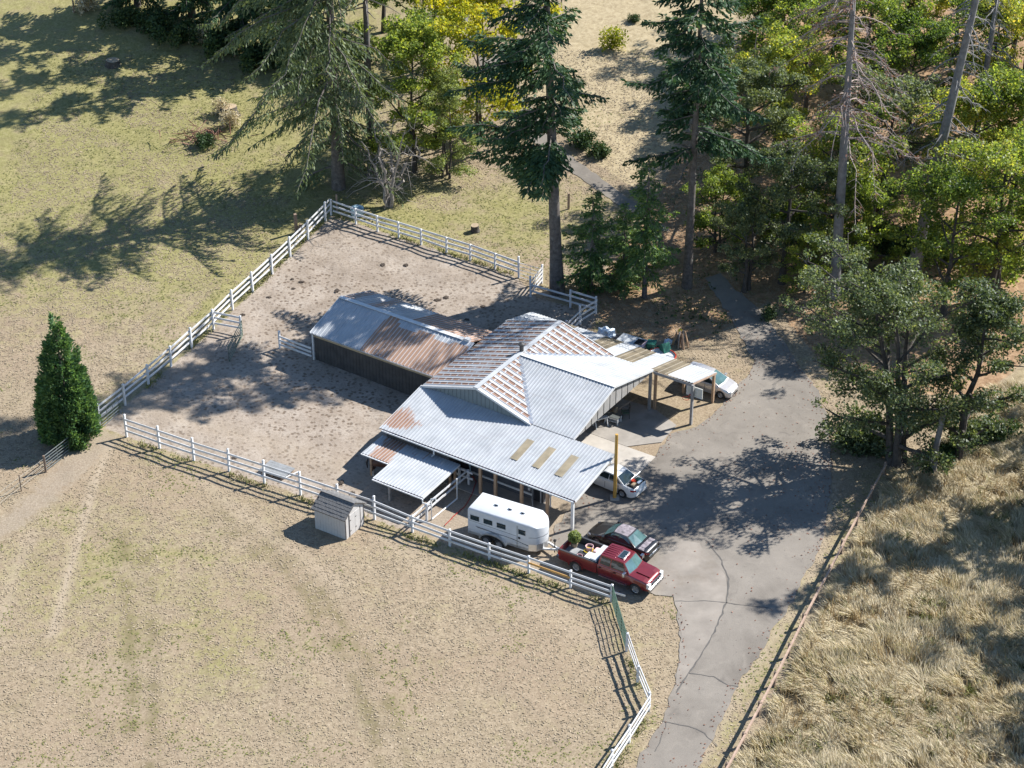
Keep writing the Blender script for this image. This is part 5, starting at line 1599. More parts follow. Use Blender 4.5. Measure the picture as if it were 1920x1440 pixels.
def broadleaf(seed, h, w, nleaf, size, base=0.3, tr=0.28, stems=1, limbs=9, clumps=5, clump_r=0.85, lop=(0, 0), up=0.4, shape=1.0, bare=0):
    r = np.random.default_rng(seed)
    T = MB()
    cl = []
    stems_ = []
    for s in range(stems):
        ang = 2 * PI * s / max(1, stems) + r.random()
        d = 0.0 if stems == 1 else 0.35
        foot = np.array([d * math.cos(ang), d * math.sin(ang), -0.3])
        head = np.array([lop[0] * 0.6 + (0.12 * w * math.cos(ang) if stems > 1 else 0), lop[1] * 0.6 + (0.12 * w * math.sin(ang) if stems > 1 else 0), h * 0.80])
        line = bend_line(foot, head, r, 7, 0.06)
        rads = [tr * (1 - 0.86 * i / 7) * (1.35 if i == 0 else 1) for i in range(8)]
        T.tube(line, rads, 8, False)
        stems_.append(np.array(line))
    for l in range(limbs * stems):
        st = stems_[l % stems]
        t = base + (1 - base) * (0.04 + 0.93 * (l // stems + r.random() * .6) / limbs)
        p = st[0] + (st[-1] - st[0]) * t
        i = min(6, int(t * 7)); p = st[i] + (st[i + 1] - st[i]) * (t * 7 - i)
        ang = l * 2.4 + r.random() * .8
        zrel = (t - base) / (1 - base)
        prof = math.sin(PI * (0.18 + 0.74 * zrel ** shape)) ** 0.8
        R_ = w / 2 * prof * (0.75 + 0.5 * r.random())
        tip = p + np.array([R_ * math.cos(ang) + lop[0] * zrel, R_ * math.sin(ang) + lop[1] * zrel, R_ * (0.35 + 0.4 * zrel) * (0.6 + .8 * r.random())])
        line = bend_line(p, tip, r, 4, 0.13)
        r0 = tr * (1 - 0.8 * t) * 0.55
        T.tube(line, [r0 * (1 - 0.8 * k / 4) + 0.012 for k in range(5)], 6, False)
        for c in range(clumps):
            u = 0.35 + 0.65 * (c + r.random()) / clumps
            k = min(3, int(u * 4)); q = line[k] + (line[k + 1] - line[k]) * (u * 4 - k)
            o = r.normal(size=3) * np.array([1, 1, .55]) * clump_r * 0.8
            cc = q + o
            T.tube([q, (q + cc) / 2 + r.normal(size=3) * .08, cc], [0.03, .02, .01], 4, False)
            if c >= bare:
                cl.append((cc, clump_r * (0.55 + 0.75 * r.random())))
    for k in range(2 * limbs):
        p = stems_[k % stems][-1] + r.normal(size=3) * np.array([w * .13, w * .13, .6])
        cl.append((p - np.array([0, 0, .5]), clump_r * (0.7 + .6 * r.random())))
    wts = np.array([c[1] ** 2 for c in cl]); wts /= wts.sum()
    pick = r.choice(len(cl), nleaf, p=wts)
    cc = np.array([c[0] for c in cl])[pick]; rr = np.array([c[1] for c in cl])[pick]
    d = r.normal(size=(nleaf, 3)); d /= np.linalg.norm(d, axis=1, keepdims=True)
    rad = rr * (r.random(nleaf) ** 0.45) * 1.15
    C = cc + d * rad[:, None] * np.array([1.0, 1.0, 0.62])
    C = C[C[:, 2] > 0.15]
    return T.mesh('trunk', True), leaf_mesh('crown', C, size, r, up)

def fir(seed, h, cb, blen, n, dens=1.0, droop=0.35, tr=0.42, spray=0.55, top=0.12, bare=0, gap=0.0, lean=(0, 0), oneside=None, wid=0.30, twig_drop=0.5, fan=1.0, skew=1.08, minz=0.0):
    """conifer: straight tapered trunk, drooping boughs carrying flat sprays. Above the frame the crown goes on."""
    r = np.random.default_rng(seed)
    T = MB()
    k = 10
    T.tube([(lean[0] * (i / k), lean[1] * (i / k), h * i / k - (0.4 if i == 0 else 0)) for i in range(k + 1)], [tr * (1 - 0.93 * (i / k)) * (1.25 if i == 0 else 1) for i in range(k + 1)], 10, False)
    Cs, Ds, Ls, Ws = [], [], [], []
    for b in range(n):
        t = ((b + r.random()) / n) ** skew
        z = cb + (h - cb) * t
        if gap and r.random() < gap: continue
        az = r.random() * 2 * PI
        if oneside is not None and z < cb + minz and math.cos(az - oneside) < 0.1: continue
        lf = (1 - t) ** 0.75 * (1 - top) + top
        lf *= min(1, 0.55 + 2.6 * t)
        L = blen * lf * (0.28 + 0.92 * r.random() ** 1.3)
        if oneside is not None:
            L *= 0.60 + 0.55 * (0.5 + 0.5 * math.cos(az - oneside))
        p0 = np.array([lean[0] * z / h, lean[1] * z / h, z])
        dirn = np.array([math.cos(az), math.sin(az), 0])
        up0 = 0.25 * (t - 0.3)
        line = []
        kk = 6
        for i in range(kk + 1):
            u = i / kk
            line.append(p0 + dirn * L * u + np.array([0, 0, L * (up0 * u - droop * u ** 1.7 * (1.15 - 0.7 * t) + 0.10 * u ** 4)]) + r.normal(size=3) * .03 * L * u)
        line = np.array(line)
        rb = max(0.02, tr * 0.16 * (1 - t) + 0.01)
        T.tube(list(line), [rb * (1 - .85 * i / kk) + .006 for i in range(kk + 1)], 5, False)
        if b < bare: continue
        side = np.array([-dirn[1], dirn[0], 0])
        nt_ = max(5, int(L / 0.22 * dens))
        for q in range(nt_):
            u = 0.12 + 0.88 * (q + r.random()) / nt_
            i = min(kk - 1, int(u * kk)); p = line[i] + (line[i + 1] - line[i]) * (u * kk - i)
            along = (line[min(kk, i + 1)] - line[i]); along /= np.linalg.norm(along) + 1e-9
            sg = 1 if q % 2 else -1
            tl = fan * (0.25 + 0.30 * L * (1 - u) * 0.8) * (0.7 + .6 * r.random())
            td = along * 0.55 + side * sg * 0.85 + np.array([0, 0, -twig_drop * (0.4 + 0.8 * r.random())])
            td /= np.linalg.norm(td)
            m = max(2, int(tl / 0.20))
            for e in range(m):
                c = p + td * tl * (e + 0.2 * r.random()) / m
                dd = td * 0.9 + along * 0.25 + r.normal(size=3) * .38 + np.array([0, 0, -0.25])
                Cs.append(c); Ds.append(dd); Ls.append(spray * (0.6 + .7 * r.random())); Ws.append(wid * (0.6 + .8 * r.random()))
    me = spray_mesh('crown', np.array(Cs), np.array(Ds), np.array(Ls), np.array(Ws), r)
    return T.mesh('trunk', True), me

def snag(seed, h, cb, blen, n, tr=0.40, lean=(0, 0), leaf=0):
    r = np.random.default_rng(seed)
    T, Bm = MB(), MB()
    k = 10
    T.tube([(lean[0] * (i / k) ** 1.1, lean[1] * (i / k), h * i / k - (0.4 if i == 0 else 0)) for i in range(k + 1)], [tr * (1 - 0.75 * (i / k)) * (1.2 if i == 0 else 1) for i in range(k + 1)], 10, False)
    C = []
    for b in range(n):
        t = (b + r.random()) / n
        z = cb + (h - cb) * t
        az = r.random() * 2 * PI
        L = blen * (1 - 0.55 * t) * (0.35 + 0.8 * r.random())
        d = np.array([math.cos(az), math.sin(az), 0])
        p0 = np.array([lean[0] * (z / h) ** 1.1, lean[1] * z / h, z])
        line = [p0 + d * L * u + np.array([0, 0, L * (0.10 * u - 0.62 * u ** 1.8)]) + r.normal(size=3) * .05 * L * u for u in np.linspace(0, 1, 6)]
        Bm.tube(line, [0.05 * (1 - .8 * i / 5) + .008 for i in range(6)], 5, False)
        side = np.array([-d[1], d[0], 0])
        for q in range(int(L * 3.2)):
            u = 0.2 + .8 * r.random()
            i = min(4, int(u * 5)); p = line[i] + (line[i + 1] - line[i]) * (u * 5 - i)
            tl = 0.3 + 0.9 * r.random() * (1.1 - u * .6)
            td = d * .5 + side * r.choice([-1, 1]) * .8 + np.array([0, 0, -.5 + .3 * r.normal()])
            mid = p + td * tl * .5 + r.normal(size=3) * .06
            Bm.tube([p, mid, p + td * tl + np.array([0, 0, -.12 * tl])], [.02, .014, .006], 3, False)
            if leaf and r.random() < leaf:
                for _ in range(5): C.append(p + td * tl * r.random() + r.normal(size=3) * .12)
    return T.mesh('trunk', True), Bm.mesh('branches', True), (leaf_mesh('dead_leaves', np.array(C), .18, r) if C else None)

def place_tree(name, label, cat, pix, meshes, mats, s=1.0, rz=None, group=None, sz=None, xy=None):
    if xy is None:
        p = at(*pix)
    else:
        p = np.array([xy[0], xy[1], float(hgt(xy[1]))])
    t = thing(name, label, cat, (p[0], p[1], p[2] - 0.05), random.random() * 6.28 if rz is None else rz, group)
    t.scale = (s, s, s if sz is None else sz)
    for me, mt, nm in zip(meshes, mats, ('trunk', 'crown', 'dead_leaves')):
        if me is None: continue
        nm = me.name.split('.')[0]
        if not len(me.materials): me.materials.append(M[mt])
        o = bpy.data.objects.new(nm, me); COL.objects.link(o); o.parent = t
        if me.materials[0] != M[mt]:
            o.material_slots[0].link = 'OBJECT'; o.material_slots[0].material = M[mt]
    return t

FIRM = ('bark_fir', 'leaf_fir'); FIRP = ('bark_fir', 'leaf_fir_pale'); MAP = ('bark_oak', 'leaf_maple'); OAK = ('bark_oak', 'leaf_oak'); YEL = ('bark_oak', 'leaf_yellow')

# conifers
f_wide = fir(11, 37, 2.0, 12.5, 160, 2.2, droop=0.62, tr=0.50, spray=0.42, wid=.13, twig_drop=0.9, oneside=R(195), skew=0.85)
f_tall = fir(12, 38, 8.4, 7.8, 125, 3.8, droop=0.26, tr=0.50, spray=0.42, wid=.17, gap=0.0, lean=(-1.7, 0), oneside=R(190), fan=1.35, minz=4.5)
f_slim = fir(13, 33, 14.5, 4.4, 70, 2.2, droop=0.40, tr=0.36, spray=0.40, wid=.12, gap=0.1, bare=6)
f_mid = fir(14, 33, 11.0, 7.0, 88, 4.0, droop=0.26, tr=0.36, spray=0.42, wid=.17, bare=3, fan=1.25)
f_young = fir(15, 10, 0.6, 3.6, 90, 3.6, droop=0.28, tr=0.20, spray=0.34, wid=.16, fan=1.2)
f_bushy = fir(16, 14, 3.0, 4.4, 85, 3.4, droop=0.28, tr=0.24, spray=0.36, wid=.16, fan=1.2)
f_edge = fir(17, 25, 1.2, 6.0, 105, 2.6, droop=0.30, tr=0.38, spray=0.5, wid=.24, fan=1.2)
place_tree('fir_tree', 'wide old fir with long hanging grey-green boughs beside the top corner of the white fence', 'tree', (635, 352), f_wide, FIRP, 1.0, 0.0)
place_tree('fir_tree', 'slim fir with a long bare dark trunk right of the wide drooping fir', 'tree', (698, 332), f_slim, FIRP, 1.0, 0.4)
place_tree('fir_tree', 'tall dark blue-green fir with bare lower trunk right behind the white fence', 'tree', (1045, 548), f_tall, FIRM, 1.0, 0.3)
place_tree('fir_tree', 'tall fir with straight bare trunk at the sunlit edge of the wood', 'tree', (1288, 538), f_mid, FIRM, 1.0, 2.0)
FIRY = ('bark_fir', 'leaf_fir_young')
M['leaf_fir_young'] = leaf_mat('young_fir_needles', [(0.0, (0.04, 0.09, 0.035)), (0.45, (0.12, 0.20, 0.07)), (1.0, (0.28, 0.34, 0.12))], 0.42)
place_tree('fir_tree', 'bushy half-grown fir with a short bare trunk between the two tall firs', 'tree', (1208, 557), f_bushy, FIRY, 0.82, 1.0)
place_tree('fir_tree', 'young fir clothed to the ground by the driveway behind the barn', 'tree', (1108, 545), f_young, FIRY, 0.86, 0.5)
place_tree('fir_tree', 'low young fir leaning out beside the bushy half-grown fir', 'tree', (1168, 540), f_young, FIRY, 0.72, 2.5)
# cone-shaped evergreen
def cone_tree(seed, h, rad, n):
    r = np.random.default_rng(seed)
    T = MB().tube([(0, 0, -.3), (0, 0, h * .95)], [.22, .02], 8, False)
    def prof(t): return rad * np.minimum(1.0, (0.78 + 1.7 * t)) * np.maximum(0, 1 - t ** 1.5) ** 0.9 + 0.08
    k = 330
    zc = (1 - np.sqrt(r.random(k))) * h
    ac = r.random(k) * 2 * PI
    rc = prof(zc / h) * (0.74 + 0.38 * r.random(k) + 0.05 * r.normal(size=k))
    cr = (0.20 + 0.26 * r.random(k)) * (1.1 - 0.55 * zc / h)
    cc = np.stack([rc * np.cos(ac), rc * np.sin(ac), zc + 0.25], 1)
    pick = r.choice(k, n, p=cr ** 2 / (cr ** 2).sum())
    d = r.normal(size=(n, 3)); d /= np.linalg.norm(d, axis=1, keepdims=True)
    C = cc[pick] + d * (cr[pick] * r.random(n) ** .5)[:, None] * np.array([1, 1, 1.5])
    C = C[C[:, 2] > .05]; m = len(C)
    # a thin inner fill so the crown is not hollow
    zi = (1 - np.sqrt(r.random(m // 4))) * h; ai = r.random(m // 4) * 6.28; ri = prof(zi / h) * .72
    C = np.concatenate([C, np.stack([ri * np.cos(ai), ri * np.sin(ai), zi + .2], 1)]); m = len(C)
    o = C * np.array([1, 1, 0]); o /= np.linalg.norm(o, axis=1, keepdims=True) + 1e-6
    D = o * 0.8 + np.array([0, 0, 0.75]) + r.normal(size=(m, 3)) * .4
    for q in range(26):
        a, zz = r.random() * 6.28, h * (.05 + .8 * r.random())
        T.tube([(0, 0, zz), (rad * .7 * (1 - zz / h) * math.cos(a), rad * .7 * (1 - zz / h) * math.sin(a), zz + .4)], [.05, .02], 4, False)
    return T.mesh('trunk', True), spray_mesh('crown', C, D, .30 * (.6 + .7 * r.random(m)), .11 * (.6 + .8 * r.random(m)), r)
place_tree('cone_evergreen', 'dense dark green cone-shaped evergreen standing at the left gate', 'tree', (132, 822), cone_tree(5, 9.5, 1.72, 27000), ('bark_oak', 'leaf_cedar'), 1.0, 0.0)

# dead and bare trees
sn1 = snag(31, 30, 13.0, 6.4, 110, 0.44, (-0.75, 0), 0.35)
p = place_tree('dead_fir', 'tall dead fir with straight grey trunk and reddish bare twigs above the oak', 'tree', (1563, 558), sn1, ('bark_dead', 'dead_twig', 'dead_leaf'), 1.0, 0.0)
sn2 = snag(32, 31, 9.0, 4.2, 80, 0.50, (3.2, 0), 0.0)
place_tree('dead_fir', 'leaning dead fir with many pale hanging twigs in the right-hand wood', 'tree', (1712, 510), sn2, ('bark_dead', 'bark_dead', 'dead_leaf'), 1.0, 0.0)
sn3 = snag(33, 24, 7.0, 3.4, 50, 0.32, (0.6, 0), 0.0)
place_tree('dead_fir', 'slender dead fir beyond the leaning one with bare pale branches', 'tree', (1822, 305), sn3, ('bark_dead', 'bark_dead', 'dead_leaf'), 1.0, 0.0)
def bare_tree(seed):
    r = np.random.default_rng(seed)
    T, Bm = MB(), MB()
    for s in range(6):
        a = s * 1.05 + r.random() * .5
        L = 6.0 + 2.6 * r.random()
        sp = 0.26 + .12 * r.random()
        line = [np.array([.10 * math.cos(a), .10 * math.sin(a), -.2])]
        for i in range(1, 9):
            u = i / 8
            line.append(np.array([math.cos(a) * sp * L * u ** 1.2 + .10 * math.cos(a), math.sin(a) * sp * L * u ** 1.2, L * u * (1 - .06 * u)]) + r.normal(size=3) * .12)
        T.tube(line, [.17 * (1 - .85 * i / 8) + .012 for i in range(9)], 7, False)
        for q in range(9):
            i = 2 + int(r.random() * 6); p = line[i]
            d = r.normal(size=3) * np.array([1, 1, .4]); d /= np.linalg.norm(d)
            l = .8 + 1.8 * r.random()
            c = [p + d * l * u + np.array([0, 0, l * (.5 * u - .7 * u * u)]) + r.normal(size=3) * .05 for u in np.linspace(0, 1, 5)]
            Bm.tube(c, [.045, .035, .026, .018, .008], 4, False)
            for w_ in range(3):
                e = c[2 + w_ % 3]
                dd = d * .6 + r.normal(size=3) * .7
                Bm.tube([e, e + dd * .3, e + dd * .6 + np.array([0, 0, .08])], [.016, .012, .006], 3, False)
    for q in range(3):
        a = PI + r.normal() * .5
        c = [np.array([math.cos(a) * 3.8 * u, math.sin(a) * 3.0 * u, 2.3 + 1.2 * u - 2.4 * u * u]) + r.normal(size=3) * .1 for u in np.linspace(0, 1, 7)]
        Bm.tube(c, [.06, .05, .045, .04, .03, .02, .01], 5, False)
    return T.mesh('trunk', True), Bm.mesh('branches', True)
place_tree('bare_tree', 'bare multi-stemmed tree with pale bark above the top paddock fence', 'tree', (731, 386), bare_tree(3), ('bark_white', 'bark_white'), 0.95, 0.0)

# broadleaf stock
mp = [broadleaf(41, 14, 9.2, 13500, .225, base=.22, tr=.24, limbs=15, clumps=6, clump_r=.70),
      broadleaf(42, 13, 8.4, 12500, .23, base=.18, tr=.22, limbs=14, clumps=6, clump_r=.70, lop=(.8, .3)),
      broadleaf(43, 16, 9.5, 14500, .23, base=.25, tr=.28, stems=2, limbs=10, clumps=6, clump_r=.70),
      broadleaf(44, 10, 7.8, 12000, .225, base=.12, tr=.18, stems=2, limbs=8, clumps=6, clump_r=.66)]
ok = [broadleaf(51, 14, 9.0, 17000, .20, base=.25, tr=.30, limbs=15, clumps=7, clump_r=.58),
      broadleaf(52, 12, 8.0, 13500, .20, base=.2, tr=.26, stems=2, limbs=9, clumps=7, clump_r=.56)]
oak_big = broadleaf(53, 16.6, 10.6, 33000, .20, base=.12, tr=.31, stems=3, limbs=14, clumps=7, clump_r=.66, lop=(-2.4, 2.0))
oak_side = broadleaf(54, 15.2, 6.4, 19000, .20, base=.08, tr=.32, stems=1, limbs=20, clumps=7, clump_r=.58, lop=(1.5, .6))
pale_ = broadleaf(55, 11, 5.0, 15000, .16, base=.06, tr=.10, stems=3, limbs=7, clumps=6, clump_r=.5)
yel = broadleaf(56, 13, 9.0, 12500, .26, base=.04, tr=.14, stems=2, limbs=10, clumps=6, clump_r=.72)
grn = broadleaf(57, 15, 8.8, 16500, .25, base=.05, tr=.20, stems=1, limbs=20, clumps=6, clump_r=.66)

place_tree('oak_tree', 'big spreading grey-green oak with several trunks overhanging the driveway', 'tree', (1682, 872), oak_big, OAK, 1.0, 0.0)
place_tree('oak_tree', 'tall narrow oak right of the big spreading oak, at the edge of the dry grass', 'tree', (1793, 868), oak_side, OAK, 1.0, 0.0)
place_tree('oak_tree', 'dark oak with whitish trunk foot at the bend of the driveway', 'tree', (1466, 530), ok[0], OAK, 0.95, 1.0)
place_tree('oak_tree', 'grey-green oak right behind the tall fir at the sunny edge of the wood', 'tree', (1395, 385), ok[0], OAK, 1.05, 3.3)
place_tree('oak_tree', 'grey-green oak behind the bare trunk of the straight dead fir', 'tree', (1640, 405), ok[1], OAK, 1.2, 2.1)
place_tree('oak_tree', 'small oak at the foot of the tall fir by the driveway bend', 'tree', (1400, 545), ok[1], OAK, 0.72, 0.4)
place_tree('maple_tree', 'leafy green maple right of the slim bare fir trunk', 'tree', (778, 322), grn, ('bark_oak', 'leaf_lime'), 1.0, 0.6)
place_tree('maple_tree', 'bright yellow-leaved maple beside the upper driveway', 'tree', (898, 262), yel, YEL, 1.2, 0.6)
place_tree('small_pale_tree', 'light green feathery small tree left of the tall dark fir', 'tree', (838, 332), pale_, ('bark_oak', 'leaf_pale'), 1.0, 0.6)
wood = [((1560, 470), 1, 1.0, 'green maple with yellow tips left of the straight dead fir', 'leaf_maple'), ((1768, 590), 0, 1.0, 'dense green maple above the narrow oak', 'leaf_maple'), ((1862, 560), 2, 1.0, 'tall green maple in the shade of the right-hand wood', 'leaf_maple'),
        ((1925, 570), 1, .95, 'dark green maple at the lower right corner of the wood', 'leaf_maple'), ((1800, 430), 1, 1.05, 'sunlit maple right of the leaning dead fir', 'leaf_maple'), ((1890, 420), 0, 1.1, 'green maple with orange patches near the right edge of the wood', 'leaf_maple'),
        ((1610, 250), 2, 1.0, 'green maple high on the slope behind the straight dead fir', 'leaf_maple'), ((1700, 290), 0, 1.0, 'leafy maple between the two tall dead firs', 'leaf_maple'),
        ((1850, 240), 1, 1.1, 'pale green maple behind the slender dead fir', 'leaf_maple'),
        ((1915, 280), 2, 1.0, 'tall maple cut by the right edge of the photo', 'leaf_maple'), ((1450, 300), 1, 1.0, 'green maple behind the grey-green oak at the wood edge', 'leaf_maple'),
        ((1510, 215), 0, .95, 'maple with yellow sprays at the top of the wood', 'leaf_maple'), ((1430, 165), 3, 1.1, 'bright bushy maple at the top of the clearing', 'leaf_maple'),
        ((1560, 110), 1, 1.0, 'far maple at the top edge above the wood', 'leaf_maple'), ((1680, 110), 3, 1.2, 'far bushy maple at the top edge between the dead firs', 'leaf_maple'),
        ((1790, 105), 0, 1.0, 'far maple at the top right of the wood', 'leaf_maple'), ((1890, 110), 2, .9, 'far maple in the top right corner', 'leaf_maple'),
        ((1345, 470), 3, .75, 'small yellow-flecked maple in the shade beside the tall fir trunk', 'leaf_maple'), ((1612, 500), 3, .85, 'young maple at the foot of the straight dead fir', 'leaf_maple'), ((1510, 545), 3, .6, 'maple sapling beside the whitish oak trunk', 'leaf_maple'),
        ((1475, 60), 2, .9, 'tall maple at the top edge right of the sunny slope', 'leaf_maple'),
        ((720, 60), 0, 1.0, 'maple in the dark wood above the slim fir', 'leaf_maple'), ((800, 130), 3, 1.0, 'bushy maple at the upper drive behind the leafy green maple', 'leaf_maple')]
for i, (px, v, s, lab, mt) in enumerate(wood):
    place_tree('maple_tree', lab, 'tree', px, mp[v], ('bark_oak', mt), s, (i * 1.7) % 6.28, 'broadleaf trees of the wood')
# dark firs along the upper edge of the meadow
for px, s, lab in [((545, 105), .85, 'dark fir at the head of the meadow behind the wide drooping fir'), ((455, 62), .8, 'dark fir left of the one at the meadow head'),
                   ((360, 30), .75, 'dark fir over the shrubs at the top of the meadow'), ((258, 10), .7, 'dark fir farthest left in the row at the top edge')]:
    place_tree('fir_tree', lab, 'tree', px, f_edge, FIRM, s * 1.15, None, 'firs along the top of the meadow')
# trees just outside the picture whose shadows fall into it
for i, (x, y, me, mt, s, lab) in enumerate([(39.0, 110.5, f_edge, FIRM, .92, 'dark fir standing just past the right edge of the photo'), (44, 106, mp[0], MAP, 1.0, 'round maple standing past the right edge, its shade on the dry grass'),
                                  (47, 121, mp[1], MAP, 1.0, 'leaning maple past the right edge, behind the narrow oak'), (39.5, 99, ok[0], OAK, .95, 'dark oak standing past the right edge, shading the dry grass'), (46, 99, mp[2], MAP, .95, 'two-stemmed tall maple past the right edge'),
                                  (38.5, 91, ok[1], OAK, .95, 'two-stemmed oak past the lower right corner of the photo'),
                                  (-2, 222, f_edge, FIRM, 1.0, 'tall fir beyond the top edge, above the upper drive'),
                                  (-10, 216, f_edge, FIRM, .9, 'fir beyond the top edge, above the wide drooping fir'), (-20, 212, f_edge, FIRM, .8, 'fir beyond the top edge, above the meadow head'),
                                  (36, 224, mp[2], MAP, 1.2, 'tall maple beyond the top edge of the wood'), (46, 218, mp[2], MAP, 1.2, 'tall maple beyond the top right corner')]):
    place_tree(mt is FIRM and 'fir_tree' or (mt is OAK and 'oak_tree' or 'maple_tree'), lab, 'tree', None, me, mt, s, i * 1.3, 'trees beyond the frame', xy=(x, y))

# broken trunk and shrubs
tag(MB().tube([(0, 0, -.2), (.05, 0, 2.5), (.30, .05, 5.4)], [.27, .2, .17], 10).build('broken_trunk', 'bark_dead', None, True), 'grey broken-off trunk without branches between the two oaks', 'dead trunk').location = at(1747, 892)
def shrub(seed, n, rx, ry, rz_, size, spiky=False):
    r = np.random.default_rng(seed)
    k = 14
    cc = r.normal(size=(k, 3)) * np.array([rx, ry, 0]) * .45 + np.array([0, 0, rz_ * .45])
    pick = r.integers(0, k, n)
    d = r.normal(size=(n, 3)); d /= np.linalg.norm(d, axis=1, keepdims=True)
    C = cc[pick] + d * (r.random(n) ** .4)[:, None] * np.array([rx * .45, ry * .45, rz_ * .55])
    C = C[C[:, 2] > 0.02]
    st = MB()
    for i in range(7):
        st.tube([(0, 0, -.1), tuple(cc[i] * .6), tuple(cc[i])], [.03, .02, .008], 4, False)
    return st.mesh('stems'), leaf_mesh('foliage', C, size, r, .4)
sh1, sh2, sh3 = shrub(61, 2600, 1.8, 1.5, 1.9, .26), shrub(62, 1600, 1.2, 1.0, 1.4, .22), shrub(63, 900, .9, .7, 1.8, .2)
for px, sh, mt, s, lab in [((1092, 272), sh2, 'leaf_shrub', 1.0, 'dark tufty shrub beside the bend of the upper driveway'), ((1122, 292), sh2, 'leaf_shrub', .8, 'brown-green shrub right of the tufty shrub by the upper driveway'),
                           ((1145, 92), sh3, 'leaf_yellow', 1.2, 'thin yellow-green bush on the sunny slope right of the tall fir'), ((1188, 40), sh2, 'leaf_shrub', .5, 'tiny dark bush on the sunny slope'),
                           ((385, 275), sh2, 'leaf_shrub', .8, 'green shrub growing out of the brush pile'), ((240, 48), sh1, 'leaf_shrub', .9, 'dark shrub at the top edge above the meadow, by the dry weeds'),
                           ((300, 62), sh1, 'leaf_shrub', 1.1, 'dark bramble mound at the top of the meadow'), ((352, 75), sh1, 'leaf_shrub', 1.0, 'low bramble left of the post under the dark firs'),
                           ((410, 95), sh1, 'leaf_shrub', 1.2, 'broad bramble under the dark firs'), ((480, 120), sh1, 'leaf_shrub', 1.1, 'shrub in the deep shade behind the wide fir'),
                           ((560, 150), sh1, 'leaf_shrub', 1.2, 'shrub seen through the boughs of the wide fir'), ((655, 108), sh1, 'leaf_shrub', 1.1, 'dark shrub between the wide fir and the slim fir'),
                           ((430, 238), sh3, 'grass_tall', .9, 'golden dry weed clump right of the stump'), ((415, 215), sh3, 'grass_tall', .9, 'golden dry weed clump left of the stump'),
                           ((372, 82), sh3, 'grass_tall', 1.0, 'tall dry weeds by the post under the firs'), ((160, 22), sh3, 'grass_tall', 1.2, 'tall dry weeds in the top left corner'),
                           ((1440, 600), sh3, 'leaf_shrub', .7, 'small shrub at the foot of the dark oak'), ((1770, 870), sh1, 'leaf_shrub', .8, 'low shrub between the two oak trunks'),
                           ((1640, 830), sh1, 'leaf_oak', 1.1, 'leafy oak suckers beside the big trunk at the drive'), ((1600, 845), sh1, 'leaf_oak', .9, 'small oak bush at the right edge of the driveway'),
                           ((1850, 830), sh1, 'leaf_shrub', .9, 'scrubby bush right of the narrow oak'), ((1480, 420), sh1, 'leaf_maple', 1.1, 'yellow-green undergrowth bush in the middle of the wood'),
                           ((1660, 470), sh1, 'leaf_shrub', 1.2, 'shady bush under the leaning dead fir'), ((1760, 480), sh1, 'leaf_maple', 1.2, 'green bush in the dip of the wood'),
                           ((1880, 500), sh1, 'leaf_maple', 1.2, 'green bush at the right edge of the wood'), ((1420, 420), sh1, 'leaf_maple', 1.1, 'yellow bush in the shade left of the wood middle')]:
    p = at(*px)
    t = thing('shrub', lab, 'shrub', p, random.random() * 6, 'shrubs and brambles')
    t.scale = (s, s, s)
    for me, mm in zip(sh, ('bark_oak', mt)):
        if not len(me.materials): me.materials.append(M[mm])
        o = bpy.data.objects.new(me.name.split('.')[0], me); COL.objects.link(o); o.parent = t
        if me.materials[0] != M[mm]:
            o.material_slots[0].link = 'OBJECT'; o.material_slots[0].material = M[mm]
def stump(label, px, r, h):
    m = MB().lathe([(r * 1.35, -.1), (r * 1.05, h * .3), (r, h)], 'Z', (0, 0, 0), 12)
    o = m.build('tree_stump', 'bark_oak', None, True)
    MB().lathe([(r, h), (0, h + .01)], 'Z', (0, 0, 0), 12).build('cut_face', 'stump_top', o)
    o.location = at(*px)
    o.rotation_euler = (random.uniform(-.1, .1), random.uniform(-.1, .1), 0)
    tag(o, label, 'stump')
stump('cut tree stump on the grass above the top paddock fence', (891, 433), .32, .55)
stump('large old stump in dry weeds at the edge of the wide fir', (430, 216), .75, .8)
stump('low stump among the shade patches at the top of the meadow', (212, 122), .6, .5)
r = np.random.default_rng(77)
bpm = MB()
for k in range(70):
    c = r.normal(size=3) * np.array([1.3, .8, .22]) + np.array([0, 0, .4])
    d = r.normal(size=3) * np.array([1, 1, .35]); d /= np.linalg.norm(d)
    bpm.tube([c - d * .6, c + r.normal(size=3) * .08, c + d * .7], [.045, .035, .012], 4)
o = bpm.build('brush_pile', 'dead_leaf'); o.location = at(378, 262)
tag(o, 'reddish brown pile of cut branches on the meadow near the stump', 'brush pile')

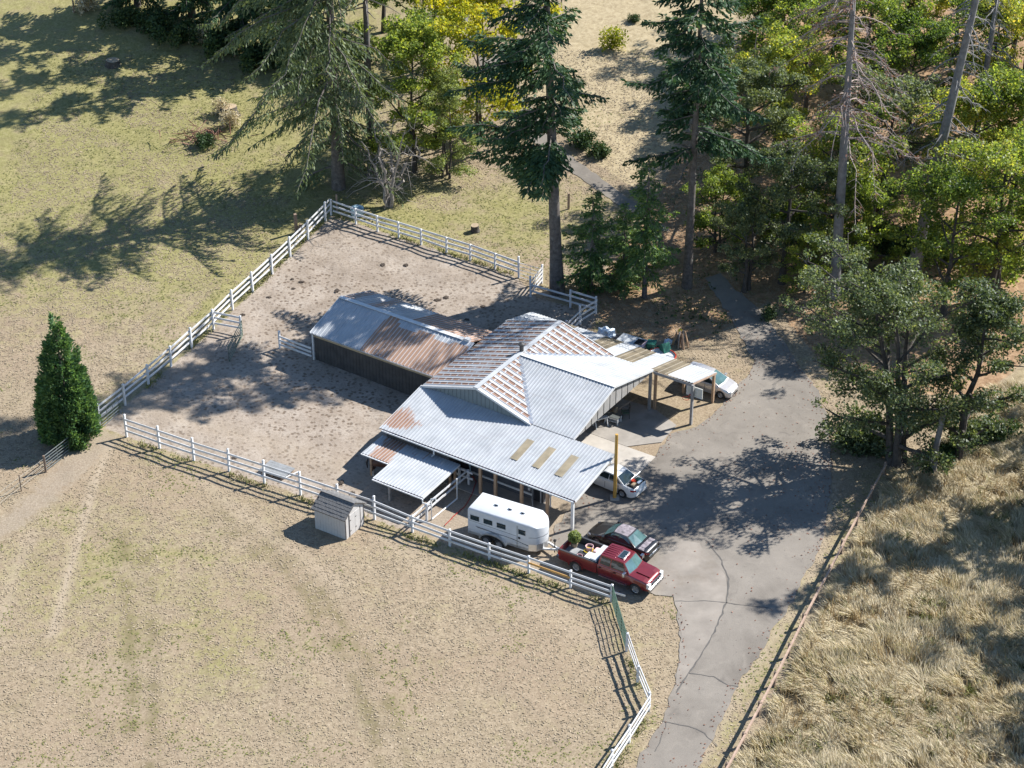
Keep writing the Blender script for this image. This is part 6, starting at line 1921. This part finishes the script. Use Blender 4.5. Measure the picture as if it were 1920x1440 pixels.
# ------------------------------------------------------------------ horse under the small lean-to (skin figure)
def skin_mesh(name, pts, edges, rads, mat, parent, sub=2):
    me = bpy.data.meshes.new(name)
    me.from_pydata([tuple(map(float, p)) for p in pts], edges, [])
    o = bpy.data.objects.new(name, me)
    COL.objects.link(o)
    md = o.modifiers.new('skin', 'SKIN'); md.use_smooth_shade = True
    for v, rr in zip(me.skin_vertices[0].data, rads):
        v.radius = (rr, rr) if not isinstance(rr, tuple) else rr
    me.skin_vertices[0].data[0].use_root = True
    sb = o.modifiers.new('subd', 'SUBSURF'); sb.levels = sub; sb.render_levels = sub
    me.materials.append(M[mat])
    if parent: o.parent = parent
    return o
hp_ = uvw(1.05, -6.35)
horse = thing('horse', 'brown horse with white stockings standing in the shade under the small lean-to roof', 'horse', hp_, BANG + R(25))
pts = [(-.55, 0, 1.05), (-.78, 0, 1.12), (0, 0, 1.02), (.45, 0, 1.08), (.75, 0, 1.16), (.98, 0, 1.12), (1.10, 0, 1.06), (1.30, 0, .80), (1.38, 0, .66),
       (-.62, .17, .85), (-.55, .17, .62), (-.72, .17, .46), (-.68, .17, .12), (-.64, .17, .03), (-.62, -.17, .85), (-.50, -.17, .62), (-.66, -.17, .46), (-.62, -.17, .12), (-.58, -.17, .03),
       (.48, .16, .80), (.50, .16, .50), (.48, .16, .12), (.53, .16, .03), (.48, -.16, .80), (.46, -.16, .50), (.44, -.16, .12), (.49, -.16, .03)]
ed = [(0, 1), (0, 2), (2, 3), (3, 4), (4, 5), (5, 6), (6, 7), (7, 8), (0, 9), (9, 10), (10, 11), (11, 12), (12, 13), (0, 14), (14, 15), (15, 16), (16, 17), (17, 18), (3, 19), (19, 20), (20, 21), (21, 22), (3, 23), (23, 24), (24, 25), (25, 26)]
rd = [.29, .22, .29, .28, .20, .13, .12, .085, .07, .17, .10, .06, .045, .06, .17, .10, .06, .045, .06, .12, .065, .045, .06, .12, .065, .045, .06]
skin_mesh('body', pts, ed, rd, 'horse_coat', horse)
for (x, y) in ((-.69, .17), (-.63, -.17), (.485, .16), (.445, -.16)):
    MB().tube([(x + .03, y, .0), (x + .02, y, .10), (x, y, .34)], [.075, .058, .056], 10).build('stocking', 'horse_white', horse, True)
MB().tube([(-.95, 0, 1.15), (-1.03, 0, .85), (-1.0, 0, .45)], [.05, .07, .03], 7).build('tail', 'horse_mane', horse, True)
MB().tube([(.45, 0, 1.34), (.72, 0, 1.35), (1.0, 0, 1.25)], [.03, .05, .04], 6).build('mane', 'horse_mane', horse, True)
for s_ in (-1, 1):
    MB().tube([(1.08, s_ * .06, 1.13), (1.10, s_ * .075, 1.28)], [.035, .008], 6).build('ear', 'horse_coat', horse, True)
    MB().lathe([(0, -.015), (.018, -.01), (.018, .01), (0, .015)], 'Y', (1.20, s_ * .095, .95), 8).build('eye', 'well', horse, True)
MB().tube([(1.19, 0, 1.06), (1.33, 0, .88)], [.03, .025], 6).build('blaze', 'horse_white', horse, True)

# ------------------------------------------------------------------ yard things
def put(o, u, v, z=None, rz=0.0):
    p = uvw(u, v)
    o.location = (p[0], p[1], float(hgt(p[1])) if z is None else z)
    o.rotation_euler = (0, 0, BANG + rz)
    return o
t = put(thing('basketball_hoop', 'basketball backboard with red rim mounted on the corner post of the rear lean-to', 'basketball hoop'), 15.20, 10.46, -0.25)
MB().box(-.62, .62, .0, .05, 2.42, 3.2).build('backboard', 'backboard', t)
for (x0, x1, z0, z1) in ((-.62, .62, 3.13, 3.2), (-.62, .62, 2.42, 2.48), (-.62, -.56, 2.485, 3.125), (.56, .62, 2.485, 3.125), (-.24, .24, 2.98, 3.02), (-.24, -.20, 2.66, 2.975), (.20, .24, 2.66, 2.975), (-.24, .24, 2.61, 2.655)):
    MB().box(x0, x1, -.008, -.001, z0, z1).build('board_line', 'white_trim', t)
MB().tube([(-.30 + .23 * math.cos(a), -.62 + .23 * math.sin(a), 2.52) for a in np.linspace(0, 2 * PI, 17)], .02, 6).build('rim', 'hoop_red', t, True)
MB().beam((-.30, -.40, 2.52), (-.30, .0, 2.52), .1, .03).build('bracket', 'hoop_red', t)

t = put(thing('side_table', 'white painted low table with shelf on the shady patio', 'table'), 10.55, 7.55, .046, R(5))
MB().box(-.5, .5, -.32, .32, .50, .54).build('tabletop', 'gate_grey', t)
MB().box(-.46, .46, -.28, .28, .16, .19).build('shelf', 'white_trim', t)
for x in (-.46, .46):
    for y in (-.28, .28):
        MB().box(x - .035, x + .035, y - .035, y + .035, 0, .50).build('leg', 'white_trim', t)
for y in (-.3, .3):
    MB().box(-.42, .42, y - .015, y + .015, .40, .495).build('apron', 'white_trim', t)
t = put(thing('bench', 'white sawhorse bench partly hidden behind the batten gable on the patio', 'bench'), 10.1, 6.6, .046, R(60))
MB().box(-.55, .55, -.14, .14, .62, .68).build('top_board', 'white_trim', t)
for x in (-.45, .45):
    for y in (-1, 1):
        MB().beam((x, y * .06, .62), (x, y * .26, 0), .06, .06).build('leg', 'white_trim', t)
t = put(thing('garden_chair', 'dark metal chair standing beside the white table on the patio', 'chair'), 10.95, 8.5, .046, R(-50))
MB().box(-.25, .25, -.25, .25, .42, .46).build('seat', 'gate_green', t)
bk = MB()
for k in range(5): bk.tube([(-.22 + .11 * k, .25, .46), (-.22 + .11 * k, .32, .98)], .014, 5)
bk.tube([(-.25, .32, .98), (.25, .32, .98)], .02, 6)
bk.build('backrest', 'black_paint', t)
for x in (-.23, .23):
    for y in (-.23, .23):
        MB().tube([(x, y, .42), (x * 1.1, y * 1.1, 0)], .02, 6).build('leg', 'black_paint', t)
    MB().tube([(x * 1.1, -.22, .44), (x * 1.15, -.22, .66), (x * 1.1, .26, .68)], .018, 6).build('armrest', 'black_paint', t)
o = put(MB().tube([(0, 0, 0), (.1, .05, .3), (.15, .1, .45)], [.22, .18, .05], 8).build('cloth_bundle', 'stump_top', None, True), 10.0, 8.6, .046)
tag(o, 'pale bundle of cloth on the patio behind the white table', 'bundle')

# behind the rear lean-to
def crumple(name, sx, sy, sz, mat, seed):
    bm = bmesh.new(); bmesh.ops.create_icosphere(bm, subdivisions=3, radius=1.0)
    r = np.random.default_rng(seed)
    for v in bm.verts:
        k = 1 + .22 * math.sin(v.co.x * 7 + seed) * math.sin(v.co.y * 6) + .08 * r.normal()
        v.co = Vector((v.co.x * sx * k, v.co.y * sy * k, max(-.1, v.co.z) * sz * k))
    me = bpy.data.meshes.new(name); bm.to_mesh(me); bm.free()
    return link_mesh(name, me, mat)
tag(put(crumple('tarp', .75, .55, .7, 'tarp_blue', 3), 4.35, 16.9), 'crumpled pale tarp heap behind the rear lean-to roof', 'tarp')
tag(put(crumple('tarp', .9, .5, .35, 'bed_liner', 4), 5.45, 17.0), 'flat black tarp right of the crumpled pale tarp', 'tarp')
t = put(thing('flat_trailer_lid', 'grey-white box with a dark open hatch lying behind the rear lean-to', 'box'), 6.7, 16.7, None, R(2))
o = MB().box(-1.1, 1.1, -.6, .6, 0, .62).build('body', 'box_grey', t); bevelled(o, .06)
MB().box(.25, .85, -.40, .42, .622, .634).build('hatch', 'well', t)
MB().box(.9, 1.1, -.5, .5, .625, .66).build('rim', 'pink', t)
for u, v, rz, lab in ((8.15, 16.9, .3, 'green plastic bin behind the rear lean-to, next to the grey box'), (8.65, 17.3, 1.2, 'second green bin, tipped, right of the first one behind the rear lean-to')):
    t = put(thing('plastic_bin', lab, 'bin'), u, v, None, rz)
    t.rotation_euler = (.0 if rz < 1 else 1.1, 0, BANG + rz)
    if rz > 1: t.location.z += .3
    MB().add([(-.24, -.26, 0), (.24, -.26, 0), (.24, .26, 0), (-.24, .26, 0), (-.3, -.33, .8), (.3, -.33, .8), (.3, .33, .8), (-.3, .33, .8)], [(0, 3, 2, 1), (4, 5, 6, 7), (0, 1, 5, 4), (1, 2, 6, 5), (2, 3, 7, 6), (3, 0, 4, 7)]).build('body', 'bin_green', t)
    MB().box(-.33, .33, -.36, .36, .802, .86).build('lid', 'bin_green', t)
t = put(thing('round_tub', 'low round tub with pink rim at the far edge of the rear lean-to', 'tub'), 9.35, 16.4)
t.scale = (1.25, 1, 1)
MB().lathe([(.0, 0), (.75, 0), (.85, .5), (.78, .5), (.7, .42), (0, .42)], 'Z', (0, 0, 0), 28).build('basin', 'white_trim', t, True)
MB().tube([(.82 * math.cos(a), .82 * math.sin(a), .5) for a in np.linspace(0, 2 * PI, 29)], .05, 6).build('rim', 'hoop_red', t, True)
t = put(thing('wood_stack', 'upright bundle of split firewood and boards in the shade behind the barn', 'firewood'), 9.45, 18.9)
r = np.random.default_rng(9)
for k in range(26):
    a = r.random() * 6.28; q = .5 * math.sqrt(r.random())
    m = MB().beam((q * 1.5 * math.cos(a), q * 1.2 * math.sin(a), 0), (q * .7 * math.cos(a), q * .7 * math.sin(a), .7 + .6 * r.random()), .10, .07)
    m.build('split_log', ['post_wood', 'stump_top', 'tan_rail', 'bark_dead'][k % 4], t)
tag(put(crumple('blue_bag', .32, .3, .35, 'tarp_blue', 8), 8.6, 18.6), 'small pale blue bag left of the firewood bundle', 'bag')
tag(put(crumple('yellow_bag', .16, .14, .2, 'bright_yellow', 9), 9.35, 18.95, float(hgt(uvw(9.35, 18.95)[1])) + 1.1), 'small yellow bag on top of the firewood bundle', 'bag')
# boards on the ground behind the front fence
t = thing('plank_platform', 'low grey wooden platform lying in the paddock behind the front fence', 'platform', at(520, 885), R(-30))
for k in range(6):
    MB().box(-1.0, 1.0, -.66 + k * .22, -.66 + k * .22 + .21, .22, .26).build('plank', 'plank_mat', t)
for x in (-.8, 0, .8):
    MB().box(x - .06, x + .06, -.64, .64, 0, .22).build('runner', 'old_wood', t)
p_ = MB().tube([(-.6, 0, .06), (.6, 0, .06)], .05, 8).build('white_pipe', 'white_trim', None, True)
p_.location = at(546, 892); p_.rotation_euler = (0, 0, R(40)); tag(p_, 'short white pipe lying beside the grey platform', 'pipe')
t = thing('water_trough', 'pale blue water tank outside the top corner of the paddock fence', 'trough', at(670, 402), R(-33))
MB().lathe([(0, 0), (.5, 0), (.55, .6), (.5, .6), (.46, .5), (0, .5)], 'Z', (0, 0, 0), 20).build('tank', 'trough_blue', t, True)
# a painted board stub past the gate post
o = MB().beam((0, 0, .25), (.65, -.35, .25), .04, .14).build('loose_rail', 'fence'); o.location = at(1152, 1117); tag(o, 'loose white rail end lying beyond the last post of the front fence', 'rail')
# muck in the paddock
mk = [(717, 497, 'uppermost in the paddock, below the far fence'), (761, 497, 'right of the uppermost one, below the far fence'), (565, 529, 'the middle one of a trio near the meadow fence'), (548, 524, 'the left one of a trio near the meadow fence'),
      (550, 542, 'the lowest of a trio near the meadow fence'), (504, 558, 'alone by the meadow fence'), (455, 591, 'just above the short fence stub'), (632, 545, 'above the left end of the stable roof'), (820, 563, 'in the shade behind the stable ridge'),
      (836, 558, 'beside another in the shade behind the stable ridge'), (875, 600, 'by the rear eave of the stable'), (905, 575, 'behind the barn, nearest the barn roof corner'), (440, 858, 'against the front fence, left of the grey platform'), (640, 905, 'in the shadow of the small lean-to'), (660, 925, 'behind the shed in the shadow of the small lean-to')]
for i, (px, py, lab) in enumerate(mk):
    o = crumple('muck_heap', random.uniform(.16, .32), random.uniform(.12, .26), random.uniform(.05, .10), 'manure', 20 + i)
    o.location = at(px, py); o.rotation_euler.z = random.random() * 6
    tag(o, 'dark muck heap ' + lab, 'muck', 'muck heaps in the paddock')
# potted bush at the tail of the pickup bed
t = thing('potted_bush', 'leafy yellow-green bush standing in the tail corner of the pickup bed', 'plant', pk.location)
t.matrix_world = Matrix.Translation(pk.location) @ Matrix.Rotation(pk.rotation_euler.z, 4, 'Z') @ Matrix.Translation((-3.02, .38, bedz))
MB().lathe([(0, 0), (.18, 0), (.24, .3), (.2, .3), (0, .25)], 'Z', (0, 0, 0), 14).build('pot', 'stump_top', t, True)
r = np.random.default_rng(5)
d = r.normal(size=(900, 3)); d /= np.linalg.norm(d, axis=1, keepdims=True)
C = d * (r.random(900) ** .4)[:, None] * np.array([.42, .42, .40]) + np.array([0, 0, .72])
o = link_mesh('foliage', leaf_mesh('foliage', C, .16, r), 'leaf_pale', t)

# ------------------------------------------------------------------ grass
def blades(name, P, h, lean, width, r, mat, seg=2, heading=None):
    """bent blades standing on P (n,3); lean (n,2) horizontal throw of the tip"""
    n = len(P)
    ang = r.random(n) * 2 * PI
    sd = np.stack([np.cos(ang), np.sin(ang), np.zeros(n)], 1) * (width / 2)[:, None]
    tip = np.stack([lean[:, 0], lean[:, 1], h], 1)
    mid = np.stack([lean[:, 0] * .38, lean[:, 1] * .38, h * .72], 1)
    V = np.empty((n, 5, 3))
    V[:, 0] = P - sd; V[:, 1] = P + sd
    V[:, 2] = P + mid + sd * .8; V[:, 3] = P + mid - sd * .8
    V[:, 4] = P + tip
    base = (np.arange(n) * 5)[:, None]
    F = np.concatenate([base + np.array([[0, 1, 2]]), base + np.array([[0, 2, 3]]), base + np.array([[3, 2, 4]])], 0)
    me = np_mesh(name, V.reshape(-1, 3), F)
    return link_mesh(name, me, mat)

r = np.random.default_rng(99)
def scatter(n, x0, x1, y0, y1, keep):
    X, Y = r.uniform(x0, x1, n), r.uniform(y0, y1, n)
    k = keep(X, Y)
    return X[k], Y[k]
# tall dry grass on the right: tussocks of lodged stems
tx, ty_ = scatter(60000, 8, 46, 80, 124, lambda X, Y: inside(Z_TALL, X, Y) & (vnoise(X, Y, 1.1, 31) + .8 * vnoise(X, Y, .5, 32) > .70))
nb = 13
bx = np.repeat(tx, nb) + r.normal(size=len(tx) * nb) * .13
by = np.repeat(ty_, nb) + r.normal(size=len(tx) * nb) * .13
flow = (vnoise(tx, ty_, 6.0, 8) - .5) * 1.6 + R(118) + (vnoise(tx, ty_, 1.0, 9) - .5) * 2.6
lay = vnoise(tx, ty_, 1.5, 10)
hh = .22 + .42 * (1 - lay) + .15 * r.random(len(tx))
ll = .35 + .75 * lay
fl = np.repeat(flow, nb) + r.normal(size=len(bx)) * .34
h_ = np.repeat(hh, nb) * (.6 + .6 * r.random(len(bx)))
l_ = np.repeat(ll, nb) * (.5 + .8 * r.random(len(bx)))
o = blades('tall_grass', np.stack([bx, by, hgt(by) + lumps(bx, by) - .02], 1), h_, np.stack([np.cos(fl) * l_, np.sin(fl) * l_], 1), .035 + .035 * r.random(len(bx)), r, 'grass_tall')
tag(o, 'tall dry lodged grass right of the brown rail fence', 'grass', kind='stuff')
# stray taller stalks and green weeds among it
sx, sy = scatter(9000, 8, 46, 80, 124, lambda X, Y: inside(Z_TALL, X, Y) & (vnoise(X, Y, 2.2, 41) > .45))
sx, sy = np.repeat(sx, 4) + r.normal(size=len(sx) * 4) * .12, np.repeat(sy, 4) + r.normal(size=len(sy) * 4) * .12
n = len(sx)
o = blades('seed_stalks', np.stack([sx, sy, hgt(sy)], 1), .55 + .5 * r.random(n), r.normal(size=(n, 2)) * .22, .03 + .02 * r.random(n), r, 'grass_stalk')
tag(o, 'brown seed stalks standing up out of the lodged dry grass', 'grass', kind='stuff')
sx, sy = scatter(2600, 8, 46, 80, 124, lambda X, Y: inside(Z_TALL, X, Y) & (vnoise(X, Y, 3.1, 43) > .66))
sx, sy = np.repeat(sx, 14) + r.normal(size=len(sx) * 14) * .2, np.repeat(sy, 14) + r.normal(size=len(sy) * 14) * .2
n = len(sx)
o = blades('green_weeds', np.stack([sx, sy, hgt(sy)], 1), .35 + .4 * r.random(n), r.normal(size=(n, 2)) * .3, .05 + .03 * r.random(n), r, 'grass_green')
tag(o, 'green weeds coming through the tall dry grass', 'grass', kind='stuff')
# short tufts on the mown ground
def lawn_ok(X, Y):
    k = ~(inside(Z_PADDOCK, X, Y) | inside(Z_ASPHALT, X, Y) | inside(Z_UPPER, X, Y) | inside(Z_TALL, X, Y) | inside(Z_YARD, X, Y) | inside(Z_GRAVEL, X, Y))
    du, dv = (X - BO[0]) * BU[0] + (Y - BO[1]) * BU[1], (X - BO[0]) * BV[0] + (Y - BO[1]) * BV[1]
    return k & ~((du > -12) & (du < 16) & (dv > -10) & (dv < 14.5)) & ~((du > 0.9) & (du < 3.6) & (dv > -13.7) & (dv < -11.4))
for nm, cnt, mt, thr, lab in (('dry_turf', 120000, 'grass_dry', 0, 'short straw-coloured tufts of the mown pasture'), ('green_turf', 70000, 'grass_green', 1, 'short green tufts along fences and in the shade')):
    X, Y = scatter(cnt, -42, 30, 84, 175, lawn_ok)
    g = vnoise(X, Y, 3.2, 12) + .5 * vnoise(X, Y, 0.9, 13)
    near = np.exp(-(np.minimum(np.minimum(seg_dist(L_LEFTFENCE, X, Y), seg_dist(L_FRONTFENCE, X, Y)), seg_dist(L_STRIP, X, Y)) / 1.6) ** 2)
    gg = inside(Z_GREEN1, X, Y) * .35 + near * .28 + np.exp(-(((X - 0) / 9) ** 2 + ((Y - 148) / 7) ** 2)) * .5 + np.where(Y > 128, .12, 0)
    if thr: k = (g + gg) > 0.98
    else: k = (g + gg * .8) < 1.05
    X, Y = X[k], Y[k]
    X, Y = np.repeat(X, 2) + r.normal(size=len(X) * 2) * .10, np.repeat(Y, 2) + r.normal(size=len(Y) * 2) * .10
    C = np.stack([X, Y, hgt(Y) + lumps(X, Y) + .008 + .012 * r.random(len(X))], 1)
    o = link_mesh(nm, leaf_mesh(nm, C, .15, r, 4.0, .45), mt)
    tag(o, lab, 'grass', kind='stuff')
# weeds left standing along the foot of the fences
ws = []
for L_ in (L_FRONTFENCE, L_LEFTFENCE, P2(bp)):
    for a_, b_ in zip(L_[:-1], L_[1:]):
        k_ = int(np.hypot(*(b_ - a_)) * 42)
        t_ = r.random(k_)[:, None]
        ws.append(a_ + (b_ - a_) * t_ + r.normal(size=(k_, 2)) * .16)
ws = np.vstack(ws)
ws = ws[vnoise(ws[:, 0], ws[:, 1], 1.3, 51) > .48]
n = len(ws)
o = blades('fence_weeds', np.stack([ws[:, 0], ws[:, 1], hgt(ws[:, 1]) + lumps(ws[:, 0], ws[:, 1]) - .01], 1), .10 + .26 * r.random(n) ** 2, r.normal(size=(n, 2)) * .14, .05 + .03 * r.random(n), r, 'grass_green')
tag(o, 'weeds left standing along the foot of the white fences', 'weeds', kind='stuff')
# fallen leaves on the drive
X, Y = scatter(26000, 2, 30, 84, 135, lambda X, Y: inside(Z_ASPHALT, X, Y))
e_ = seg_dist(np.vstack([Z_ASPHALT, Z_ASPHALT[:1]]), X, Y)
od = np.hypot(X - 22, Y - 114)
k_ = r.random(len(X)) < (.55 * np.exp(-(e_ / .5) ** 2) + .35 * np.exp(-(od / 6.5) ** 2) + .015)
X, Y = X[k_], Y[k_]
o = link_mesh('fallen_leaves', leaf_mesh('fallen_leaves', np.stack([X, Y, hgt(Y) + .045], 1), .11, r, 2.5, .7), 'dead_leaf')
tag(o, 'dry fallen leaves strewn along the driveway edges and under the big oak', 'leaf litter', kind='stuff')
# leaf litter and undergrowth of the wood
X, Y = scatter(9000, 8, 60, 118, 215, lambda X, Y: inside(Z_FOREST, X, Y) & ~inside(Z_ASPHALT, X, Y) & (vnoise(X, Y, 3.0, 21) > .52))
k = 5
C = np.stack([np.repeat(X, k), np.repeat(Y, k), np.repeat(hgt(Y), k)], 1) + np.abs(r.normal(size=(len(X) * k, 3))) * np.array([.3, .3, .32])
o = link_mesh('undergrowth', leaf_mesh('undergrowth', C, .24, r, .6), 'leaf_shrub')
tag(o, 'low leafy undergrowth on the floor of the wood', 'undergrowth', kind='stuff')
